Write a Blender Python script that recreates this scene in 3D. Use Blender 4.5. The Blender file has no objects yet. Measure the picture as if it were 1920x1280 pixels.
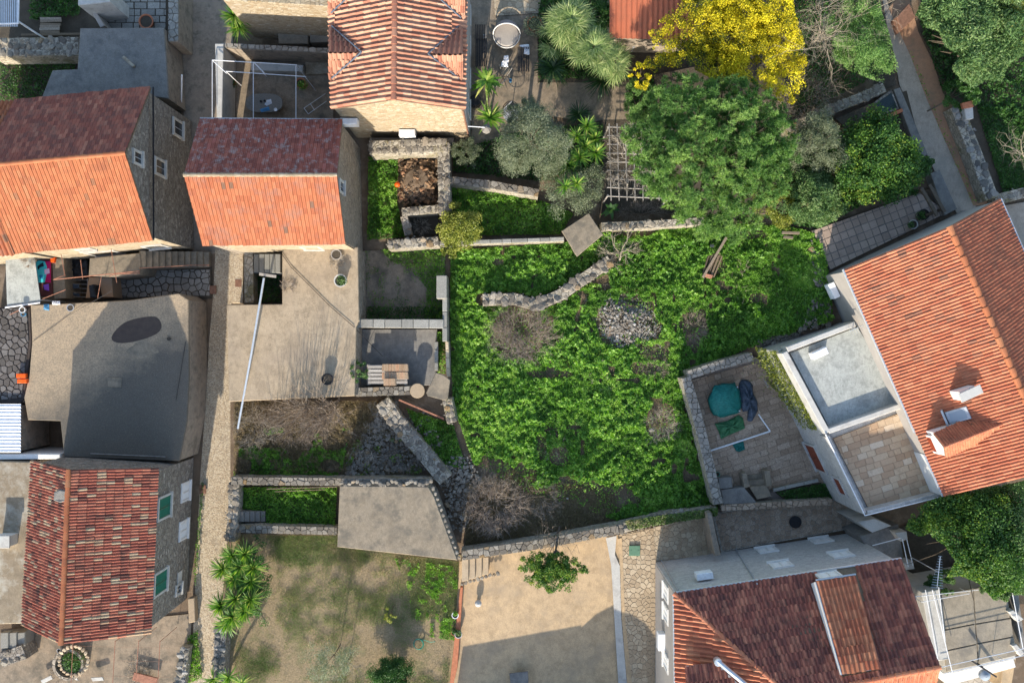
import bpy, math, random
import numpy as np
from mathutils import Vector, Matrix
random.seed(7); RNG = np.random.default_rng(7)
S = bpy.context.scene
# ---------------------------------------------------------------- camera
CAM_H = 50.0; FPX = 1493.33
cam_d = bpy.data.cameras.new('camera'); cam = bpy.data.objects.new('camera', cam_d)
S.collection.objects.link(cam); S.camera = cam
cam_d.sensor_width = 36; cam_d.lens = 28.0; cam_d.clip_start = 0.5; cam_d.clip_end = 600
cam.location = (0, 0, CAM_H); cam.rotation_euler = (0, 0, 0)
# ---------------------------------------------------------------- world, sun, exposure
SUN_EL = math.radians(23.5); SUN_V = Vector((0.15, 1.0, -math.tan(SUN_EL))).normalized()   # travel direction of the light
wd = bpy.data.worlds.new('World'); S.world = wd; wd.use_nodes = True
nt = wd.node_tree; bg = nt.nodes['Background']
sky = nt.nodes.new('ShaderNodeTexSky'); sky.sky_type = 'NISHITA'; sky.sun_disc = False
sky.sun_elevation = SUN_EL; sky.sun_rotation = math.pi + 0.149
nt.links.new(sky.outputs[0], bg.inputs[0]); bg.inputs[1].default_value = 0.15
sl = bpy.data.lights.new('sun', 'SUN'); sl.energy = 3.4; sl.angle = math.radians(0.5); sl.color = (1, 0.90, 0.76)
so = bpy.data.objects.new('sun', sl); S.collection.objects.link(so)
so.rotation_euler = SUN_V.to_track_quat('-Z', 'Y').to_euler()
S.view_settings.view_transform = 'Standard'; S.view_settings.look = 'None'
S.view_settings.exposure = 1.3; S.view_settings.gamma = 1
S.render.engine = 'CYCLES'
# ---------------------------------------------------------------- geometry helpers
def W(px, py, z=0.0):
    k = (CAM_H - z)/FPX
    return Vector(((px-960)*k, (640-py)*k, z))
def hit(px, py, P0, N):
    d = Vector(((px-960)/FPX, (640-py)/FPX, -1)); o = Vector((0, 0, CAM_H))
    t = (P0-o).dot(N)/d.dot(N); return o+d*t
def smooth01(t):
    t = np.clip(t, 0, 1); return t*t*(3-2*t)
def hz(px, py):
    """height of the ground at a pixel: the hillside climbs towards the upper right"""
    return 2.6*smooth01((np.asarray(px)-1385)/140.)*smooth01((690-np.asarray(py))/90.)
def G(px, py, h=0.0): return W(px, py, float(hz(px, py))+h)
OFF = {}
def finish(o, parent, label, cat, group, kind):
    S.collection.objects.link(o)
    if parent is not None: o.parent = parent
    if label: o['label'] = label
    if cat: o['category'] = cat
    if group: o['group'] = group
    if kind: o['kind'] = kind
    return o
def offset_of(parent):
    v = Vector((0, 0, 0)); p = parent
    while p is not None: v = v+p.location; p = p.parent
    return v
def npmesh(name, V, F, mat=None, tv=None, smooth=False):
    """V (n,3); F either ndarray (m,k) or list of tuples"""
    me = bpy.data.meshes.new(name)
    V = np.asarray(V, dtype=np.float32)
    if isinstance(F, np.ndarray):
        m, k = F.shape
        me.vertices.add(len(V)); me.vertices.foreach_set('co', V.ravel())
        me.loops.add(m*k); me.loops.foreach_set('vertex_index', F.astype(np.int32).ravel())
        me.polygons.add(m); me.polygons.foreach_set('loop_start', np.arange(0, m*k, k, dtype=np.int32))
        me.update(calc_edges=True)
    else:
        me.from_pydata([tuple(v) for v in V], [], F); me.update()
    if tv is not None:
        a = me.attributes.new('tv', 'FLOAT', 'FACE'); a.data.foreach_set('value', np.asarray(tv, dtype=np.float32))
    if mat is not None: me.materials.append(mat)
    me.polygons.foreach_set('use_smooth', np.full(len(me.polygons), bool(smooth)))
    return me
def mk(name, V, F, mat, parent=None, label=None, cat=None, group=None, kind=None, tv=None, smooth=False):
    V = np.asarray(V, dtype=np.float64)
    if parent is not None: off = np.array(offset_of(parent)); loc = None
    else:
        off = np.array([V[:, 0].mean(), V[:, 1].mean(), V[:, 2].min()])
        loc = Vector(off)
        if kind == 'structure': off = np.zeros(3); loc = None
    me = npmesh(name, V-off, F, mat, tv, smooth)
    o = bpy.data.objects.new(name, me)
    if loc is not None: o.location = loc
    return finish(o, parent, label, cat, group, kind)
def thing(name, loc, label, cat, group=None):
    o = bpy.data.objects.new(name, None); o.location = loc; o.empty_display_size = 0.3
    return finish(o, None, label, cat, group, None)
def inst(name, me, M, parent=None, tv=None, label=None, cat=None, group=None):
    """an object that shares the mesh me, placed by the world matrix M"""
    o = bpy.data.objects.new(name, me)
    M = M.copy()
    if parent is not None: M.translation = M.translation-offset_of(parent)
    o.matrix_basis = M
    if tv is not None: o['tv'] = float(tv)
    return finish(o, parent, label, cat, group, None)
class MB:
    def __init__(s): s.V = []; s.F = []
    def add(s, V, F):
        n = len(s.V); s.V += [tuple(v) for v in V]; s.F += [tuple(i+n for i in f) for f in F]; return s
    def box(s, c, X, Y, Z, hx, hy, hz_, bev=0.0):
        c = Vector(c); X, Y, Z = Vector(X).normalized(), Vector(Y).normalized(), Vector(Z).normalized()
        if bev <= 0:
            V = [c+X*(a*hx)+Y*(b*hy)+Z*(d*hz_) for d in (-1, 1) for b in (-1, 1) for a in (-1, 1)]
            s.add(V, [(0, 2, 3, 1), (4, 5, 7, 6), (0, 1, 5, 4), (2, 6, 7, 3), (0, 4, 6, 2), (1, 3, 7, 5)])
        else:
            q = [(-1, -1), (1, -1), (1, 1), (-1, 1)]
            V = [c+X*(a*hx)+Y*(b*hy)-Z*hz_ for a, b in q]+[c+X*(a*hx)+Y*(b*hy)+Z*(hz_-bev) for a, b in q] + \
                [c+X*(a*(hx-bev))+Y*(b*(hy-bev))+Z*hz_ for a, b in q]
            F = [(3, 2, 1, 0), (8, 9, 10, 11)]
            for i in range(4):
                j = (i+1) % 4; F += [(i, j, 4+j, 4+i), (4+i, 4+j, 8+j, 8+i)]
            s.add(V, F)
        return s
    def abox(s, x0, y0, z0, x1, y1, z1, bev=0.0):
        return s.box(((x0+x1)/2, (y0+y1)/2, (z0+z1)/2), (1, 0, 0), (0, 1, 0), (0, 0, 1), abs(x1-x0)/2, abs(y1-y0)/2, abs(z1-z0)/2, bev)
    def tube(s, pts, r, n=6, cap=True):
        pts = [Vector(p) for p in pts]; r = r if isinstance(r, (list, tuple)) else [r]*len(pts)
        V = []; F = []; prev = None
        for i, p in enumerate(pts):
            d = (pts[min(i+1, len(pts)-1)]-pts[max(i-1, 0)]).normalized()
            a = d.cross(Vector((0, 0, 1)) if abs(d.z) < .95 else Vector((1, 0, 0))).normalized() if prev is None else (prev-d*prev.dot(d)).normalized()
            prev = a; b = d.cross(a)
            for k in range(n):
                t = 2*math.pi*k/n; V.append(p+(a*math.cos(t)+b*math.sin(t))*r[i])
        for i in range(len(pts)-1):
            for k in range(n):
                k2 = (k+1) % n; F.append((i*n+k, i*n+k2, (i+1)*n+k2, (i+1)*n+k))
        if cap:
            F.append(tuple(range(n-1, -1, -1))); F.append(tuple((len(pts)-1)*n+k for k in range(n)))
        s.add(V, F); return s
    def lathe(s, c, prof, n=20, axis=(0, 0, 1)):
        c = Vector(c); A = Vector(axis).normalized()
        X = A.orthogonal().normalized(); Y = A.cross(X); V = []; F = []
        for (r, h) in prof:
            for k in range(n):
                t = 2*math.pi*k/n; V.append(c+(X*math.cos(t)+Y*math.sin(t))*max(r, 1e-3)+A*h)
        m = len(prof)
        for i in range(m-1):
            for k in range(n):
                k2 = (k+1) % n; F.append((i*n+k, i*n+k2, (i+1)*n+k2, (i+1)*n+k))
        F.append(tuple(range(n-1, -1, -1))); F.append(tuple((m-1)*n+k for k in range(n)))
        s.add(V, F); return s
    def prism(s, top, z0, bev=0.03):
        """top: world points (z varies allowed) ; z0 a number or list: bottom heights"""
        top = [Vector(p) for p in top]; n = len(top)
        area = sum(top[i].x*top[(i+1) % n].y-top[(i+1) % n].x*top[i].y for i in range(n))
        zb = z0 if isinstance(z0, (list, tuple)) else [z0]*n
        if area < 0: top = top[::-1]; zb = list(zb)[::-1]
        V = [Vector((p.x, p.y, zb[i])) for i, p in enumerate(top)]
        V += [Vector((p.x, p.y, p.z-bev)) for p in top]
        for i, p in enumerate(top):
            a = (top[i-1]-p); b = (top[(i+1) % n]-p); a.z = b.z = 0; a.normalize(); b.normalize()
            cr = a.cross(b).z; m = a+b
            if abs(cr) < .15: m = Vector((-b.y, b.x, 0))
            else: m = m.normalized()*(1/ max(.35, math.sqrt(max(1e-4, (1-a.dot(b))/2)))) * (-1 if cr > 0 else 1)
            V.append(p+m*bev)
        F = [tuple(range(n-1, -1, -1)), tuple(range(2*n, 3*n))]
        for i in range(n):
            j = (i+1) % n; F += [(i, j, n+j, n+i), (n+i, n+j, 2*n+j, 2*n+i)]
        s.add(V, F); return s
    def build(s, name, mat, parent=None, label=None, cat=None, group=None, kind=None, smooth=False):
        return mk(name, s.V, s.F, mat, parent, label, cat, group, kind, None, smooth)
def P(pts, z): return [W(x, y, z) for x, y in pts]
def slab(name, pts, z, mat, z0=None, parent=None, bev=0.03, **kw):
    m = MB(); m.prism(P(pts, z), z0 if z0 is not None else z-.1, bev); return m.build(name, mat, parent, **kw)
def sheet(name, pts, z, mat, kind='structure', **kw):
    """flat ground sheet following the terrain, given by its pixel outline"""
    V = [G(x, y, z) for x, y in pts]
    n = len(V); a = sum(V[i].x*V[(i+1) % n].y-V[(i+1) % n].x*V[i].y for i in range(n))
    if a < 0: V = V[::-1]
    return mk(name, [tuple(v) for v in V], [tuple(range(n))], mat, None, kind=kind, **kw)
def inpoly(x, y, poly):
    x = np.asarray(x, float); y = np.asarray(y, float); c = np.zeros(x.shape, bool); n = len(poly)
    for i in range(n):
        x1, y1 = poly[i]; x2, y2 = poly[(i+1) % n]
        if y1 == y2: continue
        m = ((y1 > y) != (y2 > y)) & (x < (x2-x1)*(y-y1)/(y2-y1)+x1)
        c ^= m
    return c
_ng = {}
def vnoise(x, y, sc, seed=0):
    if seed not in _ng: _ng[seed] = np.random.default_rng(seed+100).random((256, 256))
    g = _ng[seed]; x = np.asarray(x)*sc+1000; y = np.asarray(y)*sc+1000
    i = np.floor(x).astype(int); j = np.floor(y).astype(int); fx = smooth01(x-i); fy = smooth01(y-j)
    a = g[i % 256, j % 256]; b = g[(i+1) % 256, j % 256]; c = g[i % 256, (j+1) % 256]; d = g[(i+1) % 256, (j+1) % 256]
    return (a*(1-fx)+b*fx)*(1-fy)+(c*(1-fx)+d*fx)*fy
# ---------------------------------------------------------------- materials
class NT:
    def __init__(s, name):
        s.m = bpy.data.materials.new(name); s.m.use_nodes = True; s.t = s.m.node_tree
        s.p = s.t.nodes['Principled BSDF']; s.out = s.t.nodes['Material Output']
        s.p.inputs['Specular IOR Level'].default_value = 0.25
    def n(s, typ, **kw):
        x = s.t.nodes.new('ShaderNode'+typ)
        for k, v in kw.items(): setattr(x, k, v)
        return x
    def l(s, a, b): s.t.links.new(a, b)
    def pos(s, scale=(1, 1, 1)):
        g = s.n('NewGeometry'); m = s.n('Mapping'); m.inputs['Scale'].default_value = scale
        s.l(g.outputs['Position'], m.inputs['Vector']); return m.outputs[0]
    def noise(s, scale, detail=4, rough=.6, vec=None):
        x = s.n('TexNoise'); x.inputs['Scale'].default_value = scale; x.inputs['Detail'].default_value = detail
        x.inputs['Roughness'].default_value = rough; s.l(vec if vec is not None else s.pos(), x.inputs['Vector']); return x.outputs['Fac']
    def ramp(s, fac, stops, interp='LINEAR'):
        r = s.n('ValToRGB'); r.color_ramp.interpolation = interp
        e = r.color_ramp.elements
        while len(e) < len(stops): e.new(0.5)
        for i, (p, c) in enumerate(stops):
            e[i].position = p; e[i].color = (c[0], c[1], c[2], 1) if isinstance(c, (tuple, list)) else (c, c, c, 1)
        s.l(fac, r.inputs[0]); return r.outputs[0]
    def mix(s, fac, a, b, mode='MIX'):
        x = s.n('Mix'); x.data_type = 'RGBA'; x.blend_type = mode
        if isinstance(fac, (int, float)): x.inputs[0].default_value = fac
        else: s.l(fac, x.inputs[0])
        for i, v in ((6, a), (7, b)):
            if isinstance(v, (tuple, list)): x.inputs[i].default_value = (v[0], v[1], v[2], 1)
            else: s.l(v, x.inputs[i])
        return x.outputs[2]
    def math(s, op, a, b=0.0):
        x = s.n('Math', operation=op)
        for i, v in ((0, a), (1, b)):
            if isinstance(v, (int, float)): x.inputs[i].default_value = v
            else: s.l(v, x.inputs[i])
        return x.outputs[0]
    def tv(s):
        a = s.n('Attribute', attribute_type='GEOMETRY', attribute_name='tv')
        b = s.n('Attribute', attribute_type='OBJECT', attribute_name='tv')
        return s.math('ADD', a.outputs['Fac'], b.outputs['Fac'])
    def bump(s, h, strength=.5, dist=.02):
        b = s.n('Bump'); b.inputs['Strength'].default_value = strength; b.inputs['Distance'].default_value = dist
        s.l(h, b.inputs['Height']); s.l(b.outputs[0], s.p.inputs['Normal'])
    def done(s, col, rough=.85):
        if isinstance(col, (tuple, list)): s.p.inputs['Base Color'].default_value = (col[0], col[1], col[2], 1)
        else: s.l(col, s.p.inputs['Base Color'])
        if isinstance(rough, float): s.p.inputs['Roughness'].default_value = rough
        else: s.l(rough, s.p.inputs['Roughness'])
        return s.m
def m_surface(name, a, b, stain=None, big=.35, small=6., bump=.4, rough=.9, stain_lo=.5, stain_hi=.65, dist=.02, crack=None):
    crack = name.startswith('concrete') or name in ('court_floor', 'yard_floor', 'path_grey', 'ochre_court') if crack is None else crack
    """mottled plaster, concrete, soil: two tones, fine grain and shaped stains"""
    t = NT(name); n1 = t.noise(big*3, 6, .7); n2 = t.noise(small*3, 5, .7)
    c = t.mix(t.ramp(n1, [(.35, 0.), (.65, 1.)]), a, b)
    c = t.mix(t.ramp(n2, [(.35, .35), (.7, 0.)]), c, tuple(v*.45 for v in a))
    if crack:
        c = t.mix(t.ramp(t.noise(1.3, 10, .85), [(.47, 0.), (.60, .62)]), c, tuple(v*.48 for v in a)); c = t.mix(t.ramp(t.noise(5.5, 8, .85, t.pos((1, .45, 1))), [(.50, 0.), (.62, .5)]), c, tuple(v*.45 for v in a))
        c = t.mix(t.ramp(t.noise(38, 3, .6), [(.33, .6), (.45, 0.)]), c, tuple(v*.35 for v in a))
        c = t.mix(t.ramp(t.noise(31, 3, .6, t.pos((1.1, .9, 1))), [(.60, 0.), (.70, .45)]), c, tuple(min(.8, v*1.5) for v in a))
        w = t.n('TexVoronoi', feature='DISTANCE_TO_EDGE'); w.inputs['Scale'].default_value = .42
        dn = t.n('TexNoise'); dn.inputs['Scale'].default_value = 1.6; dn.inputs['Detail'].default_value = 6; t.l(t.pos(), dn.inputs['Vector'])
        va = t.n('VectorMath', operation='ADD'); vs = t.n('VectorMath', operation='SCALE'); vs.inputs['Scale'].default_value = .9
        t.l(dn.outputs['Color'], vs.inputs[0]); t.l(vs.outputs[0], va.inputs[0]); t.l(t.pos(), va.inputs[1]); t.l(va.outputs[0], w.inputs['Vector'])
        c = t.mix(t.ramp(w.outputs['Distance'], [(.002, .30), (.007, 0.)]), c, tuple(v*.5 for v in a))
    if stain:
        n3 = t.noise(big*1.7, 7, .72, t.pos((1, 1, 1)))
        c = t.mix(t.ramp(n3, [(stain_lo, 0.), (stain_hi, .85)]), c, stain)
    t.bump(n2, bump, dist); return t.done(c, rough)
def m_plain(name, a, rough=.5, metal=0., var=.12):
    t = NT(name); n = t.noise(7, 4); c = t.mix(t.ramp(n, [(.3, 0.), (.7, 1.)]), tuple(v*(1-var) for v in a), tuple(min(1, v*(1+var)) for v in a))
    t.p.inputs['Metallic'].default_value = metal; return t.done(c, rough)
def m_masonry(name, cols, joint, scale=3.2, stain=None, bump=.9, jw=.06):
    """irregular rubble masonry: 3-D cells, joints recessed"""
    t = NT(name); v = t.pos((1, 1, 1.7))
    w = t.n('TexVoronoi', feature='F1'); w.inputs['Scale'].default_value = scale; t.l(v, w.inputs['Vector'])
    e = t.n('TexVoronoi', feature='DISTANCE_TO_EDGE'); e.inputs['Scale'].default_value = scale; t.l(v, e.inputs['Vector'])
    sp = t.n('SeparateColor'); t.l(w.outputs['Color'], sp.inputs[0])
    c = t.ramp(sp.outputs[0], [(i/max(1, len(cols)-1), cc) for i, cc in enumerate(cols)])
    n2 = t.noise(16, 5, .7)
    c = t.mix(t.ramp(n2, [(.35, .45), (.65, 0.)]), c, tuple(x*.5 for x in cols[0]))
    j = t.ramp(e.outputs['Distance'], [(jw*.4, 1.), (jw, 0.)])
    c = t.mix(j, c, joint)
    if stain: c = t.mix(t.ramp(t.noise(.8, 6, .7), [(.52, 0.), (.64, .8)]), c, stain)
    h = t.math('ADD', t.ramp(e.outputs['Distance'], [(0, 0.), (jw*1.6, 1.)]), t.math('MULTIPLY', n2, .5))
    t.bump(h, bump, .035); return t.done(c, .92)
def m_tile(name, stops, dirt=(.06, .045, .035), lo=.55, hi=.72, mx=.7, rough=.75, dsc=1.1):
    t = NT(name); c = t.ramp(t.tv(), stops)
    n = t.noise(26, 4, .7); c = t.mix(t.ramp(n, [(.35, .3), (.65, 0.)]), c, tuple(v*.5 for v in stops[0][1]))
    d = t.math('MULTIPLY', t.ramp(t.noise(dsc, 6, .75), [(lo, 0.), (hi, mx)]), t.ramp(t.noise(9, 5, .8), [(.38, .3), (.6, 1.)]))
    c = t.mix(d, c, dirt); t.bump(n, .3, .01); return t.done(c, rough)
def m_leaf(name, stops, rough=.5, trans=.3):
    t = NT(name); c = t.ramp(t.tv(), stops); t.done(c, rough); t.p.inputs['Specular IOR Level'].default_value = .35
    tr = t.n('BsdfTranslucent'); t.l(t.mix(1.0, c, (1.3, 1.5, .5), 'MULTIPLY'), tr.inputs[0])
    mx = t.n('MixShader'); mx.inputs[0].default_value = trans
    t.l(t.p.outputs[0], mx.inputs[1]); t.l(tr.outputs[0], mx.inputs[2]); t.l(mx.outputs[0], t.out.inputs[0]); return t.m
def m_glass(name, a):
    t = NT(name); t.p.inputs['Specular IOR Level'].default_value = .6; return t.done(a, .08)
M = {}
M['concrete_yard'] = m_surface('concrete_yard', (.40, .315, .21), (.47, .375, .26), (.27, .215, .155), .25, 5, .35, stain_lo=.5, stain_hi=.72)
M['concrete_dark'] = m_surface('concrete_dark', (.30, .265, .21), (.20, .185, .16), (.055, .055, .055), .22, 4, .4, stain_lo=.46, stain_hi=.62)
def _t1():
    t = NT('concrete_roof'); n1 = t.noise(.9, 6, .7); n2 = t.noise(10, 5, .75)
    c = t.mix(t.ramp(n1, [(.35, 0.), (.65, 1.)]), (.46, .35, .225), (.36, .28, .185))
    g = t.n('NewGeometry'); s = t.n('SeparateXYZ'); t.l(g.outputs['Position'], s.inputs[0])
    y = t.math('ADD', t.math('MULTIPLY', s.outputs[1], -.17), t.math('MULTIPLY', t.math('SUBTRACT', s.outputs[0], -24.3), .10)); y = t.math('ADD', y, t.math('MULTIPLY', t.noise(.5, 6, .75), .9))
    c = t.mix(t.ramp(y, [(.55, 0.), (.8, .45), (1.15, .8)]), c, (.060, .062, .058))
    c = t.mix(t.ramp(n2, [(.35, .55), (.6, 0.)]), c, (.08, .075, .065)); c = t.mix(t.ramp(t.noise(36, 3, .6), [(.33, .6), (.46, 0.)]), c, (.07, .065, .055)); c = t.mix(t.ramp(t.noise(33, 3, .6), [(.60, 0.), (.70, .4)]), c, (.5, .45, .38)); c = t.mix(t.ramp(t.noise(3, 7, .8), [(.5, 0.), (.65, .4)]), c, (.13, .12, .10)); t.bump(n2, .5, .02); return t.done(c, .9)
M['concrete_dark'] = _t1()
M['concrete_terr'] = m_surface('concrete_terr', (.36, .31, .235), (.30, .265, .205), (.17, .155, .13), .3, 4, .4)
M['concrete_grey'] = m_surface('concrete_grey', (.27, .255, .225), (.20, .19, .175), (.115, .115, .11), .6, 8, .6)
M['concrete_slab'] = m_surface('concrete_slab', (.33, .27, .19), (.25, .21, .155), (.13, .115, .09), .8, 9, .7, stain_lo=.47, stain_hi=.62)
M['concrete_brown'] = m_surface('concrete_brown', (.34, .27, .18), (.25, .20, .14), (.40, .37, .30), .4, 5, .5)
M['concrete_new'] = m_surface('concrete_new', (.40, .42, .385), (.47, .48, .44), None, .5, 3, .15)
M['render_grey'] = m_surface('render_grey', (.42, .385, .34), (.36, .33, .30), None, .5, 4, .2)
M['paint_white'] = m_surface('paint_white', (.76, .74, .70), (.70, .68, .63), None, 1, 6, .15)
M['parapet_pale'] = m_surface('parapet_pale', (.55, .53, .48), (.47, .46, .42), (.33, .31, .28), .8, 6, .2)
M['cobble'] = None
def _cobble():
    t = NT('cobble'); v = t.pos(); w = t.n('TexVoronoi', feature='F1'); w.inputs['Scale'].default_value = 13; t.l(v, w.inputs['Vector'])
    sp = t.n('SeparateColor'); t.l(w.outputs['Color'], sp.inputs[0])
    c = t.ramp(sp.outputs[0], [(0, (.34, .26, .17)), (.5, (.46, .37, .25)), (1, (.52, .44, .32))])
    c = t.mix(t.ramp(w.outputs['Distance'], [(.5, 0.), (.8, .75)]), c, (.20, .165, .12))
    c = t.mix(t.ramp(t.noise(1.0, 6, .7), [(.5, 0.), (.7, .5)]), c, (.22, .18, .13))
    t.bump(t.ramp(w.outputs['Distance'], [(.2, 1.), (.8, 0.)]), .5, .02); return t.done(c, .9)
M['cobble'] = _cobble()
M['soil'] = m_surface('soil', (.20, .14, .09), (.14, .105, .07), (.26, .195, .135), .6, 8, .9, dist=.05)
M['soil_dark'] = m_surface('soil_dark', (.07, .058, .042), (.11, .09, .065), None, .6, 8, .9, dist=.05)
def _lawn():
    t = NT('lawn_soil'); n1 = t.noise(.5, 7, .75); n2 = t.noise(9, 5, .75)
    c = t.mix(t.ramp(n2, [(.35, 0.), (.65, 1.)]), (.22, .17, .10), (.36, .275, .165))
    c = t.mix(t.ramp(n1, [(.5, 0.), (.66, .7)]), c, (.10, .13, .045)); t.bump(n2, .8, .04); return t.done(c, .95)
M['lawn_soil'] = _lawn()
M['ochre_court'] = m_surface('ochre_court', (.60, .43, .25), (.52, .38, .23), (.30, .235, .16), .25, 6, .35, stain_lo=.5, stain_hi=.72)
M['dirt_path'] = m_surface('dirt_path', (.42, .24, .14), (.32, .19, .12), (.22, .16, .10), .7, 7, .6)
M['path_grey'] = m_surface('path_grey', (.48, .40, .31), (.40, .34, .265), (.28, .25, .20), .4, 6, .3)
M['court_floor'] = m_surface('court_floor', (.30, .245, .20), (.22, .185, .155), (.10, .09, .08), .6, 4, .3, stain_lo=.5, stain_hi=.7)
M['yard_floor'] = m_surface('yard_floor', (.36, .28, .195), (.27, .22, .16), (.10, .09, .07), .6, 6, .5, stain_lo=.48, stain_hi=.66)
M['wall_cream'] = m_masonry('wall_cream', [(.36, .29, .19), (.46, .385, .27), (.31, .225, .13), (.50, .445, .35)], (.34, .27, .18), 3.9, jw=.05)
M['wall_stone'] = m_masonry('wall_stone', [(.32, .265, .20), (.42, .355, .275), (.25, .21, .16), (.50, .435, .345)], (.15, .125, .095), 3.6)
M['wall_grey'] = m_masonry('wall_grey', [(.26, .225, .18), (.36, .32, .265), (.18, .16, .135), (.46, .42, .36)], (.11, .095, .08), 4.2)
M['wall_old'] = m_masonry('wall_old', [(.36, .32, .25), (.45, .40, .32), (.29, .26, .20), (.5, .45, .36)], (.19, .165, .12), 3.0, stain=(.16, .14, .06))
M['wall_pale'] = m_masonry('wall_pale', [(.46, .44, .41), (.56, .54, .50), (.40, .38, .355)], (.34, .32, .30), 4.5, jw=.04, bump=.4)
M['render_wall'] = m_surface('render_wall', (.34, .275, .21), (.24, .20, .155), (.13, .115, .09), 1., 6, .8, dist=.04)
M['crazy'] = m_masonry('crazy', [(.46, .36, .24), (.38, .31, .22), (.52, .43, .30)], (.24, .19, .13), 3.2, jw=.07, bump=.5)
M['valley'] = m_plain('valley', (.10, .12, .15), .5)
M['crazy_grey'] = m_masonry('crazy_grey', [(.42, .37, .30), (.34, .31, .26), (.48, .43, .35)], (.20, .18, .15), 3.0, jw=.06, bump=.5)
def m_piece(name, stops, grain=.5, bump=.5):
    t = NT(name); c = t.ramp(t.tv(), stops); n = t.noise(14, 6, .75)
    c = t.mix(t.ramp(n, [(.35, grain), (.65, 0.)]), c, tuple(v*.45 for v in stops[0][1]))
    c = t.mix(t.ramp(t.noise(1.4, 5, .7), [(.55, 0.), (.7, .35)]), c, tuple(v*.5 for v in stops[0][1]))
    t.bump(n, bump, .02); return t.done(c, .9)
M['stone'] = m_piece('stone', [(0, (.15, .13, .105)), (.35, (.23, .205, .165)), (.7, (.29, .26, .21)), (.93, (.36, .33, .275)), (1, (.30, .19, .08))], .7)
M['stone_pale'] = m_piece('stone_pale', [(0, (.13, .115, .095)), (.5, (.27, .245, .205)), (.85, (.40, .375, .33)), (1, (.5, .48, .44))])
M['stone_shaded'] = m_piece('stone_shaded', [(0, (.09, .08, .07)), (.5, (.14, .125, .115)), (1, (.2, .185, .17))])  # slab roof stones, darkened to stand in for the shadow over them
M['stone_grey'] = m_piece('stone_grey', [(0, (.10, .095, .085)), (.5, (.19, .18, .16)), (1, (.36, .35, .32))])
M['flag_dark'] = m_piece('flag_dark', [(0, (.34, .26, .205)), (.5, (.41, .315, .25)), (1, (.48, .37, .295))], .3)
M['flag_beige'] = m_piece('flag_beige', [(0, (.42, .28, .175)), (.5, (.50, .36, .235)), (.85, (.56, .43, .29)), (1, (.66, .54, .40))], .3, .2)
M['flag_court'] = m_piece('flag_court', [(0, (.34, .25, .175)), (.5, (.46, .345, .245)), (1, (.56, .44, .33))], .8)
M['flag_pale'] = m_piece('flag_pale', [(0, (.24, .235, .205)), (.5, (.31, .30, .265)), (1, (.38, .37, .325))], .6)
M['flag_yard'] = m_piece('flag_yard', [(0, (.22, .20, .17)), (.5, (.30, .275, .235)), (1, (.36, .33, .28))], .5)
M['flag_ochre'] = m_piece('flag_ochre', [(0, (.38, .29, .19)), (.5, (.46, .36, .24)), (1, (.56, .46, .32))], .4)
M['wood'] = m_piece('wood', [(0, (.20, .15, .10)), (.5, (.30, .235, .17)), (1, (.42, .35, .27))], .6)
M['wood_grey'] = m_piece('wood_grey', [(0, (.36, .33, .29)), (1, (.50, .47, .42))], .5)
M['tile_a'] = m_tile('tile_a', [(0, (.27, .085, .038)), (.4, (.335, .115, .05)), (.8, (.38, .14, .062)), (.93, (.35, .155, .075)), (1, (.17, .085, .05))], (.13, .06, .04), .5, .66, .6)
M['tile_b'] = m_tile('tile_b', [(0, (.28, .085, .04)), (.45, (.34, .115, .052)), (.85, (.38, .145, .07)), (.96, (.30, .125, .075)), (1, (.15, .09, .06))], (.20, .13, .115), .5, .64, .6)
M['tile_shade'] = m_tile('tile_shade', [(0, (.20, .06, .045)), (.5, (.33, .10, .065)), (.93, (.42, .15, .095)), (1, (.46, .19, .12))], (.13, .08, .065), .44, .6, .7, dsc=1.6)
M['tile_lichen'] = m_tile('tile_lichen', [(0, (.20, .06, .045)), (.5, (.30, .09, .062)), (.93, (.38, .13, .085)), (1, (.38, .12, .09))], (.33, .30, .28), .52, .62, .85, dsc=2.6)
M['tile_c'] = m_tile('tile_c', [(0, (.10, .045, .035)), (.12, (.27, .075, .05)), (.5, (.38, .115, .07)), (.78, (.46, .18, .11)), (.86, (.44, .27, .16)), (1, (.46, .37, .24))], (.07, .05, .04), .5, .66, .7)
M['tile_d'] = m_tile('tile_d', [(0, (.38, .115, .06)), (.5, (.50, .17, .085)), (.9, (.56, .215, .115)), (1, (.22, .11, .07))], (.13, .075, .05), .47, .66, .65, dsc=.8)
M['tile_e'] = m_tile('tile_e', [(0, (.20, .07, .055)), (.5, (.36, .12, .08)), (1, (.52, .21, .13))], (.045, .032, .032), .42, .62, .75, dsc=1.8)
M['tile_e_new'] = m_tile('tile_e_new', [(0, (.36, .11, .06)), (.5, (.46, .16, .08)), (1, (.54, .23, .12))], (.13, .06, .045), .48, .66, .6, dsc=1.8)
M['tile_k'] = m_tile('tile_k', [(0, (.33, .135, .085)), (.5, (.45, .225, .14)), (1, (.54, .32, .21))], (.20, .11, .08), .55, .7, .5)
M['corrug_red'] = m_tile('corrug_red', [(0, (.46, .14, .07)), (1, (.46, .14, .07))], (.22, .10, .06), .5, .7, .7)
M['metal_white'] = m_plain('metal_white', (.72, .73, .74), .35)
M['metal_grey'] = m_plain('metal_grey', (.38, .40, .42), .4, .3)
M['metal_black'] = m_plain('metal_black', (.02, .02, .022), .5)
M['galv'] = m_plain('galv', (.55, .58, .60), .35, .6)
M['rust'] = m_plain('rust', (.19, .10, .065), .85, 0, .3)
M['rust_pipe'] = m_plain('rust_pipe', (.30, .14, .09), .8, 0, .3)
M['green_shutter'] = m_plain('green_shutter', (.015, .12, .075), .45)
M['brown_door'] = m_plain('brown_door', (.17, .045, .025), .5)
M['red_door'] = m_plain('red_door', (.26, .055, .025), .4)
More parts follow.
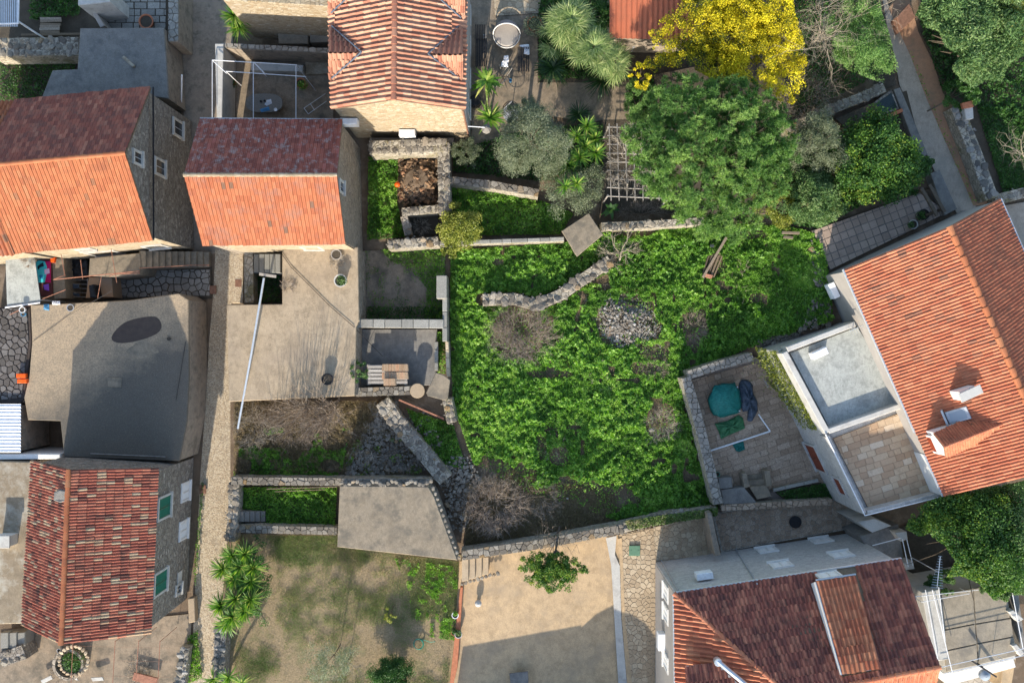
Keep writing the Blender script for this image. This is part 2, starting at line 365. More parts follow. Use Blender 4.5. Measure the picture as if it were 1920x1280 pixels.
M['glass'] = m_glass('glass', (.02, .025, .03))
M['glass_sky'] = m_glass('glass_sky', (.25, .29, .33))
M['terracotta'] = m_plain('terracotta', (.40, .15, .075), .8, 0, .2)
M['plastic_orange'] = m_plain('plastic_orange', (.75, .10, .01), .4)
M['plastic_white'] = m_plain('plastic_white', (.75, .75, .74), .45)
M['plastic_blue'] = m_plain('plastic_blue', (.08, .25, .42), .45)
M['hose_green'] = m_plain('hose_green', (.01, .22, .15), .45)
def m_cloth(name, a, b):
    t = NT(name); n = t.noise(5, 5, .6); c = t.mix(t.ramp(n, [(.35, 0.), (.65, 1.)]), a, b)
    t.bump(t.noise(7, 3, .5, t.pos((1, 2.2, 1))), .9, .06); return t.done(c, .42)
M['tarp_teal'] = m_cloth('tarp_teal', (.008, .12, .10), (.015, .17, .145))
M['tarp_navy'] = m_cloth('tarp_navy', (.03, .045, .065), (.08, .11, .15))
M['tarp_green'] = m_cloth('tarp_green', (.03, .13, .05), (.08, .24, .11))
M['tarp_black'] = m_cloth('tarp_black', (.008, .009, .012), (.02, .025, .03))
M['cloth_white'] = m_cloth('cloth_white', (.7, .7, .72), (.8, .8, .8))
M['hatch_green'] = m_plain('hatch_green', (.10, .20, .13), .6)
M['water_dark'] = m_glass('water_dark', (.008, .02, .018))
M['asphalt'] = m_surface('asphalt', (.085, .066, .055), (.06, .048, .042), None, 1, 10, .5)
M['bark'] = m_surface('bark', (.15, .115, .08), (.10, .08, .06), None, 3, 12, .8)
M['bark_pale'] = m_surface('bark_pale', (.30, .26, .21), (.22, .19, .155), None, 3, 12, .6)
M['twig'] = m_piece('twig', [(0, (.20, .155, .115)), (.6, (.32, .26, .20)), (1, (.44, .38, .31))], .2)
M['twig_pale'] = m_piece('twig_pale', [(0, (.28, .24, .18)), (.6, (.40, .35, .28)), (1, (.50, .46, .38))], .2)
M['weed'] = m_leaf('weed', [(0, (.05, .13, .02)), (.35, (.12, .27, .035)), (.75, (.23, .41, .06)), (1, (.38, .54, .13))], .5, .4)
M['grass'] = m_leaf('grass', [(0, (.07, .13, .03)), (.5, (.14, .21, .05)), (.8, (.24, .24, .09)), (1, (.36, .30, .16))], .7, .2)
M['dry_grass'] = m_leaf('dry_grass', [(0, (.12, .10, .04)), (.6, (.24, .185, .10)), (1, (.36, .28, .16))], .8, .15)
M['pine'] = m_leaf('pine', [(0, (.06, .13, .04)), (.5, (.15, .28, .075)), (1, (.34, .47, .15))], .55, .35)
M['mimosa'] = m_leaf('mimosa', [(0, (.03, .06, .01)), (.30, (.07, .10, .012)), (.36, (.42, .35, .012)), (.7, (.68, .56, .018)), (1, (.82, .72, .05))], .7, .3)
M['olive'] = m_leaf('olive', [(0, (.07, .09, .05)), (.5, (.15, .18, .10)), (1, (.28, .31, .21))], .5, .2)
M['laurel'] = m_leaf('laurel', [(0, (.035, .08, .03)), (.5, (.075, .15, .045)), (.85, (.14, .23, .07)), (1, (.22, .30, .12))], .6, .25)
M['citrus'] = m_leaf('citrus', [(0, (.02, .06, .014)), (.5, (.05, .13, .02)), (.78, (.12, .22, .025)), (1, (.28, .33, .04))], .6, .25)
M['yellowgreen'] = m_leaf('yellowgreen', [(0, (.09, .12, .02)), (.5, (.22, .25, .04)), (1, (.42, .40, .09))], .45, .25)
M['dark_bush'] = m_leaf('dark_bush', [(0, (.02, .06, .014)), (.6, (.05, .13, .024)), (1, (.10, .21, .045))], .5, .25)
M['palm'] = m_leaf('palm', [(0, (.09, .15, .045)), (.5, (.20, .28, .09)), (1, (.46, .50, .22))], .55, .3)
M['yucca'] = m_leaf('yucca', [(0, (.04, .12, .018)), (.5, (.11, .25, .03)), (.85, (.26, .38, .06)), (1, (.46, .46, .14))], .5, .3)
M['cycas'] = m_leaf('cycas', [(0, (.008, .028, .006)), (.7, (.02, .06, .012)), (1, (.05, .11, .03))], .4, .15)
# ---------------------------------------------------------------- roofs
def tile_unit(kind):
    """a roof tile in unit width x unit length, z in metres; tail (low end) proud of the next one"""
    if kind == 'barrel': prof = [(-.5, .0), (-.34, .0), (-.2, .065), (0, .105), (.2, .065), (.34, .0), (.5, .0)]
    elif kind == 'barrel_low': prof = [(-.5, .0), (-.30, .004), (-.2, .04), (0, .062), (.2, .04), (.30, .004), (.5, .0)]
    elif kind == 'fine': prof = [(-.5, .0), (-.2, .004), (0, .045), (.22, .045), (.5, .0)]
    else: prof = [(-.5, .012), (-.42, .03), (-.34, .008), (-.06, .006), (0, .02), (.06, .006), (.34, .008), (.44, .03), (.5, .012)]
    lift = .034; n = len(prof); V = []
    for x, z in prof: V.append((x, -.53, z+lift))
    for x, z in prof: V.append((x, .53, z))
    for x, z in prof: V.append((x, -.53, z+lift-.028))
    F = [(i, i+1, n+i+1, n+i) for i in range(n-1)]+[(2*n+i, 2*n+i+1, i+1, i) for i in range(n-1)]
    return V, F
_TM = {}
def half_pipe(r=.12, L=.42, n=6):
    V = []; F = []
    for y, rr in ((-.5, 1.12), (.5, .78)):
        for k in range(n+1):
            t = math.pi*k/n; V.append((math.cos(t)*r*rr, y*L, math.sin(t)*r*rr*.8))
    for k in range(n): F.append((k+1, k, n+1+k, n+2+k))
    F.append(tuple(range(n+1))); return V, F
def slope(roof, e0, e1, r0, r1, pitch, row, kind, mat, nobj=150, tvf=None, hole=None, seed=1):
    rr = random.Random(seed); e0, e1, r0, r1 = map(Vector, (e0, e1, r0, r1))
    N = (e1-e0).cross(r0-e0) if (r0-e0).length > .1 else (e1-e0).cross(r1-e0)
    N.normalize()
    if N.z < 0: N = -N
    ln = ((r0-e0).length+(r1-e1).length)/2; nr = max(1, round(ln/row)); out = []
    for j in range(nr):
        v = (j+.5)/nr; L = e0.lerp(r0, v); R = e1.lerp(r1, v); w = (R-L).length; m = max(1, round(w/pitch))
        if w < pitch*.6: continue
        Xd = (R-L)/m; up = N.cross(Xd.normalized())
        if up.z < 0: up = -up
        sl_ = (e0.lerp(r0, (j+1)/nr)-e0.lerp(r0, j/nr)); h = abs(sl_.dot(up)); h = h if h > .05 else ln/nr
        for i in range(m):
            c = L+Xd*(i+.5)
            if hole and hole(c): continue
            tv = tvf(c, rr, i, j) if tvf else rr.random()
            c = c+N*(rr.uniform(-.012, .014)+.03*float(vnoise(c.x, c.y, .5, 40)))+Vector((0, 0, 0))+(r0-e0).normalized()*rr.gauss(0, .012); ang = rr.gauss(0, .025)
            X = Xd+up*ang*Xd.length; Y = up*h-Xd.normalized()*ang*h
            if X.cross(Y).dot(N) < 0: X = -X
            out.append((c, X, Y, N, max(.0, min(1., tv))))
    key = (kind, mat.name)
    if key not in _TM:
        V, F = tile_unit(kind); _TM[key] = npmesh('tile', V, F, mat)
    V, F = tile_unit(kind); V = np.array(V); F = np.array(F)
    inv = [o for o in out if abs(o[0].x) < 33 and abs(o[0].y) < 22.5]
    inv.sort(key=lambda o: o[0].x**2+o[0].y**2); near = inv[:nobj]; ids = {id(o) for o in near}; rest = [o for o in out if id(o) not in ids]
    for c, X, Y, N, tv in near:
        Mx = Matrix(((X.x, Y.x, N.x, c.x), (X.y, Y.y, N.y, c.y), (X.z, Y.z, N.z, c.z), (0, 0, 0, 1)))
        inst('tile', _TM[key], Mx, roof, tv)
    if rest:
        A = np.array([[*o[1], *o[2], *o[3], *o[0]] for o in rest]); X, Y, Z, C = A[:, 0:3], A[:, 3:6], A[:, 6:9], A[:, 9:12]
        VV = (V[None, :, 0:1]*X[:, None]+V[None, :, 1:2]*Y[:, None]+V[None, :, 2:3]*Z[:, None]+C[:, None]).reshape(-1, 3)
        FF = (F[None]+(np.arange(len(rest))*len(V))[:, None, None]).reshape(-1, 4)
        mk('tile_field', VV, FF, mat, roof, kind='stuff', tv=np.repeat([o[4] for o in rest], len(F)))
def ridge(roof, a, b, mat, r=.13, L=.42, tvr=(.3, .9), seed=3):
    a, b = Vector(a), Vector(b); d = b-a; n = max(1, round(d.length/(L*.92))); d.normalize()
    Z = (Vector((0, 0, 1))-d*d.z).normalized(); X = d.cross(Z); rr = random.Random(seed)
    key = ('ridge', mat.name, r)
    if key not in _TM: _TM[key] = npmesh('ridge_tile', *half_pipe(r, L), mat)
    for i in range(n):
        c = a.lerp(b, (i+.5)/n)+Z*(.02+rr.uniform(-.01, .012))
        if abs(c.x) > 34 or abs(c.y) > 23: continue
        Mx = Matrix(((X.x, d.x, Z.x, c.x), (X.y, d.y, Z.y, c.y), (X.z, d.z, Z.z, c.z), (0, 0, 0, 1)))
        inst('ridge_tile', _TM[key], Mx, roof, rr.uniform(*tvr))
def deck(parent, quads, mat, th=.10, name='roof'):
    """the boards and battens under the tiles: thick plates"""
    m = MB()
    for q in quads:
        q = [Vector(p) for p in q]; n = (q[1]-q[0]).cross(q[2]-q[0]).normalized()
        if n.z < 0: n = -n
        k = len(q); V = [p-n*.02 for p in q]+[p-n*th for p in q]
        m.add(V, [tuple(range(k)), tuple(range(2*k-1, k-1, -1))]+[((i+1) % k, i, k+i, k+(i+1) % k) for i in range(k)])
    return m.build(name, mat, parent)
def gable_walls(parent, c, rg, z0, mat, inset=.22, drop=.16):
    """c: four eave corners (e0,e1 on one side; f1,f0 on the other), rg: ridge ends r0,r1 ; e0-r0-f0 and e1-r1-f1 are the gables"""
    e0, e1, f1, f0 = [Vector(p) for p in c]; r0, r1 = [Vector(p) for p in rg]; ce = (e0+e1+f1+f0)/4
    def ins(p, r):
        q = Vector(p); dx = Vector((ce.x-q.x, ce.y-q.y, 0)); q.x += inset*(1 if dx.x > 0 else -1); q.y += inset*(1 if dx.y > 0 else -1)
        return q
    T = [ins(p, 0) for p in (e0, e1, f1, f0)]; R0 = r0.copy(); R1 = r1.copy()
    d = (r1-r0).normalized(); R0 += d*inset; R1 -= d*inset
    for p in T: p.z += inset*.55-drop
    R0.z -= drop; R1.z -= drop
    B = [Vector((p.x, p.y, z0)) for p in T]
    V = T+B+[R0, R1]   # T0=e0 T1=e1 T2=f1 T3=f0, B 4..7, R0 8, R1 9
    F = [(0, 1, 5, 4), (2, 3, 7, 6), (3, 8, 0, 4, 7), (1, 9, 2, 6, 5)]
    return mk('wall', V, F, mat, parent)
def window(parent, px, py, P0, N, w, h, kind='glass', frame=None, depth=.10):
    """a window or door on the plane (P0,N): stone surround, recessed pane or shutters"""
    N = Vector(N).normalized(); c = hit(px, py, Vector(P0), N); Z = Vector((0, 0, 1)); X = Z.cross(N).normalized()
    fm = frame or M['parapet_pale']; m = MB(); f = .13
    for s in (-1, 1): m.box(c+X*s*(w/2+f/2)+N*.03, X, Z, N, f/2, h/2+f, .06, .01)
    m.box(c+Z*(h/2+f/2)+N*.035, X, Z, N, w/2, f/2, .06, .01)
    o = m.build('window', fm, parent)
    s_ = MB(); s_.box(c-Z*(h/2+f/2)+N*.06, X, Z, N, w/2+f+.05, f/2, .11, .012); s_.build('sill', fm, o)
    if kind == 'glass':
        p = MB(); p.box(c+N*.012, X, Z, N, w/2, h/2, .008); p.build('pane', M['glass'], o)
        g = MB(); g.box(c+N*.03, X, Z, N, .018, h/2, .012); g.build('frame', M['metal_grey'], o)
    else:
        sm = {'green': M['green_shutter'], 'white': M['paint_white'], 'brown': M['brown_door']}[kind]
        for s in (-1, 1):
            p = MB(); cc = c+X*s*w/4+N*.035
            p.box(cc, X, Z, N, w/4-.012, h/2, .018)
            for k in (-1, 1): p.box(cc+X*k*(w/4-.05), X, Z, N, .035, h/2, .032)
            nsl = max(4, int(h/.16))
            for k in range(nsl): p.box(cc+Z*((k+.5)/nsl-.5)*h*.94+N*.022, X, (Z-N*.5), (N+Z*.5), w/4-.07, .035, .007)
            p.build('shutter', sm, o)
    return o
# ---------------------------------------------------------------- stones and walls
def stone_mesh(seed, mat, flat=.75):
    r = random.Random(seed); t = (1+5**.5)/2
    V = [(-1, t, 0), (1, t, 0), (-1, -t, 0), (1, -t, 0), (0, -1, t), (0, 1, t), (0, -1, -t), (0, 1, -t), (t, 0, -1), (t, 0, 1), (-t, 0, -1), (-t, 0, 1)]
    F = [(0, 11, 5), (0, 5, 1), (0, 1, 7), (0, 7, 10), (0, 10, 11), (1, 5, 9), (5, 11, 4), (11, 10, 2), (10, 7, 6), (7, 1, 8), (3, 9, 4), (3, 4, 2), (3, 2, 6), (3, 6, 8), (3, 8, 9), (4, 9, 5), (2, 4, 11), (6, 2, 10), (8, 6, 7), (9, 8, 1)]
    out = []
    for v in V:
        v = Vector(v).normalized(); q = [math.copysign(abs(c)**.55, c)*.5*r.uniform(.82, 1.12) for c in v]; q[2] *= flat*.75
        out.append(q)
    return npmesh('stone', out, F, mat)
_SM = {}
def stones_of(mat):
    if mat.name not in _SM: _SM[mat.name] = [stone_mesh(i*7+1, mat) for i in range(8)]
    return _SM[mat.name]
def place_stones(spots, mat, parent, name='stone', tvr=(0, 1), seed=5):
    """spots: (point, size) list -> one object per stone"""
    r = random.Random(seed); ms = stones_of(mat)
    for p, s in spots:
        a = r.uniform(0, 6.28); R = Matrix.Rotation(a, 4, 'Z')@Matrix.Rotation(r.gauss(0, .18), 4, 'X')@Matrix.Rotation(r.gauss(0, .18), 4, 'Y')
        Mx = Matrix.Translation(p)@R@Matrix.Diagonal((s*r.uniform(.85, 1.25), s*r.uniform(.7, 1.0), s*r.uniform(.55, .85), 1))
        inst(name, r.choice(ms), Mx, parent, r.uniform(*tvr))
def pebble_field(name, pts, mat, parent=None, seed=9, **kw):
    """many small stones joined (pts: (x,y,z,size))"""
    g = np.random.default_rng(seed); me = stones_of(mat)
    bases = []
    for m_ in me:
        a = np.empty(len(m_.vertices)*3); m_.vertices.foreach_get('co', a); bases.append(a.reshape(-1, 3))
    F0 = np.array([tuple(p.vertices) for p in me[0].polygons]); n = len(pts); pts = np.asarray(pts)
    B = np.array(bases)[g.integers(0, 8, n)]; a = g.uniform(0, 6.28, n); c, s = np.cos(a), np.sin(a)
    X = B[:, :, 0]*c[:, None]-B[:, :, 1]*s[:, None]; Y = B[:, :, 0]*s[:, None]+B[:, :, 1]*c[:, None]
    V = np.stack([X, Y*.85, B[:, :, 2]*.75], -1)*pts[:, None, 3:4]+pts[:, None, :3]
    FF = (F0[None]+(np.arange(n)*12)[:, None, None]).reshape(-1, 3)
    return mk(name, V.reshape(-1, 3), FF, mat, parent, kind='stuff', tv=np.repeat(g.random(n), 20), **kw)
def rubble_wall(pts, width, z1, label, z0=0., core='wall_old', stone='stone', size=.36, cap=None, group=None, ends=(0, 0), gaps=.0, seed=1, top=True, name='stone_wall', cat='wall'):
    """dry or mortared rubble wall along pixel points of its TOP centre line"""
    r = random.Random(seed); z1s = z1 if isinstance(z1, (list, tuple)) else [z1]*len(pts)
    C = [W(p[0], p[1], z) for p, z in zip(pts, z1s)]; h = width/2; L = []; R = []
    for i, p in enumerate(C):
        d = (C[min(i+1, len(C)-1)]-C[max(i-1, 0)]); d.z = 0; d.normalize(); n = Vector((-d.y, d.x, 0)); L.append(p+n*h); R.append(p-n*h)
    t = thing(name, Vector((C[0].x, C[0].y, z0)), label, cat, group)
    m = MB()
    for i in range(len(C)-1):
        q = [L[i], L[i+1], R[i+1], R[i]]
        m.prism([Vector((v.x, v.y, v.z-(.06 if top else 0))) for v in q], z0, .02)
    m.build('core', M[core], t)
    if top:
        spots = []
        for i in range(len(C)-1):
            d = C[i+1]-C[i]; ln = d.length; nn = max(1, round(ln/size)); k = max(1, round(width/size))
            for a in range(nn):
                for b in range(k):
                    if r.random() < gaps: continue
                    u = (a+.5+r.uniform(-.22, .22))/nn; v = (b+.5+r.uniform(-.15, .15))/k
                    p = L[i].lerp(R[i], v)+d*u; p.z = (C[i]+d*u).z+r.uniform(-.13, -.03)
                    spots.append((p, size*1.15*r.uniform(.6, 1.3)))
        place_stones(spots[:300], M[stone], t, seed=seed)
        sm = []
        for (p, s) in spots:
            for _ in range(3): sm.append((p.x+r.uniform(-.25, .25), p.y+r.uniform(-.25, .25), p.z+r.uniform(-.1, .06), r.uniform(.07, .15)))
        if sm: pebble_field('rubble', sm, M[stone], t, seed)
    return t
def coping(pts, width, z1, label, n_len=.55, z0=0., core='wall_old', piece='flag_pale', th=.1, seed=2, group=None, crazy=0):
    """wall capped by rectangular coping stones, each a piece"""
    r = random.Random(seed); C = [W(x, y, z1) for x, y in pts]; t = thing('stone_wall', Vector((C[0].x, C[0].y, z0)), label, 'wall', group); m = MB()
    for i in range(len(C)-1):
        d = (C[i+1]-C[i]); ln = d.length; d.normalize(); n = Vector((-d.y, d.x, 0)); h = width/2
        m.prism([C[i]+n*h*.92-Vector((0, 0, th)), C[i+1]+n*h*.92-Vector((0, 0, th)), C[i+1]-n*h*.92-Vector((0, 0, th)), C[i]-n*h*.92-Vector((0, 0, th))], z0, .01)
        k = max(1, round(ln/n_len)); u = 0; cuts = sorted([0, 1]+[(j+r.uniform(-.18, .18))/k for j in range(1, k)])
        if crazy:
            reg = [C[i]+n*h, C[i+1]+n*h, C[i+1]-n*h, C[i]-n*h]; flags(t, [tuple(v)[:2] for v in reg], z1-.05, M[piece], crazy, joint=.03, th=.05, seed=seed+i, nmax=140, proud=.05); continue
        for a, b in zip(cuts[:-1], cuts[1:]):
            p = MB(); A = C[i]+d*(a*ln+.012); B = C[i]+d*(b*ln-.012); w1 = h*r.uniform(.92, 1.05); dz = Vector((0, 0, r.uniform(-.02, .015)))
            p.prism([A+n*w1+dz, B+n*w1+dz, B-n*w1*r.uniform(.95, 1.03)+dz, A-n*w1+dz], z1-th, .025)
            o = p.build('coping_stone', M[piece], t); o['tv'] = r.random()
    m.build('core', M[core], t)
    return t
# ---------------------------------------------------------------- paving: every flag a piece
def clip(poly, a, b, c):
    """keep a*x+b*y<=c"""
    out = []
    for i in range(len(poly)):
        p, q = poly[i], poly[(i+1) % len(poly)]; dp, dq = a*p[0]+b*p[1]-c, a*q[0]+b*q[1]-c
        if dp <= 0: out.append(p)
        if dp*dq < 0:
            t = dp/(dp-dq); out.append((p[0]+(q[0]-p[0])*t, p[1]+(q[1]-p[1])*t))
    return out
def flags(owner, region, z, mat, size, joint=.02, th=.03, jitter=1., grid=None, rot=0., seed=4, nmax=300, proud=.006, tv_low=0.):
    """region: world polygon (convex, any orientation). grid=(w,h,stagger) for laid slabs, else crazy paving"""
    r = random.Random(seed); reg = [(p[0], p[1]) for p in region]
    A = sum(reg[i][0]*reg[(i+1) % len(reg)][1]-reg[(i+1) % len(reg)][0]*reg[i][1] for i in range(len(reg)))
    if A < 0: reg = reg[::-1]
    x0, x1 = min(p[0] for p in reg), max(p[0] for p in reg); y0, y1 = min(p[1] for p in reg), max(p[1] for p in reg); cells = []
    if grid:
        gw, gh, st = grid; cx, cy = reg[0]; R = math.hypot(x1-x0, y1-y0); nr = int(R/gh)+2; ca, sa = math.cos(rot), math.sin(rot)
        for j in range(-nr, nr+1):
            u = -R-1+(r.random()*gw if st == 'random' else (j % 2)*st*gw)
            while u < R+1:
                w = gw*(r.uniform(.55, 1.5) if st == 'random' else 1); q = [(u, j*gh), (u+w, j*gh), (u+w, (j+1)*gh), (u, (j+1)*gh)]
                cells.append([(cx+a*ca-b*sa, cy+a*sa+b*ca) for a, b in q]); u += w
    else:
        pts = []; nx, ny = int((x1-x0)/size)+2, int((y1-y0)/size)+2
        for i in range(-1, nx):
            for j in range(-1, ny): pts.append((x0+(i+.5+r.uniform(-.42, .42)*jitter)*size, y0+(j+.5+r.uniform(-.42, .42)*jitter)*size))
        for i, p in enumerate(pts):
            c = [(p[0]-size*2, p[1]-size*2), (p[0]+size*2, p[1]-size*2), (p[0]+size*2, p[1]+size*2), (p[0]-size*2, p[1]+size*2)]
            for q in pts:
                dx, dy = q[0]-p[0], q[1]-p[1]
                if (dx or dy) and dx*dx+dy*dy < (3*size)**2:
                    c = clip(c, dx, dy, dx*(p[0]+q[0])/2+dy*(p[1]+q[1])/2)
                    if len(c) < 3: break
            if len(c) >= 3: cells.append(c)
    n = 0; extra = MB()
    for c in cells:
        for i in range(len(reg)):
            (ax, ay), (bx, by) = reg[i], reg[(i+1) % len(reg)]; nx, ny = by-ay, ax-bx; c = clip(c, nx, ny, nx*ax+ny*ay)
            if len(c) < 3: break
        if len(c) < 3: continue
        ar = abs(sum(c[i][0]*c[(i+1) % len(c)][1]-c[(i+1) % len(c)][0]*c[i][1] for i in range(len(c))))/2
        if ar < .006: continue
        mx, my = sum(p[0] for p in c)/len(c), sum(p[1] for p in c)/len(c); k = 1-joint*r.uniform(.7, 1.5)/math.sqrt(ar)
        dz = r.uniform(0, proud); top = [Vector((mx+(x-mx)*k, my+(y-my)*k, z+th+dz)) for x, y in c]
        cl = [top[0]]
        for p in top[1:]:
            if (p-cl[-1]).length > .02: cl.append(p)
        if len(cl) < 3: continue
        if n < nmax:
            p = MB(); p.prism(cl, z, .008); o = p.build('paving_stone', mat, owner, kind=None)
            if 'kind' in o: del o['kind']
            o['tv'] = max(tv_low, r.random()); n += 1
        else: extra.prism(cl, z, .008)
    if extra.V: extra.build('paving_field', mat, owner, kind='stuff')
def paved(name, pts, z, bed, mat, size, **kw):
    """a paved surface: bed sheet (structure) with its flags as pieces"""
    o = sheet(name, pts, z, M[bed])
    wp = [tuple(v.co)[:2] for v in o.data.vertices]; zz = o.data.vertices[0].co.z
    flags(o, wp, zz+.002, M[mat], size, **kw); return o
# ---------------------------------------------------------------- foliage
def leaves(C, D, Sd, L, Wd, lift=.0):
    """quads: centres C, leaf axis D, side S, length, width -> V,F"""
    n = len(C); L = np.broadcast_to(np.asarray(L, float).reshape(-1, 1), (n, 1)); Wd = np.broadcast_to(np.asarray(Wd, float).reshape(-1, 1), (n, 1))
    V = np.stack([C-D*L/2, C+Sd*Wd/2+D*L*.08, C+D*L/2, C-Sd*Wd/2+D*L*.08], 1).reshape(-1, 3); F = np.arange(n*4).reshape(-1, 4); return V, F
def unit(v): return v/np.maximum(1e-9, np.linalg.norm(v, axis=-1, keepdims=True))
def rand_leaf(C, L, Wd, g, up=.5):
    n = len(C); nrm = unit(g.normal(size=(n, 3))*(1-up)+np.array([0, 0, up])); a = unit(np.cross(nrm, g.normal(size=(n, 3)))); s = np.cross(nrm, a)
    return leaves(C, a, s, L*g.uniform(.7, 1.25, n), Wd*g.uniform(.7, 1.25, n))
def crown_pts(c, rad, nl, per, g, lump=.24, low=-.35, fill=.9, irregular=.18):
    """lumps over an irregular ellipsoid, leaves through each lump. returns points, lump id value"""
    d = unit(g.normal(size=(nl*3, 3))); d = d[d[:, 2] > low][:nl]; nl = len(d)
    k = g.uniform(fill-.28, 1.0, nl)[:, None]*(1+irregular*np.sin(3*np.arctan2(d[:, 1], d[:, 0])+g.uniform(0, 6))[:, None]*.7+irregular*np.sin(5*np.arctan2(d[:, 1], d[:, 0])+g.uniform(0, 6))[:, None]*.4)
    lc = np.array(c)+d*k*np.array(rad); R = lump*min(rad[0], rad[1])*g.uniform(.65, 1.25, nl)
    idx = np.repeat(np.arange(nl), per); q = unit(g.normal(size=(len(idx), 3)))*(g.uniform(0, 1, len(idx))**.45)[:, None]; q[:, 2] *= .75
    return lc[idx]+q*R[idx][:, None], g.random(nl)[idx], lc
def limb_set(m, base, lc, r0, g, n=9, trunk_top=.55):
    base = Vector(base); cz = Vector(tuple(np.mean(lc, axis=0))); fork = base.lerp(cz, trunk_top)
    m.tube([base, base.lerp(fork, .5)+Vector((g.normal()*.06, g.normal()*.06, 0)), fork], [r0, r0*.85, r0*.7], 8)
    for i in g.choice(len(lc), min(n, len(lc)), replace=False):
        e = Vector(tuple(lc[i])); md = fork.lerp(e, .5)+Vector((g.normal()*.12, g.normal()*.12, .12)); m.tube([fork, md, e], [r0*.5, r0*.28, r0*.08], 5)
def tree(px, py, zc, rad, label, mat, base_px=None, name='tree', cat='tree', nl=90, per=120, leaf=(.12, .06), up=.45, lump=.24, r0=.14, seed=1, ground=None, group=None, fill=.9, bark='bark', low=-.35, tvmix=.5, bias=0., irregular=.18, cap=None, tvpos=None):
    g = np.random.default_rng(seed); c = W(px, py, zc); bp = base_px or (960+(px-960)*(CAM_H-zc)/CAM_H, 640+(py-640)*(CAM_H-zc)/CAM_H)
    gz = float(hz(*bp)) if ground is None else ground; base = W(bp[0], bp[1], gz)
    t = thing(name, base, label, cat, group)
    pts, lv, lc = crown_pts(c, rad, nl, per, g, lump, low, fill, irregular)
    if tvpos: lv = np.clip(lv*.5+tvpos(*((960+pts[:, 0]*FPX/(50-pts[:, 2])), (640-pts[:, 1]*FPX/(50-pts[:, 2])))), 0, 1)
    keep = pts[:, 2] > gz+.12; pts, lv = pts[keep], lv[keep]
    if cap is not None:
        k = cap(pts); pts, lv = pts[k], lv[k]
    V, F = rand_leaf(pts, leaf[0], leaf[1], g, up)
    tv = np.clip(lv*tvmix+g.random(len(pts))*(1-tvmix)+bias, 0, 1)
    mk('crown', V, F, mat, t, tv=tv)
    m = MB(); limb_set(m, base-Vector((0, 0, .05)), lc, r0, g, 10); m.build('trunk', M[bark], t)
    return t
def rosette(m, c, n, L, w, g, el=(-.3, 1.25), droop=.5, seg=3, az=None):
    """blades of a palm or yucca head, added to lists in m (dict V,F,tv)"""
    c = np.array(c); a = g.uniform(0, 2*np.pi, n) if az is None else az; e = g.uniform(el[0], el[1], n); ln = L*g.uniform(.75, 1.1, n); tvs = g.random(n)
    d = np.stack([np.cos(a)*np.cos(e), np.sin(a)*np.cos(e), np.sin(e)], 1); s = np.stack([-np.sin(a), np.cos(a), np.zeros(n)], 1)
    rows = []
    for k in range(seg+1):
        u = k/seg; p = c+d*(ln*u)[:, None]; p[:, 2] -= droop*ln*u*u*np.cos(e); ww = w*(np.sin(np.pi*min(.999, .18+u*.82))+.05)*.5
        rows.append((p-s*ww, p+s*ww))
    V = np.stack([x for r in rows for x in r], 1).reshape(-1, 3); nv = 2*(seg+1); b = len(m['V']) and sum(len(x) for x in m['V'])
    F = np.concatenate([np.stack([np.arange(n)*nv+2*k, np.arange(n)*nv+2*k+1, np.arange(n)*nv+2*k+3, np.arange(n)*nv+2*k+2], 1) for k in range(seg)])+b
    m['V'].append(V); m['F'].append(F); m['tv'].append(np.tile(tvs, seg))
def nd(): return {'V': [], 'F': [], 'tv': []}
def nd_build(m, name, mat, parent=None, **kw): return mk(name, np.concatenate(m['V']), np.concatenate(m['F']), mat, parent, tv=np.concatenate(m['tv']), **kw)
def yucca(px, py, z, heads, L, label, mat='yucca', n=46, w=.075, seed=1, name='yucca_plant', cat='plant', group=None, el=(-.15, 1.35), droop=.25, gz=None, stem=.07):
    """heads: list of (dpx,dpy,dz)"""
    g = np.random.default_rng(seed); gz = float(hz(px, py)) if gz is None else gz; base = W(px, py, gz); t = thing(name, base, label, cat, group); ms = MB()
    for (dx, dy, dz) in heads:
        c = W(px+dx, py+dy, z+dz); m = nd(); rosette(m, c, n, L, w, g, el, droop); nd_build(m, 'leaf_head', M[mat], t)
        ms.tube([base, base.lerp(c, .6)+Vector((0, 0, .1)), c], [stem*1.2, stem, stem*.8], 6)
    ms.build('stem', M['bark'], t); return t
def fan_palm(px, py, z, R, label, seed=1, fronds=34, mat='palm', gz=0., blades=15):
    """fan fronds: petioles that each end in a fan of blades"""
    g = np.random.default_rng(seed); base = W(px, py, gz); c0 = W(px, py, z); t = thing('fan_palm', base, label, 'palm'); m = nd(); st = MB()
    for k in range(fronds):
        a = g.uniform(0, 6.283); e = g.uniform(.05, 1.56)**1; l = R*.55*g.uniform(.7, 1.05); d = np.array([np.cos(a)*np.cos(e), np.sin(a)*np.cos(e), np.sin(e)]); h = np.array(c0)+d*l; h[2] -= .12*l
        st.tube([c0, h], [.018, .010], 3, cap=False)
        az = a+np.linspace(-1.75, 1.75, blades)+g.normal(0, .05, blades); sub = nd(); rosette(m, h, blades, R*.42, .05, g, (e*.5-.15, e*.5+.15), .35, 2, az)
    nd_build(m, 'frond', M[mat], t); st.tube([base, c0-Vector((0, 0, .25))], [.12, .09], 8); st.build('stem', M['bark'], t); return t
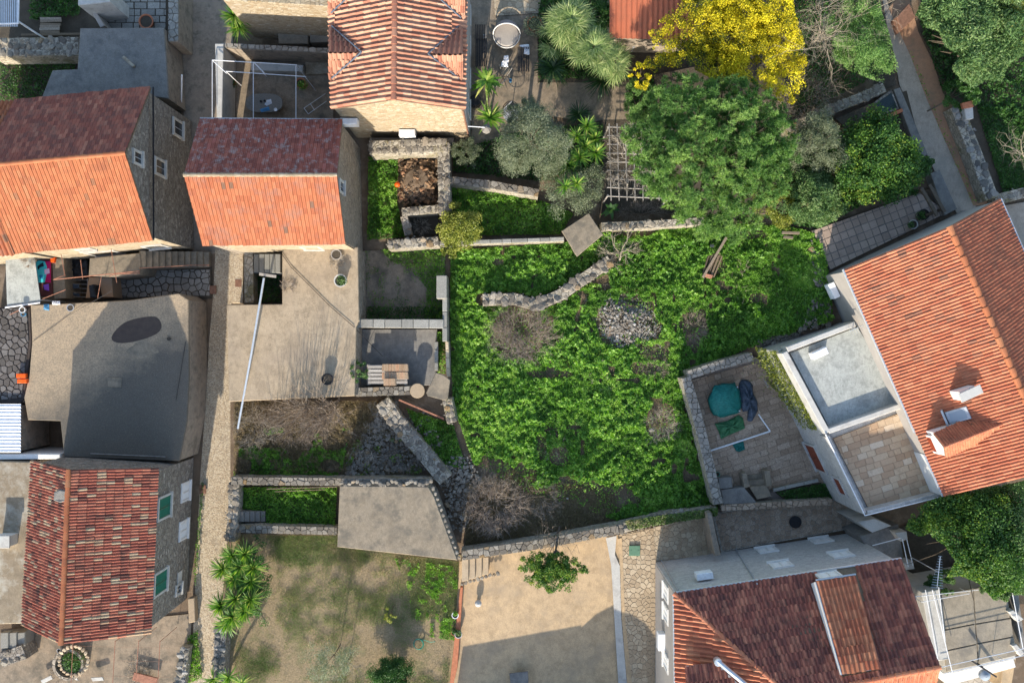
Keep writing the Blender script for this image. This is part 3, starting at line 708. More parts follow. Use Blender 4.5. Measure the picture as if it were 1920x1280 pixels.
def twigs(c, rad, n, h, g, levels=3, r=.012, spread=1., up=.6):
    """bare branching sticks as 3-sided prisms; returns V,F,tv"""
    segs = []
    def grow(p, d, l, r, lv):
        q = p+d*l; segs.append((p, q, r, r*.6))
        if lv <= 0: return
        for _ in range(2 if g.random() < .55 else 3):
            nd_ = unit(d+g.normal(size=3)*.55*spread+np.array([0, 0, .05])); grow(q, nd_, l*g.uniform(.55, .9), r*.62, lv-1)
    for _ in range(n):
        a = g.uniform(0, 6.283); rr = np.sqrt(g.random())*.55; p = np.array([c[0]+np.cos(a)*rr*rad[0], c[1]+np.sin(a)*rr*rad[1], c[2]])
        d = unit(np.array([np.cos(a)*g.uniform(.1, 1), np.sin(a)*g.uniform(.1, 1), up+g.random()*.5])); grow(p, d, h*g.uniform(.3, .5), r, levels)
    A = np.array([s[0] for s in segs]); B = np.array([s[1] for s in segs]); ra = np.array([s[2] for s in segs])[:, None]; rb = np.array([s[3] for s in segs])[:, None]
    d = unit(B-A); x = unit(np.cross(d, np.array([.3, .2, .9]))); y = np.cross(d, x); V = []
    for P_, R_ in ((A, ra), (B, rb)):
        for k in range(3):
            t = 2*np.pi*k/3; V.append(P_+(x*np.cos(t)+y*np.sin(t))*R_)
    V = np.stack(V, 1).reshape(-1, 3); b = np.arange(len(A))*6
    F = np.concatenate([np.stack([b+k, b+(k+1) % 3, b+3+(k+1) % 3, b+3+k], 1) for k in range(3)]); return V, F, np.tile(g.random(len(A)), 3)
def bare_shrub(px, py, rad_px, h, n, label, mat='twig', levels=3, r=.011, seed=1, spread=1., up=.5, name='bare_shrub', cat='shrub', gz=None, group=None):
    g = np.random.default_rng(seed); gz = float(hz(px, py)) if gz is None else gz; c = W(px, py, gz); k = CAM_H/FPX
    V, F, tv = twigs(c, (rad_px[0]*k, rad_px[1]*k), n, h, g, levels, r, spread, up); return mk(name, V, F, M[mat], None, label, cat, group, tv=tv)
def scatter(poly, n, seed, mask=None):
    """uniform pixel positions in a polygon"""
    g = np.random.default_rng(seed); xs = [p[0] for p in poly]; ys = [p[1] for p in poly]; X = g.uniform(min(xs), max(xs), n*4); Y = g.uniform(min(ys), max(ys), n*4)
    k = inpoly(X, Y, poly)
    if mask is not None: k &= mask(X, Y, g)
    X, Y = X[k][:n], Y[k][:n]; return X, Y, g
def px_world(X, Y, z):
    k = (CAM_H-z)/FPX; return np.stack([(X-960)*k, (640-Y)*k, z+0*X], 1)
def ground_cover(name, poly, n, mat, label, size, mask=None, hmax=.35, hsc=1.1, seed=1, cat='ground cover', up=.35, gz=None, z0=.03, tvb=0., asp=.7, thick=.12):
    X, Y, g = scatter(poly, n, seed, mask); base = hz(X, Y) if gz is None else gz+0*X; p = px_world(X, Y, base)
    hgt = hmax*np.clip(vnoise(p[:, 0], p[:, 1], hsc*2.2, seed)*.55+vnoise(p[:, 0], p[:, 1], hsc*5, seed+1)*.6-.15, 0, 1)
    p[:, 2] += z0+hgt-g.random(len(X))*np.minimum(hgt, thick)
    V, F = rand_leaf(p, size, size*asp, g, up); tv = np.clip(.15+.5*g.random(len(X))+.5*(vnoise(p[:, 0], p[:, 1], 1.4, seed+2)-.5)+.25*hgt/hmax+tvb+.45*(vnoise(p[:, 0], p[:, 1], .45, seed+3)-.5), 0, 1)
    return mk(name, V, F, mat, None, label, cat, None, 'stuff', tv=tv)
# ================================================================ GROUND
gx = np.concatenate([[-6000, -2500, -800, -200], np.arange(0, 1921, 24), [2100, 2600, 4200, 7500]]); gy = np.concatenate([[-5000, -2000, -600, -150], np.arange(0, 1281, 24), [1400, 1900, 3300, 6000]])
GX, GY = np.meshgrid(gx, gy); HZ = hz(GX, GY); k_ = (CAM_H-HZ)/FPX
wx, wy = (GX-960)*k_, (640-GY)*k_
bumps = .05*(vnoise(wx, wy, 1.1, 3)-.5)
V = np.stack([wx, wy, HZ-.16], -1).reshape(-1, 3); nx_, ny_ = len(gx), len(gy)
ii = (np.arange(ny_-1)[:, None]*nx_+np.arange(nx_-1)[None]).ravel()
F = np.stack([ii, ii+nx_, ii+nx_+1, ii+1], 1)
mk('ground', V, F, M['soil'], kind='structure', smooth=True)
_k = [0.0]
def topz(o): return max(v.co.z for v in o.data.vertices)
def lay(name, pts, mat, dz=0.0, **kw):
    _k[0] += .004; return sheet(name, pts, dz+_k[0]-.12, M[mat], **kw)
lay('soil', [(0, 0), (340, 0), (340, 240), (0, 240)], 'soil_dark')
lay('alley', [(338, -60), (430, -60), (445, 235), (443, 475), (362, 475), (345, 230)], 'render_wall')
lane = [(404, 466), (399, 560), (392, 640), (385, 760), (375, 900), (368, 1050), (358, 1290), (405, 1290), (412, 1180), (428, 1000), (436, 890), (442, 800), (434, 750), (434, 570), (441, 468)]
lay('cobbled_lane', lane, 'cobble')
lay('lawn', [(436, 1000), (640, 1002), (865, 1040), (862, 1100), (850, 1290), (430, 1290)], 'lawn_soil')
lay('garden_soil', [(690, 265), (1330, 265), (1395, 660), (1350, 960), (1180, 990), (870, 1035), (835, 880), (835, 450), (690, 450)], 'soil')
lay('scrub_soil', [(432, 752), (668, 748), (760, 745), (850, 795), (860, 900), (640, 900), (432, 900)], 'soil')
lay('ruin_floor', [(672, 470), (835, 470), (832, 600), (672, 602)], 'yard_floor')
lay('sunken_garden', [(440, 905), (640, 905), (640, 990), (440, 990)], 'soil_dark')
lay('courtyard', [(862, 1052), (1160, 1000), (1163, 1290), (845, 1290)], 'ochre_court')
lay('yard', [(0, 1185), (360, 1150), (352, 1290), (-10, 1290)], 'yard_floor')
lay('yard', [(205, 500), (398, 500), (398, 560), (205, 560)], 'soil_dark')
lay('yard', [(110, 475), (215, 475), (215, 560), (110, 560)], 'soil_dark')
lay('patio', [(405, 100), (625, 100), (625, 240), (405, 240)], 'yard_floor')
lay('garden_terrace', [(880, -40), (1010, -40), (1010, 150), (1180, 150), (1185, 240), (1010, 215), (1000, 260), (885, 300)], 'yard_floor')
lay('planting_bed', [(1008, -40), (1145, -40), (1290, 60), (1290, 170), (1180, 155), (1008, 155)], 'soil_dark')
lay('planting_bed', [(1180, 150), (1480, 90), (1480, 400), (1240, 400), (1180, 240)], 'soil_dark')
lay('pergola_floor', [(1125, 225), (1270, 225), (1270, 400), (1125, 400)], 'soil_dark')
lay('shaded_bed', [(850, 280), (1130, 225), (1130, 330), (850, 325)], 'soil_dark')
PR = [(1650, -30), (1651, 15), (1672, 82), (1687, 160), (1705, 200), (1727, 265), (1752, 320), (1795, 402), (1832, 392), (1797, 320), (1770, 260), (1737, 185), (1707, 105), (1668, 20), (1655, -30)]
lay('footpath', PR, 'path_grey')
lay('dirt_strip', [(1666, 16), (1707, 105), (1737, 185), (1770, 260), (1797, 320), (1825, 386), (1868, 380), (1840, 320), (1793, 200), (1768, 175), (1750, 118), (1722, 60), (1700, -20)], 'dirt_path')
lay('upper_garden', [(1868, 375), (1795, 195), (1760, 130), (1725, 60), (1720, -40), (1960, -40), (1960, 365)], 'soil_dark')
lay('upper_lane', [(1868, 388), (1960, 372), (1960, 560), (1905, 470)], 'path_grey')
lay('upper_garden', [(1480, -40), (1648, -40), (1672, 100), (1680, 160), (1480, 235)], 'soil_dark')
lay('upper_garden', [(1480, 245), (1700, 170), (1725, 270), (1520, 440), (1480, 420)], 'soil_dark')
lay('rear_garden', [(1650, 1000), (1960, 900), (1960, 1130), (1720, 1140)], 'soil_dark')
# crazy paving, laid stone by stone (far part in the material)
b = lay('stone_paving', [(1160, 1002), (1240, 985), (1335, 962), (1352, 1045), (1238, 1062), (1250, 1290), (1166, 1290)], 'crazy')
R_ = random.Random(3)
for q, sd in (([(1166, 1003), (1236, 987), (1232, 1060), (1238, 1120), (1168, 1120)], 31), ([(1168, 1120), (1238, 1120), (1240, 1288), (1170, 1288)], 32), ([(1238, 990), (1326, 966), (1340, 1040), (1236, 1050)], 33)):
    flags(b, [tuple(W(x, y, 0))[:2] for x, y in q], topz(b)+.001, M['flag_ochre'], .30, joint=.03, th=.02, seed=sd, nmax=100)
b = lay('stone_lane', [(1335, 962), (1560, 925), (1640, 960), (1600, 990), (1352, 1035)], 'crazy_grey')
flags(b, [tuple(W(x, y, 0))[:2] for x, y in [(1340, 963), (1560, 930), (1625, 962), (1590, 990), (1355, 1032)]], topz(b)+.001, M['flag_court'], .32, joint=.03, th=.02, seed=34, nmax=280)
b = lay('stone_paving', [(925, -30), (1020, -30), (1010, 25), (928, 30)], 'crazy'); flags(b, [tuple(W(x, y, 0))[:2] for x, y in [(928, -20), (1012, -20), (1005, 22), (930, 25)]], topz(b)+.001, M['flag_ochre'], .36, joint=.03, th=.02, seed=35, nmax=80)
lay('concrete_strip', [(1136, 1010), (1158, 1002), (1155, 1040), (1160, 1290), (1180, 1290), (1172, 1150), (1166, 1050), (1150, 1042), (1160, 1150), (1165, 1290), (1160, 1290), (1150, 1150), (1145, 1050)], 'concrete_slab') if False else None
lay('concrete_strip', [(1136, 1008), (1156, 1004), (1153, 1040), (1162, 1060), (1165, 1160), (1176, 1290), (1160, 1290), (1152, 1160), (1146, 1060)], 'parapet_pale', .02)
lay('kerb_strip', [(1157, 1010), (1166, 1008), (1168, 1060), (1172, 1160), (1186, 1290), (1177, 1290), (1166, 1160), (1163, 1060)], 'ochre_court', .024)
# stone-flagged yard by the steps below the orange roof
b = lay('stone_yard', [(212, 505), (396, 503), (396, 557), (212, 560)], 'soil_dark'); flags(b, [tuple(W(x, y, 0))[:2] for x, y in [(214, 507), (394, 505), (394, 555), (214, 558)]], topz(b)+.001, M['flag_yard'], .42, joint=.05, th=.04, seed=36, nmax=120)
b = lay('stone_yard', [(165, -20), (318, -20), (318, 60), (165, 60)], 'soil_dark', 1.0); flags(b, [tuple(W(x, y, 1))[:2] for x, y in [(188, -18), (312, -18), (312, 56), (188, 56)]], topz(b)+.001, M['flag_pale'], .6, joint=.05, th=.04, grid=(.62, .42, 'random'), seed=37, nmax=60)
# ================================================================ HOUSES
def house(label, base, cat='house'): return thing('house', base, label, cat)
def east_gutter(parent, a, b, mat='metal_black', r=.05): m = MB(); m.tube([a, b], r, 6); return m.build('gutter', M[mat], parent)
# --- A, the house with the bright orange roof at the left edge
zA, rA = 6.1, 9.1; xg = -27.4
A = [W(28, 475, zA), W(287, 450, zA), W(283, 163, zA), W(28, 188, zA)]; AR = [W(-40, 312, rA), W(235, 287, rA)]
hA = house('grey stone house with bright orange tiled roof beside the outdoor stairs', W(250, 330, 0))
gable_walls(hA, A, AR, 0, M['wall_grey'])
d = deck(hA, [[A[0], A[1], AR[1], AR[0]], [A[3], A[2], AR[1], AR[0]]], M['wood'])
slope(d, A[0], A[1], AR[0], AR[1], .2, .385, 'marseille', M['tile_a'], 170, seed=11, tvf=lambda c, r, i, j: (.98 if r.random() < .025 else .93 if r.random() < .06 else r.uniform(.1, .85)))
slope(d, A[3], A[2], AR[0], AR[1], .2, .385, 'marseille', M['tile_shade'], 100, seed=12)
ridge(d, AR[0], AR[1], M['tile_a'], .12, .4)
east_gutter(hA, Vector((-19.80, A[2].y, 6.05)), Vector((-19.78, A[1].y, 6.05)))
PA = Vector((-20.05, 9, 0)); window(hA, 257, 296, PA, (1, 0, 0), .55, .8); window(hA, 299, 314, PA, (1, 0, 0), .75, 1.1); window(hA, 333, 241, PA, (1, 0, 0), .8, 1.15)
PAS = A[1]+Vector((0, .22, 0)); NS = (A[1]-A[0]).cross(Vector((0, 0, 1))).normalized()
window(hA, 292, 461, PAS, NS, 1.0, 1.1); window(hA, 196, 473, PAS, NS, 1.5, 1.3); window(hA, 160, 466, PAS, NS, .7, .5)
# the facade is faced with cream stone on its sunny side
m = MB(); a_, b_ = A[0]+Vector((.25, .2, 0)), A[1]+Vector((-.2, .2, 0)); dS = (b_-a_).normalized(); m.box((a_+b_)/2+Vector((0, 0, -3.1)), dS, dS.cross(Vector((0, 0, 1))), (0, 0, 1), (b_-a_).length/2, .015, 2.98); m.build('facade', M['wall_cream'], hA)
h2 = house('end house with dull pink tiled roof at the left edge beside the orange roof', W(-30, 440, 0))
A2 = [W(-120, 488, 6.2), W(27, 477, 6.2), W(27, 190, 6.2), W(-120, 205, 6.2)]; AR2 = [W(-190, 330, 9.0), W(-41, 314, 9.0)]
gable_walls(h2, A2, AR2, 0, M['wall_cream']); d = deck(h2, [[A2[0], A2[1], AR2[1], AR2[0]], [A2[3], A2[2], AR2[1], AR2[0]]], M['wood'])
slope(d, A2[0], A2[1], AR2[0], AR2[1], .24, .4, 'barrel', M['tile_b'], 40, seed=13); slope(d, A2[3], A2[2], AR2[0], AR2[1], .24, .4, 'barrel', M['tile_b'], 20, seed=14)
# --- B
zB, rB = 5.8, 8.1
B = [W(380, 460, zB), W(648, 457, zB), W(642, 226, zB), W(375, 224, zB)]; BR = [W(345, 328, rB), W(632, 328, rB)]
hB = house('stone house with worn red roof, its shaded half spotted with pale lichen', W(560, 360, 0))
gable_walls(hB, B, BR, 0, M['wall_stone'], inset=.12)
d = deck(hB, [[B[0], B[1], BR[1], BR[0]], [B[3], B[2], BR[1], BR[0]]], M['wood'])
slope(d, B[0], B[1], BR[0], BR[1], .205, .385, 'marseille', M['tile_b'], 180, seed=21, tvf=lambda c, r, i, j: (1. if r.random() < .02 else r.uniform(.1, .9)), hole=lambda c: (c-W(584, 424, 6.6)).length < .16)
slope(d, B[3], B[2], BR[0], BR[1], .205, .385, 'marseille', M['tile_lichen'], 110, seed=22, tvf=lambda c, r, i, j: (1. if r.random() < .05 else r.uniform(0, .8)))
ridge(d, BR[0], BR[1], M['concrete_brown'], .11, .42, seed=5)
m = MB(); m.tube([B[3]+Vector((.0, .05, -.02)), B[2]+Vector((0, .05, -.02))], .06, 6); m.build('gutter', M['metal_grey'], hB)
PB = Vector((-9.34, 8, 0)); window(hB, 639, 350, PB, (1, 0, 0), .5, .9)
PBS = B[1]+Vector((0, .12, 0)); m = MB(); m.box((B[0]+B[1])/2+Vector((0, .1, -2.95)), (1, 0, 0), (0, 1, 0), (0, 0, 1), (B[1]-B[0]).length/2-.15, .018, 2.75); m.build('facade', M['wall_cream'], hB)
window(hB, 584, 463, PBS, (0, -1, 0), .9, 1.2, 'green')
# --- C
zC, rC = 5.5, 8.2
C_ = [W(283, 1188, zC), W(297, 877, zC), W(60, 862, zC), W(42, 1172, zC)]; CR = [W(115, 1207, rC), W(129, 880, rC)]
hC = house('stone house with red and cream barrel tiled roof and green shutters on the lane', W(330, 1040, 0))
gable_walls(hC, C_, CR, 0, M['wall_grey'])
d = deck(hC, [[C_[0], C_[1], CR[1], CR[0]], [C_[3], C_[2], CR[1], CR[0]]], M['wood'])
def tvC(c, r, i, j):
    q = r.random(); return r.uniform(.86, 1) if q < .17 else r.uniform(0, .1) if q < .27 else r.uniform(.2, .78)
slope(d, C_[0], C_[1], CR[0], CR[1], .165, .43, 'barrel_low', M['tile_c'], 230, tvf=tvC, seed=31)
slope(d, C_[3], C_[2], CR[0], CR[1], .165, .43, 'barrel_low', M['tile_c'], 60, tvf=tvC, seed=32)
ridge(d, CR[0], CR[1], M['tile_a'], .14, .5, tvr=(0, 1), seed=6)
m = MB(); c = W(119, 929, 8.0); m.prism([c+Vector((-.55, -.25, .0)), c+Vector((-.5, .2, .02)), c+Vector((-.1, .36, .2)), c+Vector((.3, .3, .26)), c+Vector((.34, -.2, .24)), c+Vector((-.1, -.34, .16))], 7.4, .05); m.build('mortar_patch', M['concrete_grey'], hC)
PC = Vector((-19.98, -7, 0)); NC = Vector((311, 14, 0)); NC = Vector((1, -.045, 0))
PC = (C_[0]+C_[1])/2+Vector((-.22, 0, 0)); NC = Vector(((C_[1]-C_[0]).y, -(C_[1]-C_[0]).x, 0)).normalized()
window(hC, 307, 950, PC, NC, 1.15, 1.5, 'green'); window(hC, 300, 1091, PC, NC, 1.15, 1.5, 'green')
window(hC, 347, 921, PC, NC, .95, 1.0, 'white', M['paint_white']); window(hC, 343, 993, PC, NC, .95, 1.0, 'white', M['paint_white']); window(hC, 334, 1104, PC, NC, .45, .6)
m = MB(); m.box(hit(336, 1083, PC, NC)+NC*.03, NC.cross(Vector((0, 0, 1))), (0, 0, 1), NC, .4, .3, .02); m.build('wall_plaque', M['parapet_pale'], hC)
# flat brown roof west of C
hF = house('low building with flat mossy brown concrete roof and white chimney', W(0, 1010, 0), 'building')
fl = [W(-90, 862, 3.2), W(66, 866, 3.2), W(54, 1168, 3.2), W(-90, 1172, 3.2)]
m = MB(); m.prism([p-Vector((0, 0, .2)) for p in fl], 0, .02); m.build('wall', M['render_wall'], hF); m = MB(); m.prism(fl, 3.02, .04); m.build('roof', M['concrete_brown'], hF)
c = W(8, 1014, 3.9); m = MB(); m.abox(c.x-.55, c.y-.3, 3.2, c.x+.35, c.y+.3, 4.0, .02); o = m.build('chimney', M['paint_white'], hF)
m = MB(); m.abox(c.x-.62, c.y-.36, 4.02, c.x+.42, c.y+.36, 4.1, .02); m.build('chimney_cap', M['parapet_pale'], o)
# --- K
zK, rK = 6.5, 8.5
K = [W(872, 206, zK), W(875, -70, zK), W(614, -70, zK), W(622, 205, zK)]; KR = [W(738, 187, rK), W(741, -95, rK)]
hK = house('tall cream stone house with salmon barrel tiled roof and four small cross gables', W(790, 240, 0))
gable_walls(hK, K, KR, 0, M['wall_cream'], inset=.1, drop=.14)
d = deck(hK, [[K[0], K[1], KR[1], KR[0]], [K[3], K[2], KR[1], KR[0]]], M['wood'])
slope(d, K[0], K[1], KR[0], KR[1], .262, .47, 'barrel', M['tile_k'], 150, seed=41); slope(d, K[3], K[2], KR[0], KR[1], .262, .47, 'barrel', M['tile_k'], 150, seed=42)
ridge(d, KR[0], KR[1], M['tile_k'], .15, .46, tvr=(0, .5), seed=7)
m = MB(); m.box((K[0]+K[1])/2+Vector((-.08, 0, -3.4)), (K[1]-K[0]), Vector((1, 0, 0)), (0, 0, 1), (K[1]-K[0]).length/2-.12, .03, 3.2); m.build('side_wall', M['render_grey'], hK)
for k, (rx0, rx1, ry, sgn, yb, yt) in enumerate([(616, 679, 100, -1, 149, 51), (868, 803, 103, 1, 149, 50), (615, 672, -20, -1, 27, -66), (872, 806, -17, 1, 36, -68)]):
    zr_ = 7.55; a = W(rx0, ry, zr_); b = W(rx1, ry, zr_); s0 = W(rx0+sgn*-0, yb, 6.62); s1 = W(rx0-sgn*7, yb, 6.62); n0 = W(rx0, yt, 6.62); n1 = W(rx0-sgn*7, yt, 6.62)
    dd = deck(hK, [[s0, s1, b, a], [n0, n1, b, a]], M['wood'], .08, 'cross_gable')
    slope(dd, s0, s1, a, b, .262, .45, 'barrel', M['tile_k'], 25, seed=43+k); slope(dd, n0, n1, a, b, .262, .45, 'barrel', M['tile_k'], 25, seed=53+k, tvf=lambda c, r, i, j: r.uniform(0, .35))
    vf = MB(); up_ = Vector((0, 0, .17)); vf.tube([b+up_, s1+up_], .045, 5); vf.tube([b+up_, n1+up_], .045, 5); vf.build('valley_flashing', M['valley'], dd)
    mw = MB(); mw.add([s0+Vector((-sgn*.1, 0, -.1)), n0+Vector((-sgn*.1, 0, -.1)), a+Vector((-sgn*.1, 0, -.12))], [(0, 1, 2)]); mw.build('gable', M['wall_cream'], dd)
PKS = K[0]+Vector((0, .1, 0))
for px, py in ((656, 222), (764, 243)):
    c = hit(px, py, PKS, Vector((0, 1, 0))); m = MB(); m.abox(c.x-.48, c.y-.42, c.z-.32, c.x+.48, c.y-.06, c.z+.32, .03); m.lathe((c.x-.1, c.y-.42, c.z), [(.24, -.01), (.24, .02), (.2, .03)], 14, (0, -1, 0)); o = m.build('air_conditioner', M['metal_white'], hK)
    m = MB(); m.abox(c.x-.4, c.y-.3, c.z-.4, c.x-.34, c.y, c.z-.34); m.abox(c.x+.34, c.y-.3, c.z-.4, c.x+.4, c.y, c.z-.34); m.build('bracket', M['metal_grey'], o)
m = MB(); m.tube([K[0]+Vector((-.12, -.02, -.1)), Vector((K[0].x-.12, K[0].y-.02, 0))], .05, 6); m.build('downpipe', M['rust'], hK)
for py in (20, 78, 140, 200): window(hK, 877, py, Vector((-2.66, 5, 0)), (1, 0, 0), .9, 1.3, 'green')
m = MB(); q = [(693, 258), (850, 258), (850, 268), (693, 268)]; m.prism(P(q, .9), 0, .03); m.build('plinth', M['concrete_grey'], hK)
# --- D
zD, rD = 5.85, 8.65
e0, e1, r0, r1, f0 = W(1583, 505, zD), W(1770, 930, zD), W(1780, 425, rD), W(1979, 880, rD), W(1873, 373, zD); f1 = e1+(f0-e0)
hD = house('large white house with new orange barrel tiled roof, roof terrace and small dormer', W(1640, 800, 0))
gable_walls(hD, [e0, e1, f1, f0], [r0, r1], 0, M['render_grey'], inset=.12)
d = deck(hD, [[e0, e1, r1, r0], [f0, f1, r1, r0]], M['wood'])
def tvD(c, r, i, j): return r.uniform(.93, 1) if r.random() < (.22 if c.y > -2 else .02)*(1 if (c-e0).length > 4 else 1.3) and j > 1 and vnoise(c.x, c.y, 1.3, 4) > .55 else r.uniform(0, .85)
slope(d, e0, e1, r0, r1, .185, .44, 'barrel_low', M['tile_d'], 230, tvf=tvD, seed=51); slope(d, f0, f1, r0, r1, .185, .40, 'barrel_low', M['tile_d'], 60, seed=52, tvf=lambda c, r, i, j: r.uniform(0, .6))
ridge(d, r0, r1, M['tile_a'], .17, .62, seed=8)
m = MB(); g0, g1 = e0+Vector((-.08, 0, 0)), e1+Vector((-.08, 0, 0)); m.tube([g0, g0.lerp(g1, .72)], .065, 6); m.tube([g0.lerp(g1, .815), g1], .065, 6); m.build('gutter', M['galv'], hD)
m = MB(); m.tube([f0+Vector((.1, .02, 0)), f1+Vector((.1, .02, 0))], .06, 6); m.build('gutter', M['galv'], hD)
# wing with flat roof and roof terrace
wing = [(1467, 657), (1609, 603), (1768, 930), (1622, 966), (1548, 812)]; zt = 4.9
m = MB(); m.prism([v-Vector((0, 0, .75)) for v in P(wing, zt)], 0, .01); m.build('wing', M['wall_pale'], hD)
def par(a, b, w=.26, z=zt, lo=3.95, mat='parapet_pale', nm='parapet'):
    a, b = W(*a, z), W(*b, z); dd_ = (b-a).normalized(); n = Vector((-dd_.y, dd_.x, 0))*w/2; m = MB(); m.prism([a+n, b+n, b-n, a-n], lo, .03); return m.build(nm, M[mat], hD)
par((1471, 660), (1552, 811), .34); par((1476, 655), (1604, 607), .3); par((1554, 808), (1700, 757), .3); par((1552, 818), (1622, 962), .22, mat='wall_pale'); par((1627, 961), (1766, 926), .22, mat='wall_pale')
m = MB(); m.prism(P([(1482, 662), (1608, 613), (1695, 757), (1556, 803)], 4.37), 4.05, .01); m.build('flat_roof', M['concrete_new'], hD)
tf = P([(1562, 822), (1703, 768), (1760, 925), (1630, 956)], 4.25); m = MB(); m.prism([v-Vector((0, 0, .04)) for v in tf], 4.1, .01); tfo = m.build('terrace_floor', M['court_floor'], hD)
flags(tfo, [tuple(v)[:2] for v in tf], 4.215, M['flag_beige'], .5, joint=.012, th=.03, grid=(.62, .36, 'random'), rot=math.radians(18), seed=38, nmax=290, proud=.004)
m = MB(); m.tube([W(1548, 814, 4.97), W(1622, 966, 4.97), W(1768, 930, 4.97)], .035, 6); m.build('railing', M['metal_white'], hD)
m = MB(); a, b = W(1700, 763, 5.55), W(1768, 928, 5.55); dd_ = (b-a).normalized(); n = Vector((-dd_.y, dd_.x, 0))*.05; c_, d_ = a.lerp(b, .24), a.lerp(b, .54); m.prism([a+n, c_+n, c_-n, a-n], 4.25, .01); m.prism([d_+n, b+n, b-n, d_-n], 4.25, .01); m.build('side_wall', M['paint_white'], hD)
PW = W(1548, 812, zt); dW = (W(1622, 966, zt)-W(1548, 812, zt)).normalized(); NW_ = Vector((dW.y, -dW.x, 0)); NW_ = NW_ if NW_.x < 0 else -NW_
PW = PW+NW_*.012
window(hD, 1530, 858, PW, NW_, 1.7, 1.5, 'brown', M['wall_pale']); window(hD, 1576, 911, PW, NW_, 1.0, .8, 'brown', M['wall_pale'])
# dormer
u_ = (r0-e0); u_.z = 0; u_.normalize()
da, db, dn, ds = W(1770, 838, 7.95), W(1893, 790, 7.95), W(1750, 813, 7.15), W(1773, 857, 7.15); dn1 = dn+u_*2.2; ds1 = ds+u_*2.2
dd = deck(hD, [[dn, dn1, db, da], [ds, ds1, db, da]], M['wood'], .06, 'dormer')
slope(dd, dn, dn1, da, db, .15, .3, 'fine', M['tile_d'], 60, seed=61, tvf=lambda c, r, i, j: r.uniform(0, .5)); slope(dd, ds, ds1, da, db, .15, .3, 'fine', M['tile_d'], 80, seed=62, tvf=lambda c, r, i, j: r.uniform(.3, .8))
ridge(dd, da, db, M['tile_d'], .06, .3, seed=9)
ia, ib, ic = dn+u_*.12+Vector((0, 0, -.07)), ds+u_*.12+Vector((0, 0, -.07)), da+u_*.12+Vector((0, 0, -.1))
mw = MB(); mw.add([ia, ib, ic, Vector((ia.x, ia.y, 4.25)), Vector((ib.x, ib.y, 4.25))], [(0, 1, 2), (3, 4, 1, 0)]); q1, q2 = ia+u_*2.2, ib+u_*2.2
mw.add([ia, q1, Vector((q1.x, q1.y, 5.1)), Vector((ia.x, ia.y, 5.1))], [(0, 1, 2, 3)]); mw.add([ib, q2, Vector((q2.x, q2.y, 5.1)), Vector((ib.x, ib.y, 5.1))], [(0, 1, 2, 3)]); mw.build('dormer_wall', M['paint_white'], dd)
o = window(hD, 1738, 829, ia, -u_, .85, 1.75, 'glass', M['paint_white'])
for ch in list(o.children): bpy.data.objects.remove(ch)
c = hit(1738, 829, ia, -u_); m = MB(); Z = Vector((0, 0, 1)); X = Z.cross(u_).normalized(); m.box(c-u_*.04, X, Z, u_, .42, .87, .03); 
for k in (-1, 1): m.box(c-u_*.075+Z*k*.4, X, Z, u_, .28, .3, .012, .008)
dr = m.build('door', M['red_door'], o); m = MB(); m.box(c-u_*.12+X*.33, X, Z, u_, .02, .09, .02); m.build('handle', M['galv'], dr)
# skylight, chimney on the roof plane
nD = (e1-e0).cross(r0-e0).normalized(); nD = nD if nD.z > 0 else -nD; uD = (r0-e0).normalized(); vD = (e1-e0).normalized()
c = hit(1796, 777, e0, nD)+nD*.1; m = MB(); m.box(c, uD, vD, nD, .55, .36, .11, .03); o = m.build('skylight', M['metal_grey'], hD); m = MB(); m.box(c+nD*.115, uD, vD, nD, .40, .25, .01); m.build('pane', M['glass_sky'], o)
m = MB(); c2 = hit(1772, 782, e0, nD)+nD*.2; m.box(c2, uD, vD, nD, .05, .5, .2); m.build('flashing', M['metal_grey'], hD)
c = hit(1800, 735, e0, nD); m = MB(); m.box(c+Vector((0, 0, .25)), uD.cross(Vector((0, 0, 1))), (0, 0, 1), u_, .25, .6, .42, .02); o = m.build('chimney', M['paint_white'], hD)
m = MB(); cc = c+Vector((0, 0, 1.0)); m.box(cc, u_, vD, (0, 0, 1), .62, .24, .035, .01); [m.box(cc+u_*a-Vector((0, 0, .1)), u_, vD, (0, 0, 1), .05, .2, .08) for a in (-.4, 0, .4)]; m.build('chimney_cap', M['parapet_pale'], o)
# air conditioners
def aircon(px, py, P0, N, hid=None):
    N = Vector(N).normalized(); c = hit(px, py, P0, N)+N*.3; Z = Vector((0, 0, 1)); X = Z.cross(N); m = MB(); m.box(c, X, Z, N, .46, .32, .18, .02); m.lathe(c+N*.18+X*.08, [(.24, 0), (.24, .02), (.2, .03)], 14, N); return m.build('air_conditioner', M['metal_white'], hid)
o = aircon(1569, 541, e0+Vector((.12, 0, 0)), -u_, hD)
aircon(1673, 777, W(1690, 765, 4.45), -u_*1, hD)
c = W(1535, 662, 4.7); m = MB(); m.box(c, u_, vD, (0, 0, 1), .45, .2, .28, .03); m.build('air_conditioner', M['metal_white'], hD)
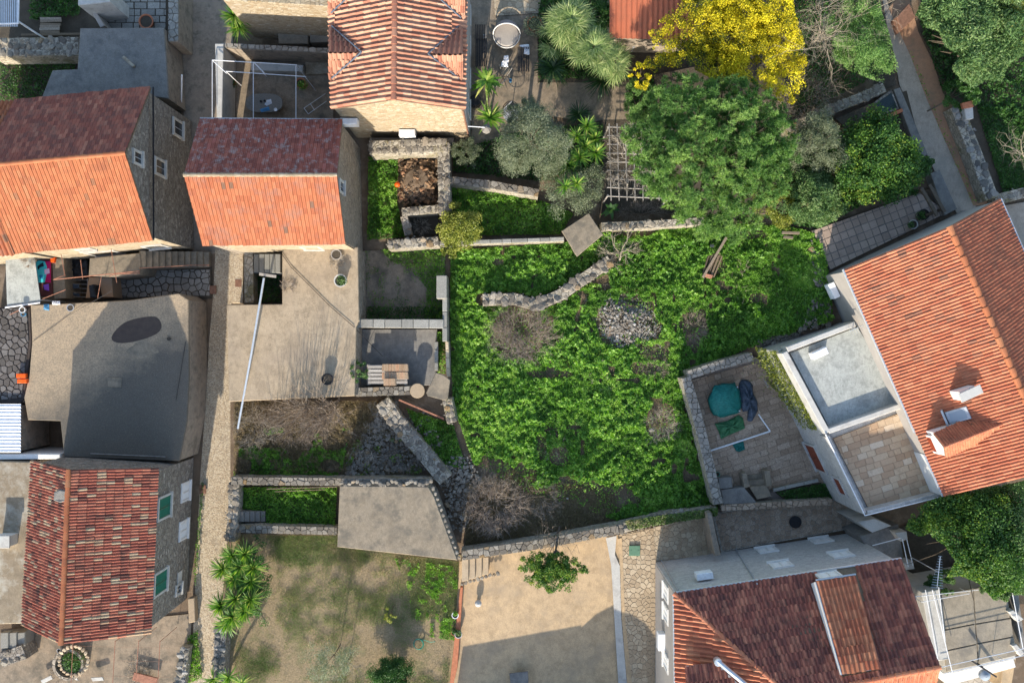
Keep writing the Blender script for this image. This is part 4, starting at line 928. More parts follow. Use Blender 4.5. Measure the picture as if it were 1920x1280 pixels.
# --- E
zE, rE = 6.5, 9.3
eNW, eNE, eSW, eSE = W(1264, 1112, zE), W(1690, 1048, zE), Vector((9.0, -23.2, zE)), Vector((22.5, -21.3, zE)); hp, re_ = W(1480, 1304, rE), W(1763, 1250, rE)
hE = house('pale stone house with dark mossy tiled hip roof and a strip of newer orange tiles', W(1240, 1120, 0))
m = MB(); cE = (eNW+eNE+eSW+eSE)/4; q = [p.lerp(cE, .025)-Vector((0, 0, .1)) for p in (eNW, eNE, eSE, eSW)]; m.prism(q, 0, .01); m.build('wall', M['wall_pale'], hE)
d = deck(hE, [[eNW, eNE, re_, hp], [eSW, eNW, hp], [eSW, eSE, re_, hp]], M['wood'])
slope(d, eNW, eNE, hp, re_, .235, .44, 'barrel', M['tile_e'], 220, seed=71, hole=lambda c: inpoly(960+c.x*FPX/(50-c.z), 640-c.y*FPX/(50-c.z), [(1530, 1075), (1605, 1065), (1650, 1262), (1580, 1270)]))
slope(d, eSW, eNW, hp, hp, .26, .44, 'barrel', M['tile_e_new'], 60, seed=72); slope(d, eSW, eSE, hp, re_, .235, .44, 'barrel', M['tile_d'], 60, seed=73)
ridge(d, eNW, hp, M['tile_d'], .13, .42, seed=10); ridge(d, hp, re_, M['tile_e_new'], .14, .42, seed=11)
s0, s1, s2, s3 = W(1529, 1090, 7.6), W(1604, 1079, 7.6), W(1651, 1253, 9.42), W(1578, 1264, 9.42)
dd = deck(hE, [[s0, s1, s2, s3]], M['paint_white'], .95, 'raised_strip'); slope(dd, s0, s1, s3, s2, .24, .42, 'barrel', M['tile_e_new'], 110, seed=74)
m = MB(); m.tube([s0+Vector((-.02, 0, .05)), s3+Vector((-.02, 0, .05))], .03, 5); m.tube([s0+Vector((0, .1, .03)), s1+Vector((0, .1, .03))], .05, 5); m.build('flashing', M['galv'], dd)
m = MB(); m.tube([eNW+Vector((0, .06, 0)), eNE+Vector((0, .06, 0))], .05, 6); m.tube([eNW+Vector((-.06, 0, 0)), eSW+Vector((-.06, 0, 0))], .05, 6); m.build('gutter', M['galv'], hE)
m = MB(); m.box((eNW+eSW)/2+Vector((.1, 0, -3.4)), (0, 1, 0), (1, 0, 0), (0, 0, 1), 4.5, .03, 3.2); m.build('facade', M['render_grey'], hE)
PE = q[0]; NE_ = Vector((-(eNE-eNW).y, (eNE-eNW).x, 0)).normalized()
for x, y in ((1438, 1031), (1464, 1059), (1540, 1013), (1577, 1040), (1553, 1078)): window(hE, x, y, PE, NE_, .95, .85, 'white', M['paint_white'])
aircon(1321, 1087, PE, NE_, hE).name = 'air_conditioner'
m = MB(); 
for a, b in (((1378, 1028), (1420, 1096)), ((1238, 1048), (1272, 1108))): m.tube([hit(*a, PE, NE_)+NE_*.06, hit(*b, PE, NE_)+NE_*.06], .04, 5)
m.build('downpipe', M['metal_grey'], hE)
m = MB(); m.tube([W(1345, 1238, 8.35), W(1366, 1256, 8.6), W(1412, 1294, 9.0)], .13, 8); m.lathe(W(1344, 1237, 8.1), [(.2, 0), (.22, .3), (.18, .36)], 10); m.build('flue_pipe', M['galv'], hE)
l0, l1, l2, l3 = W(1284, 1249, 7.4), W(1345, 1243, 7.9), W(1412, 1312, 8.9), W(1290, 1330, 8.5); dd = deck(hE, [[l0, l1, l2, l3]], M['paint_white'], .4, 'lean_to_roof'); slope(dd, l0, l1, l3, l2, .235, .42, 'barrel', M['tile_e'], 40, seed=75)
m = MB(); m.abox(W(1243, 1200, 3).x-.3, W(1243, 1200, 3).y-.55, 2.6, W(1243, 1200, 3).x+.25, W(1243, 1200, 3).y+.45, 3.2, .03); m.build('air_conditioner', M['metal_white'], hE)
for y in (1110, 1150, 1240): window(hE, 1250, y, Vector((eNW.x+.18, -15, 0)), (-1, 0, 0), .7, 1.2, 'white', M['paint_white'])
# east extension: terrace block, rails
hT = thing('terrace_block', W(1780, 1180, 0), 'pale roof terrace of four concrete slabs beside the mossy tiled roof', 'terrace')
m = MB(); m.prism(P([(1762, 1112), (1880, 1092), (1905, 1235), (1785, 1262)], 3.8), 0, .02); m.build('wall', M['parapet_pale'], hT)
slabs = [[(1764, 1113), (1824, 1103), (1828, 1168), (1768, 1180)], [(1826, 1103), (1886, 1093), (1894, 1157), (1830, 1168)], [(1768, 1182), (1828, 1170), (1831, 1206), (1770, 1219)], [(1830, 1170), (1896, 1159), (1900, 1192), (1833, 1205)], [(1771, 1221), (1831, 1208), (1834, 1246), (1776, 1258)], [(1833, 1207), (1901, 1194), (1906, 1228), (1836, 1245)]]
for s in slabs: m = MB(); m.prism(P(s, 3.92), 3.8, .02); m.build('roof_slab', M['concrete_terr'], hT)
for s in ([(1890, 1146), (1900, 1143), (1920, 1160), (1910, 1166)], [(1898, 1210), (1906, 1207), (1922, 1224), (1914, 1230)]): m = MB(); m.prism(P(s, 4.15), 3.7, .03); m.build('bracket_block', M['parapet_pale'], hT)
m = MB(); m.prism(P([(1728, 1110), (1762, 1104), (1778, 1235), (1752, 1240)], 4.6), 0, .03); m.build('side_roof', M['parapet_pale'], hT)
m = MB()
for a, b in (((1715, 1118), (1835, 1105)), ((1728, 1128), (1818, 1112)), ((1765, 1250), (1920, 1215)), ((1770, 1262), (1920, 1228)), ((1735, 1105), (1760, 1245)), ((1748, 1105), (1790, 1278)), ((1760, 1100), (1772, 1200)), ((1898, 1110), (1918, 1215))): m.tube([W(*a, 4.9), W(*b, 4.9)], .022, 5)
for x, y in ((1728, 1128), (1818, 1112), (1770, 1262), (1880, 1236), (1760, 1245)): m.tube([W(x, y, 4.9), Vector((W(x, y, 4.9).x, W(x, y, 4.9).y, 3.9))], .02, 5)
m.build('railing', M['metal_white'], hT)
slab('courtyard_wall', [(1770, 1262), (1900, 1232), (1905, 1250), (1778, 1285)], 2.2, M['paint_white'], 0, label='white lower wall with flat top under the terrace railing', cat='wall')
# small roofed stair house between big house and dark roof
t = thing('stair_block', W(1600, 1010, 0), 'grey concrete stair block with thin metal rails beside the mossy tiled roof', 'terrace')
m = MB(); m.prism(P([(1612, 1006), (1684, 982), (1694, 1045), (1640, 1052)], 2.6), 0, .02); m.build('wall', M['concrete_grey'], t)
m = MB(); m.prism(P([(1608, 978), (1640, 972), (1672, 985), (1636, 998)], 3.2), 0, .02); m.build('landing', M['parapet_pale'], t)
m = MB(); m.prism(P([(1678, 998), (1700, 996), (1702, 1010), (1690, 1015)], 3.3), 2.4, .02); m.build('column_cap', M['parapet_pale'], t); m = MB(); m.prism(P([(1695, 1055), (1712, 1052), (1715, 1066), (1700, 1068)], 3.3), 2.4, .02); m.build('column_cap', M['parapet_pale'], t)
m = MB(); [m.tube([W(*a, 3.4), W(*b, 3.4)], .025, 5) for a, b in (((1692, 1010), (1703, 1062)), ((1700, 1010), (1712, 1060)), ((1636, 1022), (1690, 1008)))]; m.build('railing', M['metal_white'], t)
slab('stair_pit', [(1582, 995), (1612, 985), (1632, 1000), (1600, 1008)], .12, M['soil_dark'], -.1, label='dark open stairwell at the foot of the pale house wall', cat='stairwell')
# ---- flat concrete roofs and terraces (each a building)
def block(label, pts, z, wallm, topm, z0=0., cat='building', name='flat_roof_building', th=.16, lip=.04):
    c = P(pts, z); mid = sum(c, Vector())/len(c); t = thing(name, Vector((mid.x, mid.y, z0)), label, cat); m = MB()
    m.prism([v-Vector((0, 0, th)) for v in [p+(mid-p)*.006 for p in c]], z0, .01); m.build('wall', M[wallm], t); m = MB(); m.prism(c, z-th+.002, lip); return t, m.build('roof', M[topm], t)
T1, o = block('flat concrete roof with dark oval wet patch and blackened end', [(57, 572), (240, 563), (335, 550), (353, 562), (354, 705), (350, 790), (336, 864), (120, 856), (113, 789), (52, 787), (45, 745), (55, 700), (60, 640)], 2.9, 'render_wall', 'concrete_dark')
th_ = np.linspace(0, 2*np.pi, 30, endpoint=False); q = [(257+46*math.cos(a)*(1+.07*math.sin(3*a))-6*math.sin(a), 618+25*math.sin(a)*(1+.1*math.cos(2*a))-9*math.cos(a)) for a in th_]
m = MB(); m.add([W(x, y, 2.906) for x, y in q][::-1], [tuple(range(30))]); m.build('wet_patch', M['asphalt'], T1)
q = [(267+28*math.cos(a)*(1+.2*math.sin(3*a)), 655+14*math.sin(a)*(1+.2*math.cos(4*a))) for a in th_]; m = MB(); m.add([W(x, y, 2.903) for x, y in q][::-1], [tuple(range(30))]); m.build('pale_patch', M['concrete_slab'], T1)
m = MB(); m.prism(P([(201, 707), (228, 708), (227, 726), (202, 725)], 2.95), 2.85, .02); m.build('hatch', M['concrete_slab'], T1)
m = MB(); m.tube([W(348, 640, 2.95), W(330, 750, 2.95)], .015, 4); m.tube([W(62, 640, 2.94), W(130, 590, 2.94), W(210, 545, 3.2)], .012, 4); m.build('cable', M['metal_black'], T1)
m = MB(); m.tube([W(170, 850, 3.0), W(310, 856, 3.0)], .05, 5); m.build('edge_kerb', M['concrete_grey'], T1)
T1b, o = block('dark stone slab roof at the left edge, stones darkened further for its shadow', [(-60, 578), (56, 574), (59, 640), (46, 745), (38, 758), (-60, 758)], 2.75, 'wall_grey', 'asphalt', th=.1); flags(o, [tuple(v)[:2] for v in P([(-30, 580), (52, 576), (55, 640), (42, 745), (-30, 755)], 2.75)], 2.752, M['stone_shaded'], .36, joint=.05, th=.05, seed=39, nmax=200, proud=.03)
t = thing('lean_to', W(10, 800, 0), 'lean-to with white corrugated metal sheet roof at the left edge', 'shed')
V = []; F = []; x0, x1 = W(-60, 800, 3.1).x, W(39, 800, 3.1).x; y0, y1 = W(0, 848, 3.1).y, W(0, 757, 3.1).y; N_ = 90
for i in range(N_+1):
    y = y0+(y1-y0)*i/N_; z = 3.1+.03*math.sin(i/N_*2*math.pi*14)+.004*(i % 3); V += [(x0, y, z), (x1, y, z)]
for i in range(N_): F.append((2*i, 2*i+1, 2*i+3, 2*i+2))
mk('roof', V, F, M['metal_white'], t); m = MB(); m.prism(P([(-60, 845), (38, 845), (38, 760), (-60, 760)], 2.98), 0, .01); m.build('wall', M['render_wall'], t)
slab('parapet_wall', [(-40, 850), (112, 851), (112, 860), (-40, 862)], 3.0, M['paint_white'], 0, label='low whitewashed parapet wall beside the dark void', cat='wall')
T2, o = block('broad pale concrete terrace with plant pots, long pole and black cable', [(529, 468), (671, 463), (673, 600), (668, 612), (665, 742), (560, 747), (429, 753), (425, 571), (529, 570)], 2.6, 'wall_stone', 'concrete_yard')
m = MB()
for i in range(5): m.prism(P([(476+i*10, 476), (485.5+i*10, 476), (485.5+i*10, 511), (476+i*10, 511)], 1.0+i*.32), 0, .02)
m.build('steps', M['flag_pale'], T2)
slab('low_wall', [(457, 472), (474, 472), (476, 568), (458, 568)], 1.0, M['wall_old'], 0, label='low stone wall between the cobbled lane and the green pit', cat='wall')
slab('lane_step', [(438, 473), (456, 473), (456, 568), (434, 568)], .5, M['cobble'], 0, label='raised cobbled step with rusty cover beside the lane', cat='step')
m = MB(); m.abox(*W(441, 538, .5)[:2], .5, *W(453, 524, .5)[:2], .52); m.build('drain_cover', M['rust'], None, 'small rusty square cover on the raised cobbled step', 'drain cover')
o_ = slab('garden_pit', [(476, 513), (528, 513), (528, 567), (476, 567)], .1, M['soil_dark'], -.1, kind='structure')
T3, o = block('grey flat roofed outbuilding with vent pipe in deep shade', [(150, 53), (307, 52), (316, 185), (240, 175), (75, 190), (98, 132), (145, 130)], 2.6, 'render_wall', 'concrete_grey')
m = MB(); m.tube([W(231, 107, 3.1), W(250, 124, 3.0), W(251, 125, 2.6)], [.09, .09, .09], 8); m.build('vent_pipe', M['concrete_brown'], T3)
m = MB(); m.tube([W(341, 141, 2.1), W(340, 200, .3)], .05, 6); m.build('downpipe', M['metal_white'], T3)
T4, o = block('small concrete slab roofed shed edged with lichen covered stones', [(637, 910), (803, 912), (814, 930), (858, 1050), (632, 1025)], 2.4, 'wall_stone', 'concrete_slab')
spots = []
for i in range(24): u = i/23; p = W(640+(808-640)*u, 906+4*math.sin(i*1.3), 2.42); spots.append((p, .34))
for i in range(14): u = i/13; p = W(812+(860-812)*u, 916+(1046-916)*u, 2.38); spots.append((p, .28))
place_stones([(p-Vector((0, 0, .07)), q_*.85) for p, q_ in spots], M['stone'], T4, tvr=(.2, 1), seed=12)
# hut slab on the garden wall
t = thing('stone_hut', W(1085, 440, 0), 'little square hut with tilted concrete slab roof on the garden wall', 'hut')
m = MB(); m.prism([v.lerp(W(1092, 438, 1.9), .1) for v in P([(1057, 430), (1103, 400), (1128, 443), (1082, 476)], 1.95)], 0, .02); m.build('wall', M['wall_old'], t)
m = MB(); m.prism([W(1053, 433, 2.1), W(1104, 399, 2.15), W(1131, 440, 2.2), W(1082, 481, 2.15)], [1.97, 2.0, 2.06, 2.0], .03); m.build('roof', M['concrete_slab'], t)

hS = house('unseen low house south of the ochre courtyard, shaped to cast its shadow', Vector((2, -26, 0)))
m = MB(); m.prism([Vector((-3.9, -24.6, 2.3)), Vector((3.4, -24.3, 2.75)), Vector((3.4, -31, 2.75)), Vector((-3.9, -31, 2.3))], 0, .03); m.prism([Vector((3.4, -24.4, 2.75)), Vector((4.2, -24.4, 3.1)), Vector((5.2, -24.4, 3.35)), Vector((6.4, -24.4, 3.2)), Vector((7.4, -24.3, 2.9)), Vector((8.2, -24.3, 2.5)), Vector((8.2, -31, 2.5)), Vector((3.4, -31, 2.5))], 0, .03); m.build('wall', M['render_grey'], hS)  # out of view; stepped top fitted to the shadow edge on the courtyard
# ================================================================ FREE-STANDING WALLS
g_old = 'old rubble walls of the ruins'
rubble_wall([(692, 276), (838, 272)], .8, 1.9, 'broad rubble wall with mossy top directly below the cream stone gable', seed=101)
rubble_wall([(831, 266), (832, 335), (834, 400)], .72, 1.8, 'thick pale stone wall right of the heap of broken tiles', seed=102)
rubble_wall([(753, 397), (822, 391)], .5, 1.2, 'short mossy wall below the broken tile heap', seed=103)
rubble_wall([(757, 405), (765, 440)], .45, 1.2, 'stubby stone pier left of the twig filled pit', seed=104, core='wall_stone')
rubble_wall([(727, 459), (822, 452)], .55, 1.7, 'lichen topped stone wall running from the pit to the yellow green bush', seed=105)
coping([(820, 456), (1058, 448)], .26, 1.3, 'long thin whitish wall between the yellow green bush and the hut', .8, seed=106)
coping([(843, 338), (920, 346), (1010, 362)], .5, 1.4, 'pale slanting garden wall above the weedy strip', .6, crazy=0.34, seed=107, piece='stone')
rubble_wall([(1128, 424), (1230, 420), (1320, 414)], .48, 1.2, 'stone wall running right from the hut under the pine', seed=108)
rubble_wall([(905, 562), (965, 560), (1005, 572), (1052, 552), (1095, 522), (1145, 488)], .72, .9, 'curved tumbled drystone wall ending near the bare tree', seed=109, size=.42, gaps=.05)
coping([(668, 606), (832, 607)], .55, 2.0, 'stone capped wall between the dark yard and the pallet yard', .9, seed=110)
coping([(828, 516), (828, 560)], .6, 2.1, 'speckled square stone pier right of the dark yard', 1.4, seed=111)
coping([(834, 556), (834, 640)], .28, 1.9, 'narrow grey wall going down beside the weed field', .8, seed=112)
coping([(818, 640), (818, 695)], .22, 1.0, 'thin pale kerb wall with green tufts at the pallet yard', .7, seed=113)
coping([(838, 640), (840, 706)], .2, 1.4, 'narrow ochre stained wall beside the tilted slab', .5, seed=114, piece='flag_ochre')
coping([(666, 735), (790, 731)], .55, 1.5, 'low wall of pale blocks under the wooden pallets', .8, crazy=0.34, seed=115, piece='stone')
rubble_wall([(838, 748), (847, 792)], .58, 1.8, 'stone wall stub with orange lichen under the tilted slab', seed=116)
rubble_wall([(716, 752), (742, 790), (790, 845), (835, 900)], .95, 1.0, 'wide collapsed rubble wall crossing the scrub diagonally', seed=117, size=.36, gaps=.05)
coping([(433, 901), (640, 903)], .5, 1.2, 'long straight stone wall below the dry scrub', .7, crazy=0.34, seed=118, piece='stone')
coping([(640, 903), (808, 903)], .4, 1.5, 'stone wall along the back of the concrete roofed shed', .9, crazy=0.34, seed=119, piece='flag_yard')
coping([(440, 991), (632, 995)], .5, .9, 'pale rubble wall between the green pit garden and the dry lawn', .6, crazy=0.34, seed=120, piece='stone')
rubble_wall([(437, 905), (436, 960), (430, 1015)], .6, 1.1, 'rubble wall at the corner of the lane and the green pit garden', seed=121)
rubble_wall([(412, 1175), (408, 1290)], .7, 1.0, 'grey retaining wall beside the lane below the spiky plants', seed=122, core='wall_grey', stone='stone_grey')
coping([(866, 1041), (1010, 1020), (1160, 992)], .62, 1.2, 'long stone wall along the top of the ochre courtyard', .42, crazy=0.34, seed=123, piece='stone')
rubble_wall([(1160, 992), (1240, 972), (1345, 958)], .6, 1.1, 'overgrown end of the long wall above the stone paving', seed=124)
slab('garden_wall', [(1325, 962), (1334, 960), (1352, 1040), (1341, 1042)], 2.0, M['render_wall'], 0, label='tall dark wall standing across the stone paving beside the pale house', cat='wall')
coping([(1286, 707), (1306, 775), (1325, 850), (1347, 945)], .62, 1.5, 'mossy slanting wall on the left side of the tarpaulin courtyard', 1.1, crazy=0.34, seed=125, piece='flag_yard')
coping([(1290, 703), (1350, 684), (1412, 668)], .55, 1.5, 'mossy wall along the top of the tarpaulin courtyard', 1.2, crazy=0.34, seed=126, piece='flag_yard')
coping([(1450, 919), (1535, 900)], .22, .5, 'thin pale kerb above the weedy bed in the shaded courtyard', .9, seed=127)
coping([(1352, 952), (1560, 940)], .4, 1.0, 'grey block wall between the shaded courtyard and the stone lane', .7, crazy=0.34, seed=128, piece='flag_court')
rubble_wall([(1475, 243), (1560, 205), (1660, 163)], .55, 3.2, 'crazy paved wall top leading down to the dark cistern', z0=1.5, seed=129)
t = rubble_wall([(1795, 198), (1830, 285), (1862, 372)], .75, 3.5, 'rough whitish stone wall right of the brown dirt strip', z0=2.4, seed=130, size=.4, stone='stone_grey')
rubble_wall([(1868, 374), (1925, 360)], .6, 3.4, 'short rough stone wall corner above the big orange roof', z0=2.4, seed=131, size=.4)
slab('wall_strip', [(1676, 168), (1688, 164), (1740, 290), (1724, 296)], 3.0, M['concrete_grey'], 2.4, label='low blue grey concrete wall between footpath and cistern', cat='wall')
slab('sunken_roof', [(1745, 325), (1762, 318), (1795, 392), (1772, 404)], 3.1, M['concrete_grey'], 2.4, label='narrow dark blue concrete strip roof beside the footpath', cat='roof')
t = thing('cistern', G(1655, 195, 0), 'sunken cistern with dark green water between stone walls', 'cistern')
m = MB(); m.prism([G(1638, 192, .35), G(1672, 168, .35), G(1686, 204, .35), G(1650, 218, .35)], 2.5, .02); m.build('rim', M['wall_grey'], t)
m = MB(); m.prism([G(1643, 194, .37), G(1671, 174, .37), G(1682, 202, .37), G(1652, 213, .37)], 2.8, .005); m.build('water', M['water_dark'], t)
slab('shed_roof', [(1566, 222), (1638, 192), (1652, 218), (1590, 245)], 3.0, M['soil_dark'], 2.4, label='dark brown flat cover beside the green cistern', cat='cover')
slab('brick_kerb', [(1648, 221), (1692, 203), (1694, 209), (1651, 227)], 3.05, M['terracotta'], 2.5, label='red brick kerb just below the green cistern', cat='kerb')
# tiled terrace beside the big roof
tt = thing('tiled_terrace', G(1640, 430, 0), 'shaded terrace of square brown tiles above the big orange roof', 'terrace')
tp = [W(x, y, 2.75) for x, y in [(1524, 432), (1724, 362), (1778, 398), (1557, 506)]]; m = MB(); m.prism(tp, 1.2, .02); o = m.build('base', M['concrete_grey'], tt)
flags(o, [tuple(v)[:2] for v in tp], 2.752, M['flag_dark'], .4, joint=.04, th=.03, grid=(.46, .46, 0.0), rot=math.radians(21), seed=40, nmax=300)
for k, (a, b) in enumerate((((1727, 352), (1757, 404)), ((1742, 346), (1771, 398)))):
    m = MB(); a, b = W(*a, 4.2), W(*b, 4.2); d_ = (b-a).normalized(); m.box((a+b)/2, d_, d_.cross(Vector((0, 0, 1))), (0, 0, 1), (b-a).length/2, .09, .07, .01); [m.abox(p.x-.06, p.y-.06, 2.7, p.x+.06, p.y+.06, 4.14) for p in (a+d_*.2, b-d_*.2)]
    m.build('beam', M['bark'], tt)
# rubble wall, planks and small structures at the top left
rubble_wall([(-20, 88), (146, 86)], 1.1, 1.6, 'mossy rubble wall beneath the plank stack', seed=132, core='wall_old')
coping([(325, -30), (325, 78)], .62, 2.2, 'blue grey wall top beside the shaded paved yard', 1.1, crazy=0.34, seed=133, core='render_wall', piece='flag_pale')
slab('shed_wall', [(170, 20), (176, 16), (196, 48), (188, 52)], 2.2, M['render_grey'], 0, label='small plastered wall corner left of the paved yard', cat='wall')
slab('shed_roof', [(146, -20), (206, -20), (206, 4), (175, 8), (146, 10)], 3.4, M['parapet_pale'], 0, label='whitish roof edge of a shed above the paved yard', cat='roof')
t = thing('slatted_canopy', W(10, 10, 0), 'blue grey slatted canopy at the top left corner', 'canopy'); m = MB()
for i in range(14): m.box(W(-20+i*4, 20, 3.2), (0, 1, 0), (1, 0, 0), (0, 0, 1), .95, .04, .02)
m.build('slat_panel', M['galv'], t); m = MB(); m.tube([W(35, -10, 3.25), W(34, 44, 3.25), W(-30, 46, 3.25)], .06, 5); m.abox(*W(33, 42, 3.2)[:2], 0, W(33, 42, 3.2).x+.08, W(33, 42, 3.2).y+.08, 3.2); m.build('frame', M['metal_white'], t)
rr = random.Random(5)
for i, y in enumerate((35, 40, 46, 50, 55, 60)):
    a, b = W(75+rr.uniform(-1, 1), y, .3+.02*i), W(114+rr.uniform(-3, 2), y+rr.uniform(-1, 1), .3+.02*i); m = MB(); m.box((a+b)/2, (b-a), (0, 1, 0), (0, 0, 1), (b-a).length/2, .08, .03, .005)
    o = m.build('plank', M['wood'], None, ('topmost', 'second from top', 'third from top', 'third from bottom', 'second from bottom', 'bottom')[i]+' plank of the short stack above the mossy rubble wall', 'plank', 'planks stacked above the mossy rubble wall'); o['tv'] = rr.random()
m = MB(); a, b = W(40, 66, .5), W(150, 64, .5); m.box((a+b)/2, (b-a), (0, 1, 0), (0, 0, 1), (b-a).length/2, .07, .04, .005); m.build('plank', M['wood'], None, 'single long plank lying just below the short plank stack', 'plank')
# walled patio between the roofs
coping([(413, 85), (640, 96)], .3, 2.0, 'long grey wall top at the far side of the patio with the oval table', 1.4, crazy=0.34, seed=134, core='render_wall', piece='flag_yard')
m = MB(); m.prism([W(403, 82, 2.2), W(419, 82, 2.2), W(416, 224, 2.2), W(406, 224, 2.2)], 0, .03); m.build('patio_wall', M['parapet_pale'], None, 'pale tapering wall top on the left of the patio', 'wall')
m = MB(); m.prism(P([(418, 0), (640, 14), (640, -40), (418, -40)], 5.5), 0, .03); m.build('cream_building', M['wall_cream'], None, 'sunlit cream stone wall of a house at the top edge', 'building')
m = MB(); m.prism(P([(520, 45), (578, 35), (578, 82), (522, 82)], .9), 0, .04); o = m.build('concrete_platform', M['concrete_terr'], None, 'left weathered concrete platform behind the patio wall', 'platform')
m = MB(); m.prism(P([(581, 30), (628, 24), (628, 78), (581, 80)], 1.0), 0, .04); o = m.build('concrete_platform', M['concrete_terr'], None, 'right weathered concrete platform next to the salmon roof', 'platform')
m = MB(); m.prism(P([(470, 115), (568, 122), (568, 134), (470, 132)], .5), 0, .03); m.build('stone_bench', M['parapet_pale'], None, 'long pale stone bench at the back of the patio', 'bench')
m = MB(); m.prism(P([(572, 110), (616, 108), (616, 138), (573, 140)], .15), 0, .02); m.build('raised_slab', M['concrete_brown'], None, 'tan concrete slab in the patio corner by the salmon roof', 'slab')
t = thing('patio_pergola', W(475, 115, 0), 'thin white metal frame of poles over the patio', 'frame'); m = MB(); z = 2.6
for a, b in (((398, 113), (557, 122)), ((398, 113), (398, 222)), ((475, 117), (475, 222)), ((555, 122), (555, 222)), ((424, 134), (574, 144)), ((401, 116), (425, 138)), ((477, 118), (498, 140))): m.tube([W(*a, z), W(*b, z)], .024, 6)
for x, y in ((398, 113), (475, 117), (555, 122), (424, 134), (572, 144)): m.tube([W(x, y, z), Vector((W(x, y, z).x, W(x, y, z).y, 0))], .03, 6)
m.build('pole', M['metal_white'], t)
t = thing('oval_table', W(495, 193, 0), 'grey oval stone table with a blue cloth and cups', 'table')
V = []; th_ = np.linspace(0, 2*np.pi, 28, endpoint=False); q = []
for a in th_: q.append(W(496+24*math.copysign(abs(math.cos(a))**.6, math.cos(a))+0, 192+17*math.copysign(abs(math.sin(a))**.8, math.sin(a)), .78) if False else W(495+35*math.copysign(abs(math.cos(a))**.75, math.cos(a)), 193+18*math.copysign(abs(math.sin(a))**.8, math.sin(a)), .78))
m = MB(); m.prism(q, .70, .02); m.build('tabletop', M['flag_yard'], t)
for dx in (-22, 20): m = MB(); m.abox(W(495+dx, 193, .7).x-.12, W(495+dx, 193, .7).y-.3, 0, W(495+dx, 193, .7).x+.12, W(495+dx, 193, .7).y+.3, .70, .02); m.build('leg', M['concrete_slab'], t)
def cup(px, py, z, r, h, mat, label, cat='cup', group=None):
    m = MB(); m.lathe(W(px, py, z), [(r*.8, 0), (r, h), (r*.85, h), (r*.75, h*.3)], 12); return m.build('cup', M[mat], None, label, cat, group)
cup(490, 191, .79, .07, .1, 'metal_black', 'left black cup of the pair on the oval table', 'cup'); cup(497, 190, .79, .07, .1, 'metal_black', 'right black cup of the pair on the oval table', 'cup')
cup(517, 206, .79, .11, .04, 'plastic_white', 'white dish at the right end of the oval table', 'dish')
def crumple(name, outline, z, mat, label, cat, h=.1, seed=1, parent=None, z_edge=None, group=None):
    """a crumpled sheet of cloth: fan of rings with ridges, real thickness underneath"""
    g = np.random.default_rng(seed); o = np.array([tuple(W(x, y, z)) for x, y in outline]); c = o.mean(0); n = 40; idx = np.linspace(0, len(o), n, endpoint=False); ed = np.array([o[int(i) % len(o)]*(1-(i % 1))+o[(int(i)+1) % len(o)]*(i % 1) for i in idx])
    rings = [0, .25, .45, .62, .78, .9, 1.0]; V = [tuple(c+np.array([0, 0, h]))]
    for k, r in enumerate(rings[1:]):
        for i, e in enumerate(ed):
            p = c+(e-c)*r; w = h*(1-r**3)*(.75+.5*math.sin(i*.9+k*.7+seed))+.02*g.normal(); p = p+np.array([0, 0, max(0, w) if r < 1 else 0.005]); V.append(tuple(p))
    F = [(0, 1+i, 1+(i+1) % n) for i in range(n)]
    for k in range(len(rings)-2):
        b = 1+k*n; F += [(b+i, b+n+i, b+n+(i+1) % n, b+(i+1) % n) for i in range(n)]
    b = 1+(len(rings)-2)*n; L0 = len(V)
    zb = z_edge if z_edge is not None else z-.02
    V += [(V[b+i][0], V[b+i][1], zb) for i in range(n)]; F += [(b+i, L0+i, L0+(i+1) % n, b+(i+1) % n) for i in range(n)]
    return mk(name, V, F, M[mat], parent, label, cat, group, smooth=True)
crumple('cloth', [(487, 205), (504, 200), (506, 207), (490, 211)], .80, 'plastic_blue', 'blue cloth lying on the oval table', 'cloth', .04)
crumple('napkin', [(500, 188), (508, 186), (510, 194), (500, 199), (496, 196)], .80, 'cloth_white', 'crumpled white paper on the oval table', 'paper', .05)
# folding chair frame lying in the patio
m = MB(); z = .35; m.tube([W(570, 203, z), W(610, 176, z)], .02, 5); m.tube([W(578, 214, z), W(612, 190, z)], .02, 5); m.tube([W(570, 203, z), W(578, 214, z)], .02, 5); m.tube([W(582, 195, z), W(590, 207, z)], .02, 5); [m.tube([W(x, y, z), W(x, y, 0)], .018, 4) for x, y in ((570, 203), (578, 214), (608, 177), (610, 191))]
m.build('bed_frame', M['galv'], None, 'empty metal bed frame lying askew in the patio', 'frame')
def pot(px, py, z, r, h, mat, label, plant=None, pr=.3, name='plant_pot', cat='plant pot', seed=1, leaf=(.1, .05), n=260, group=None):
    t = thing(name, W(px, py, z), label, cat, group); m = MB(); m.lathe(W(px, py, z), [(r*.72, 0), (r, h*.9), (r*1.08, h*.9), (r*1.08, h), (r*.9, h), (r*.88, h*.85)], 18); m.build('pot', M[mat], t, smooth=False)
    m = MB(); m.lathe(W(px, py, z), [(r*.85, h*.8), (r*.85, h*.86)], 14); m.build('earth', M['soil_dark'], t)
    if plant:
        g = np.random.default_rng(seed); c = np.array(W(px, py, z+h)); p = c+unit(g.normal(size=(n, 3)))*(g.random(n)[:, None]**.5)*pr*np.array([1, 1, .7]); p[:, 2] = np.maximum(p[:, 2], c[2]-.02); V, F = rand_leaf(p, leaf[0], leaf[1], g); mk('leaves', V, F, M[plant], t, tv=g.random(n))
    return t
pot(436, 156, 0, .32, .4, 'terracotta', 'terracotta pot in the left corner of the patio by the pale wall', 'dark_bush', .34)
pot(567, 160, 0, .30, .45, 'terracotta', 'terracotta pot with bright green plant in the patio', 'weed', .34, seed=2)
pot(279, 45, 1.1, .42, .4, 'terracotta', 'reddish tub at the lower edge of the shaded paved yard')
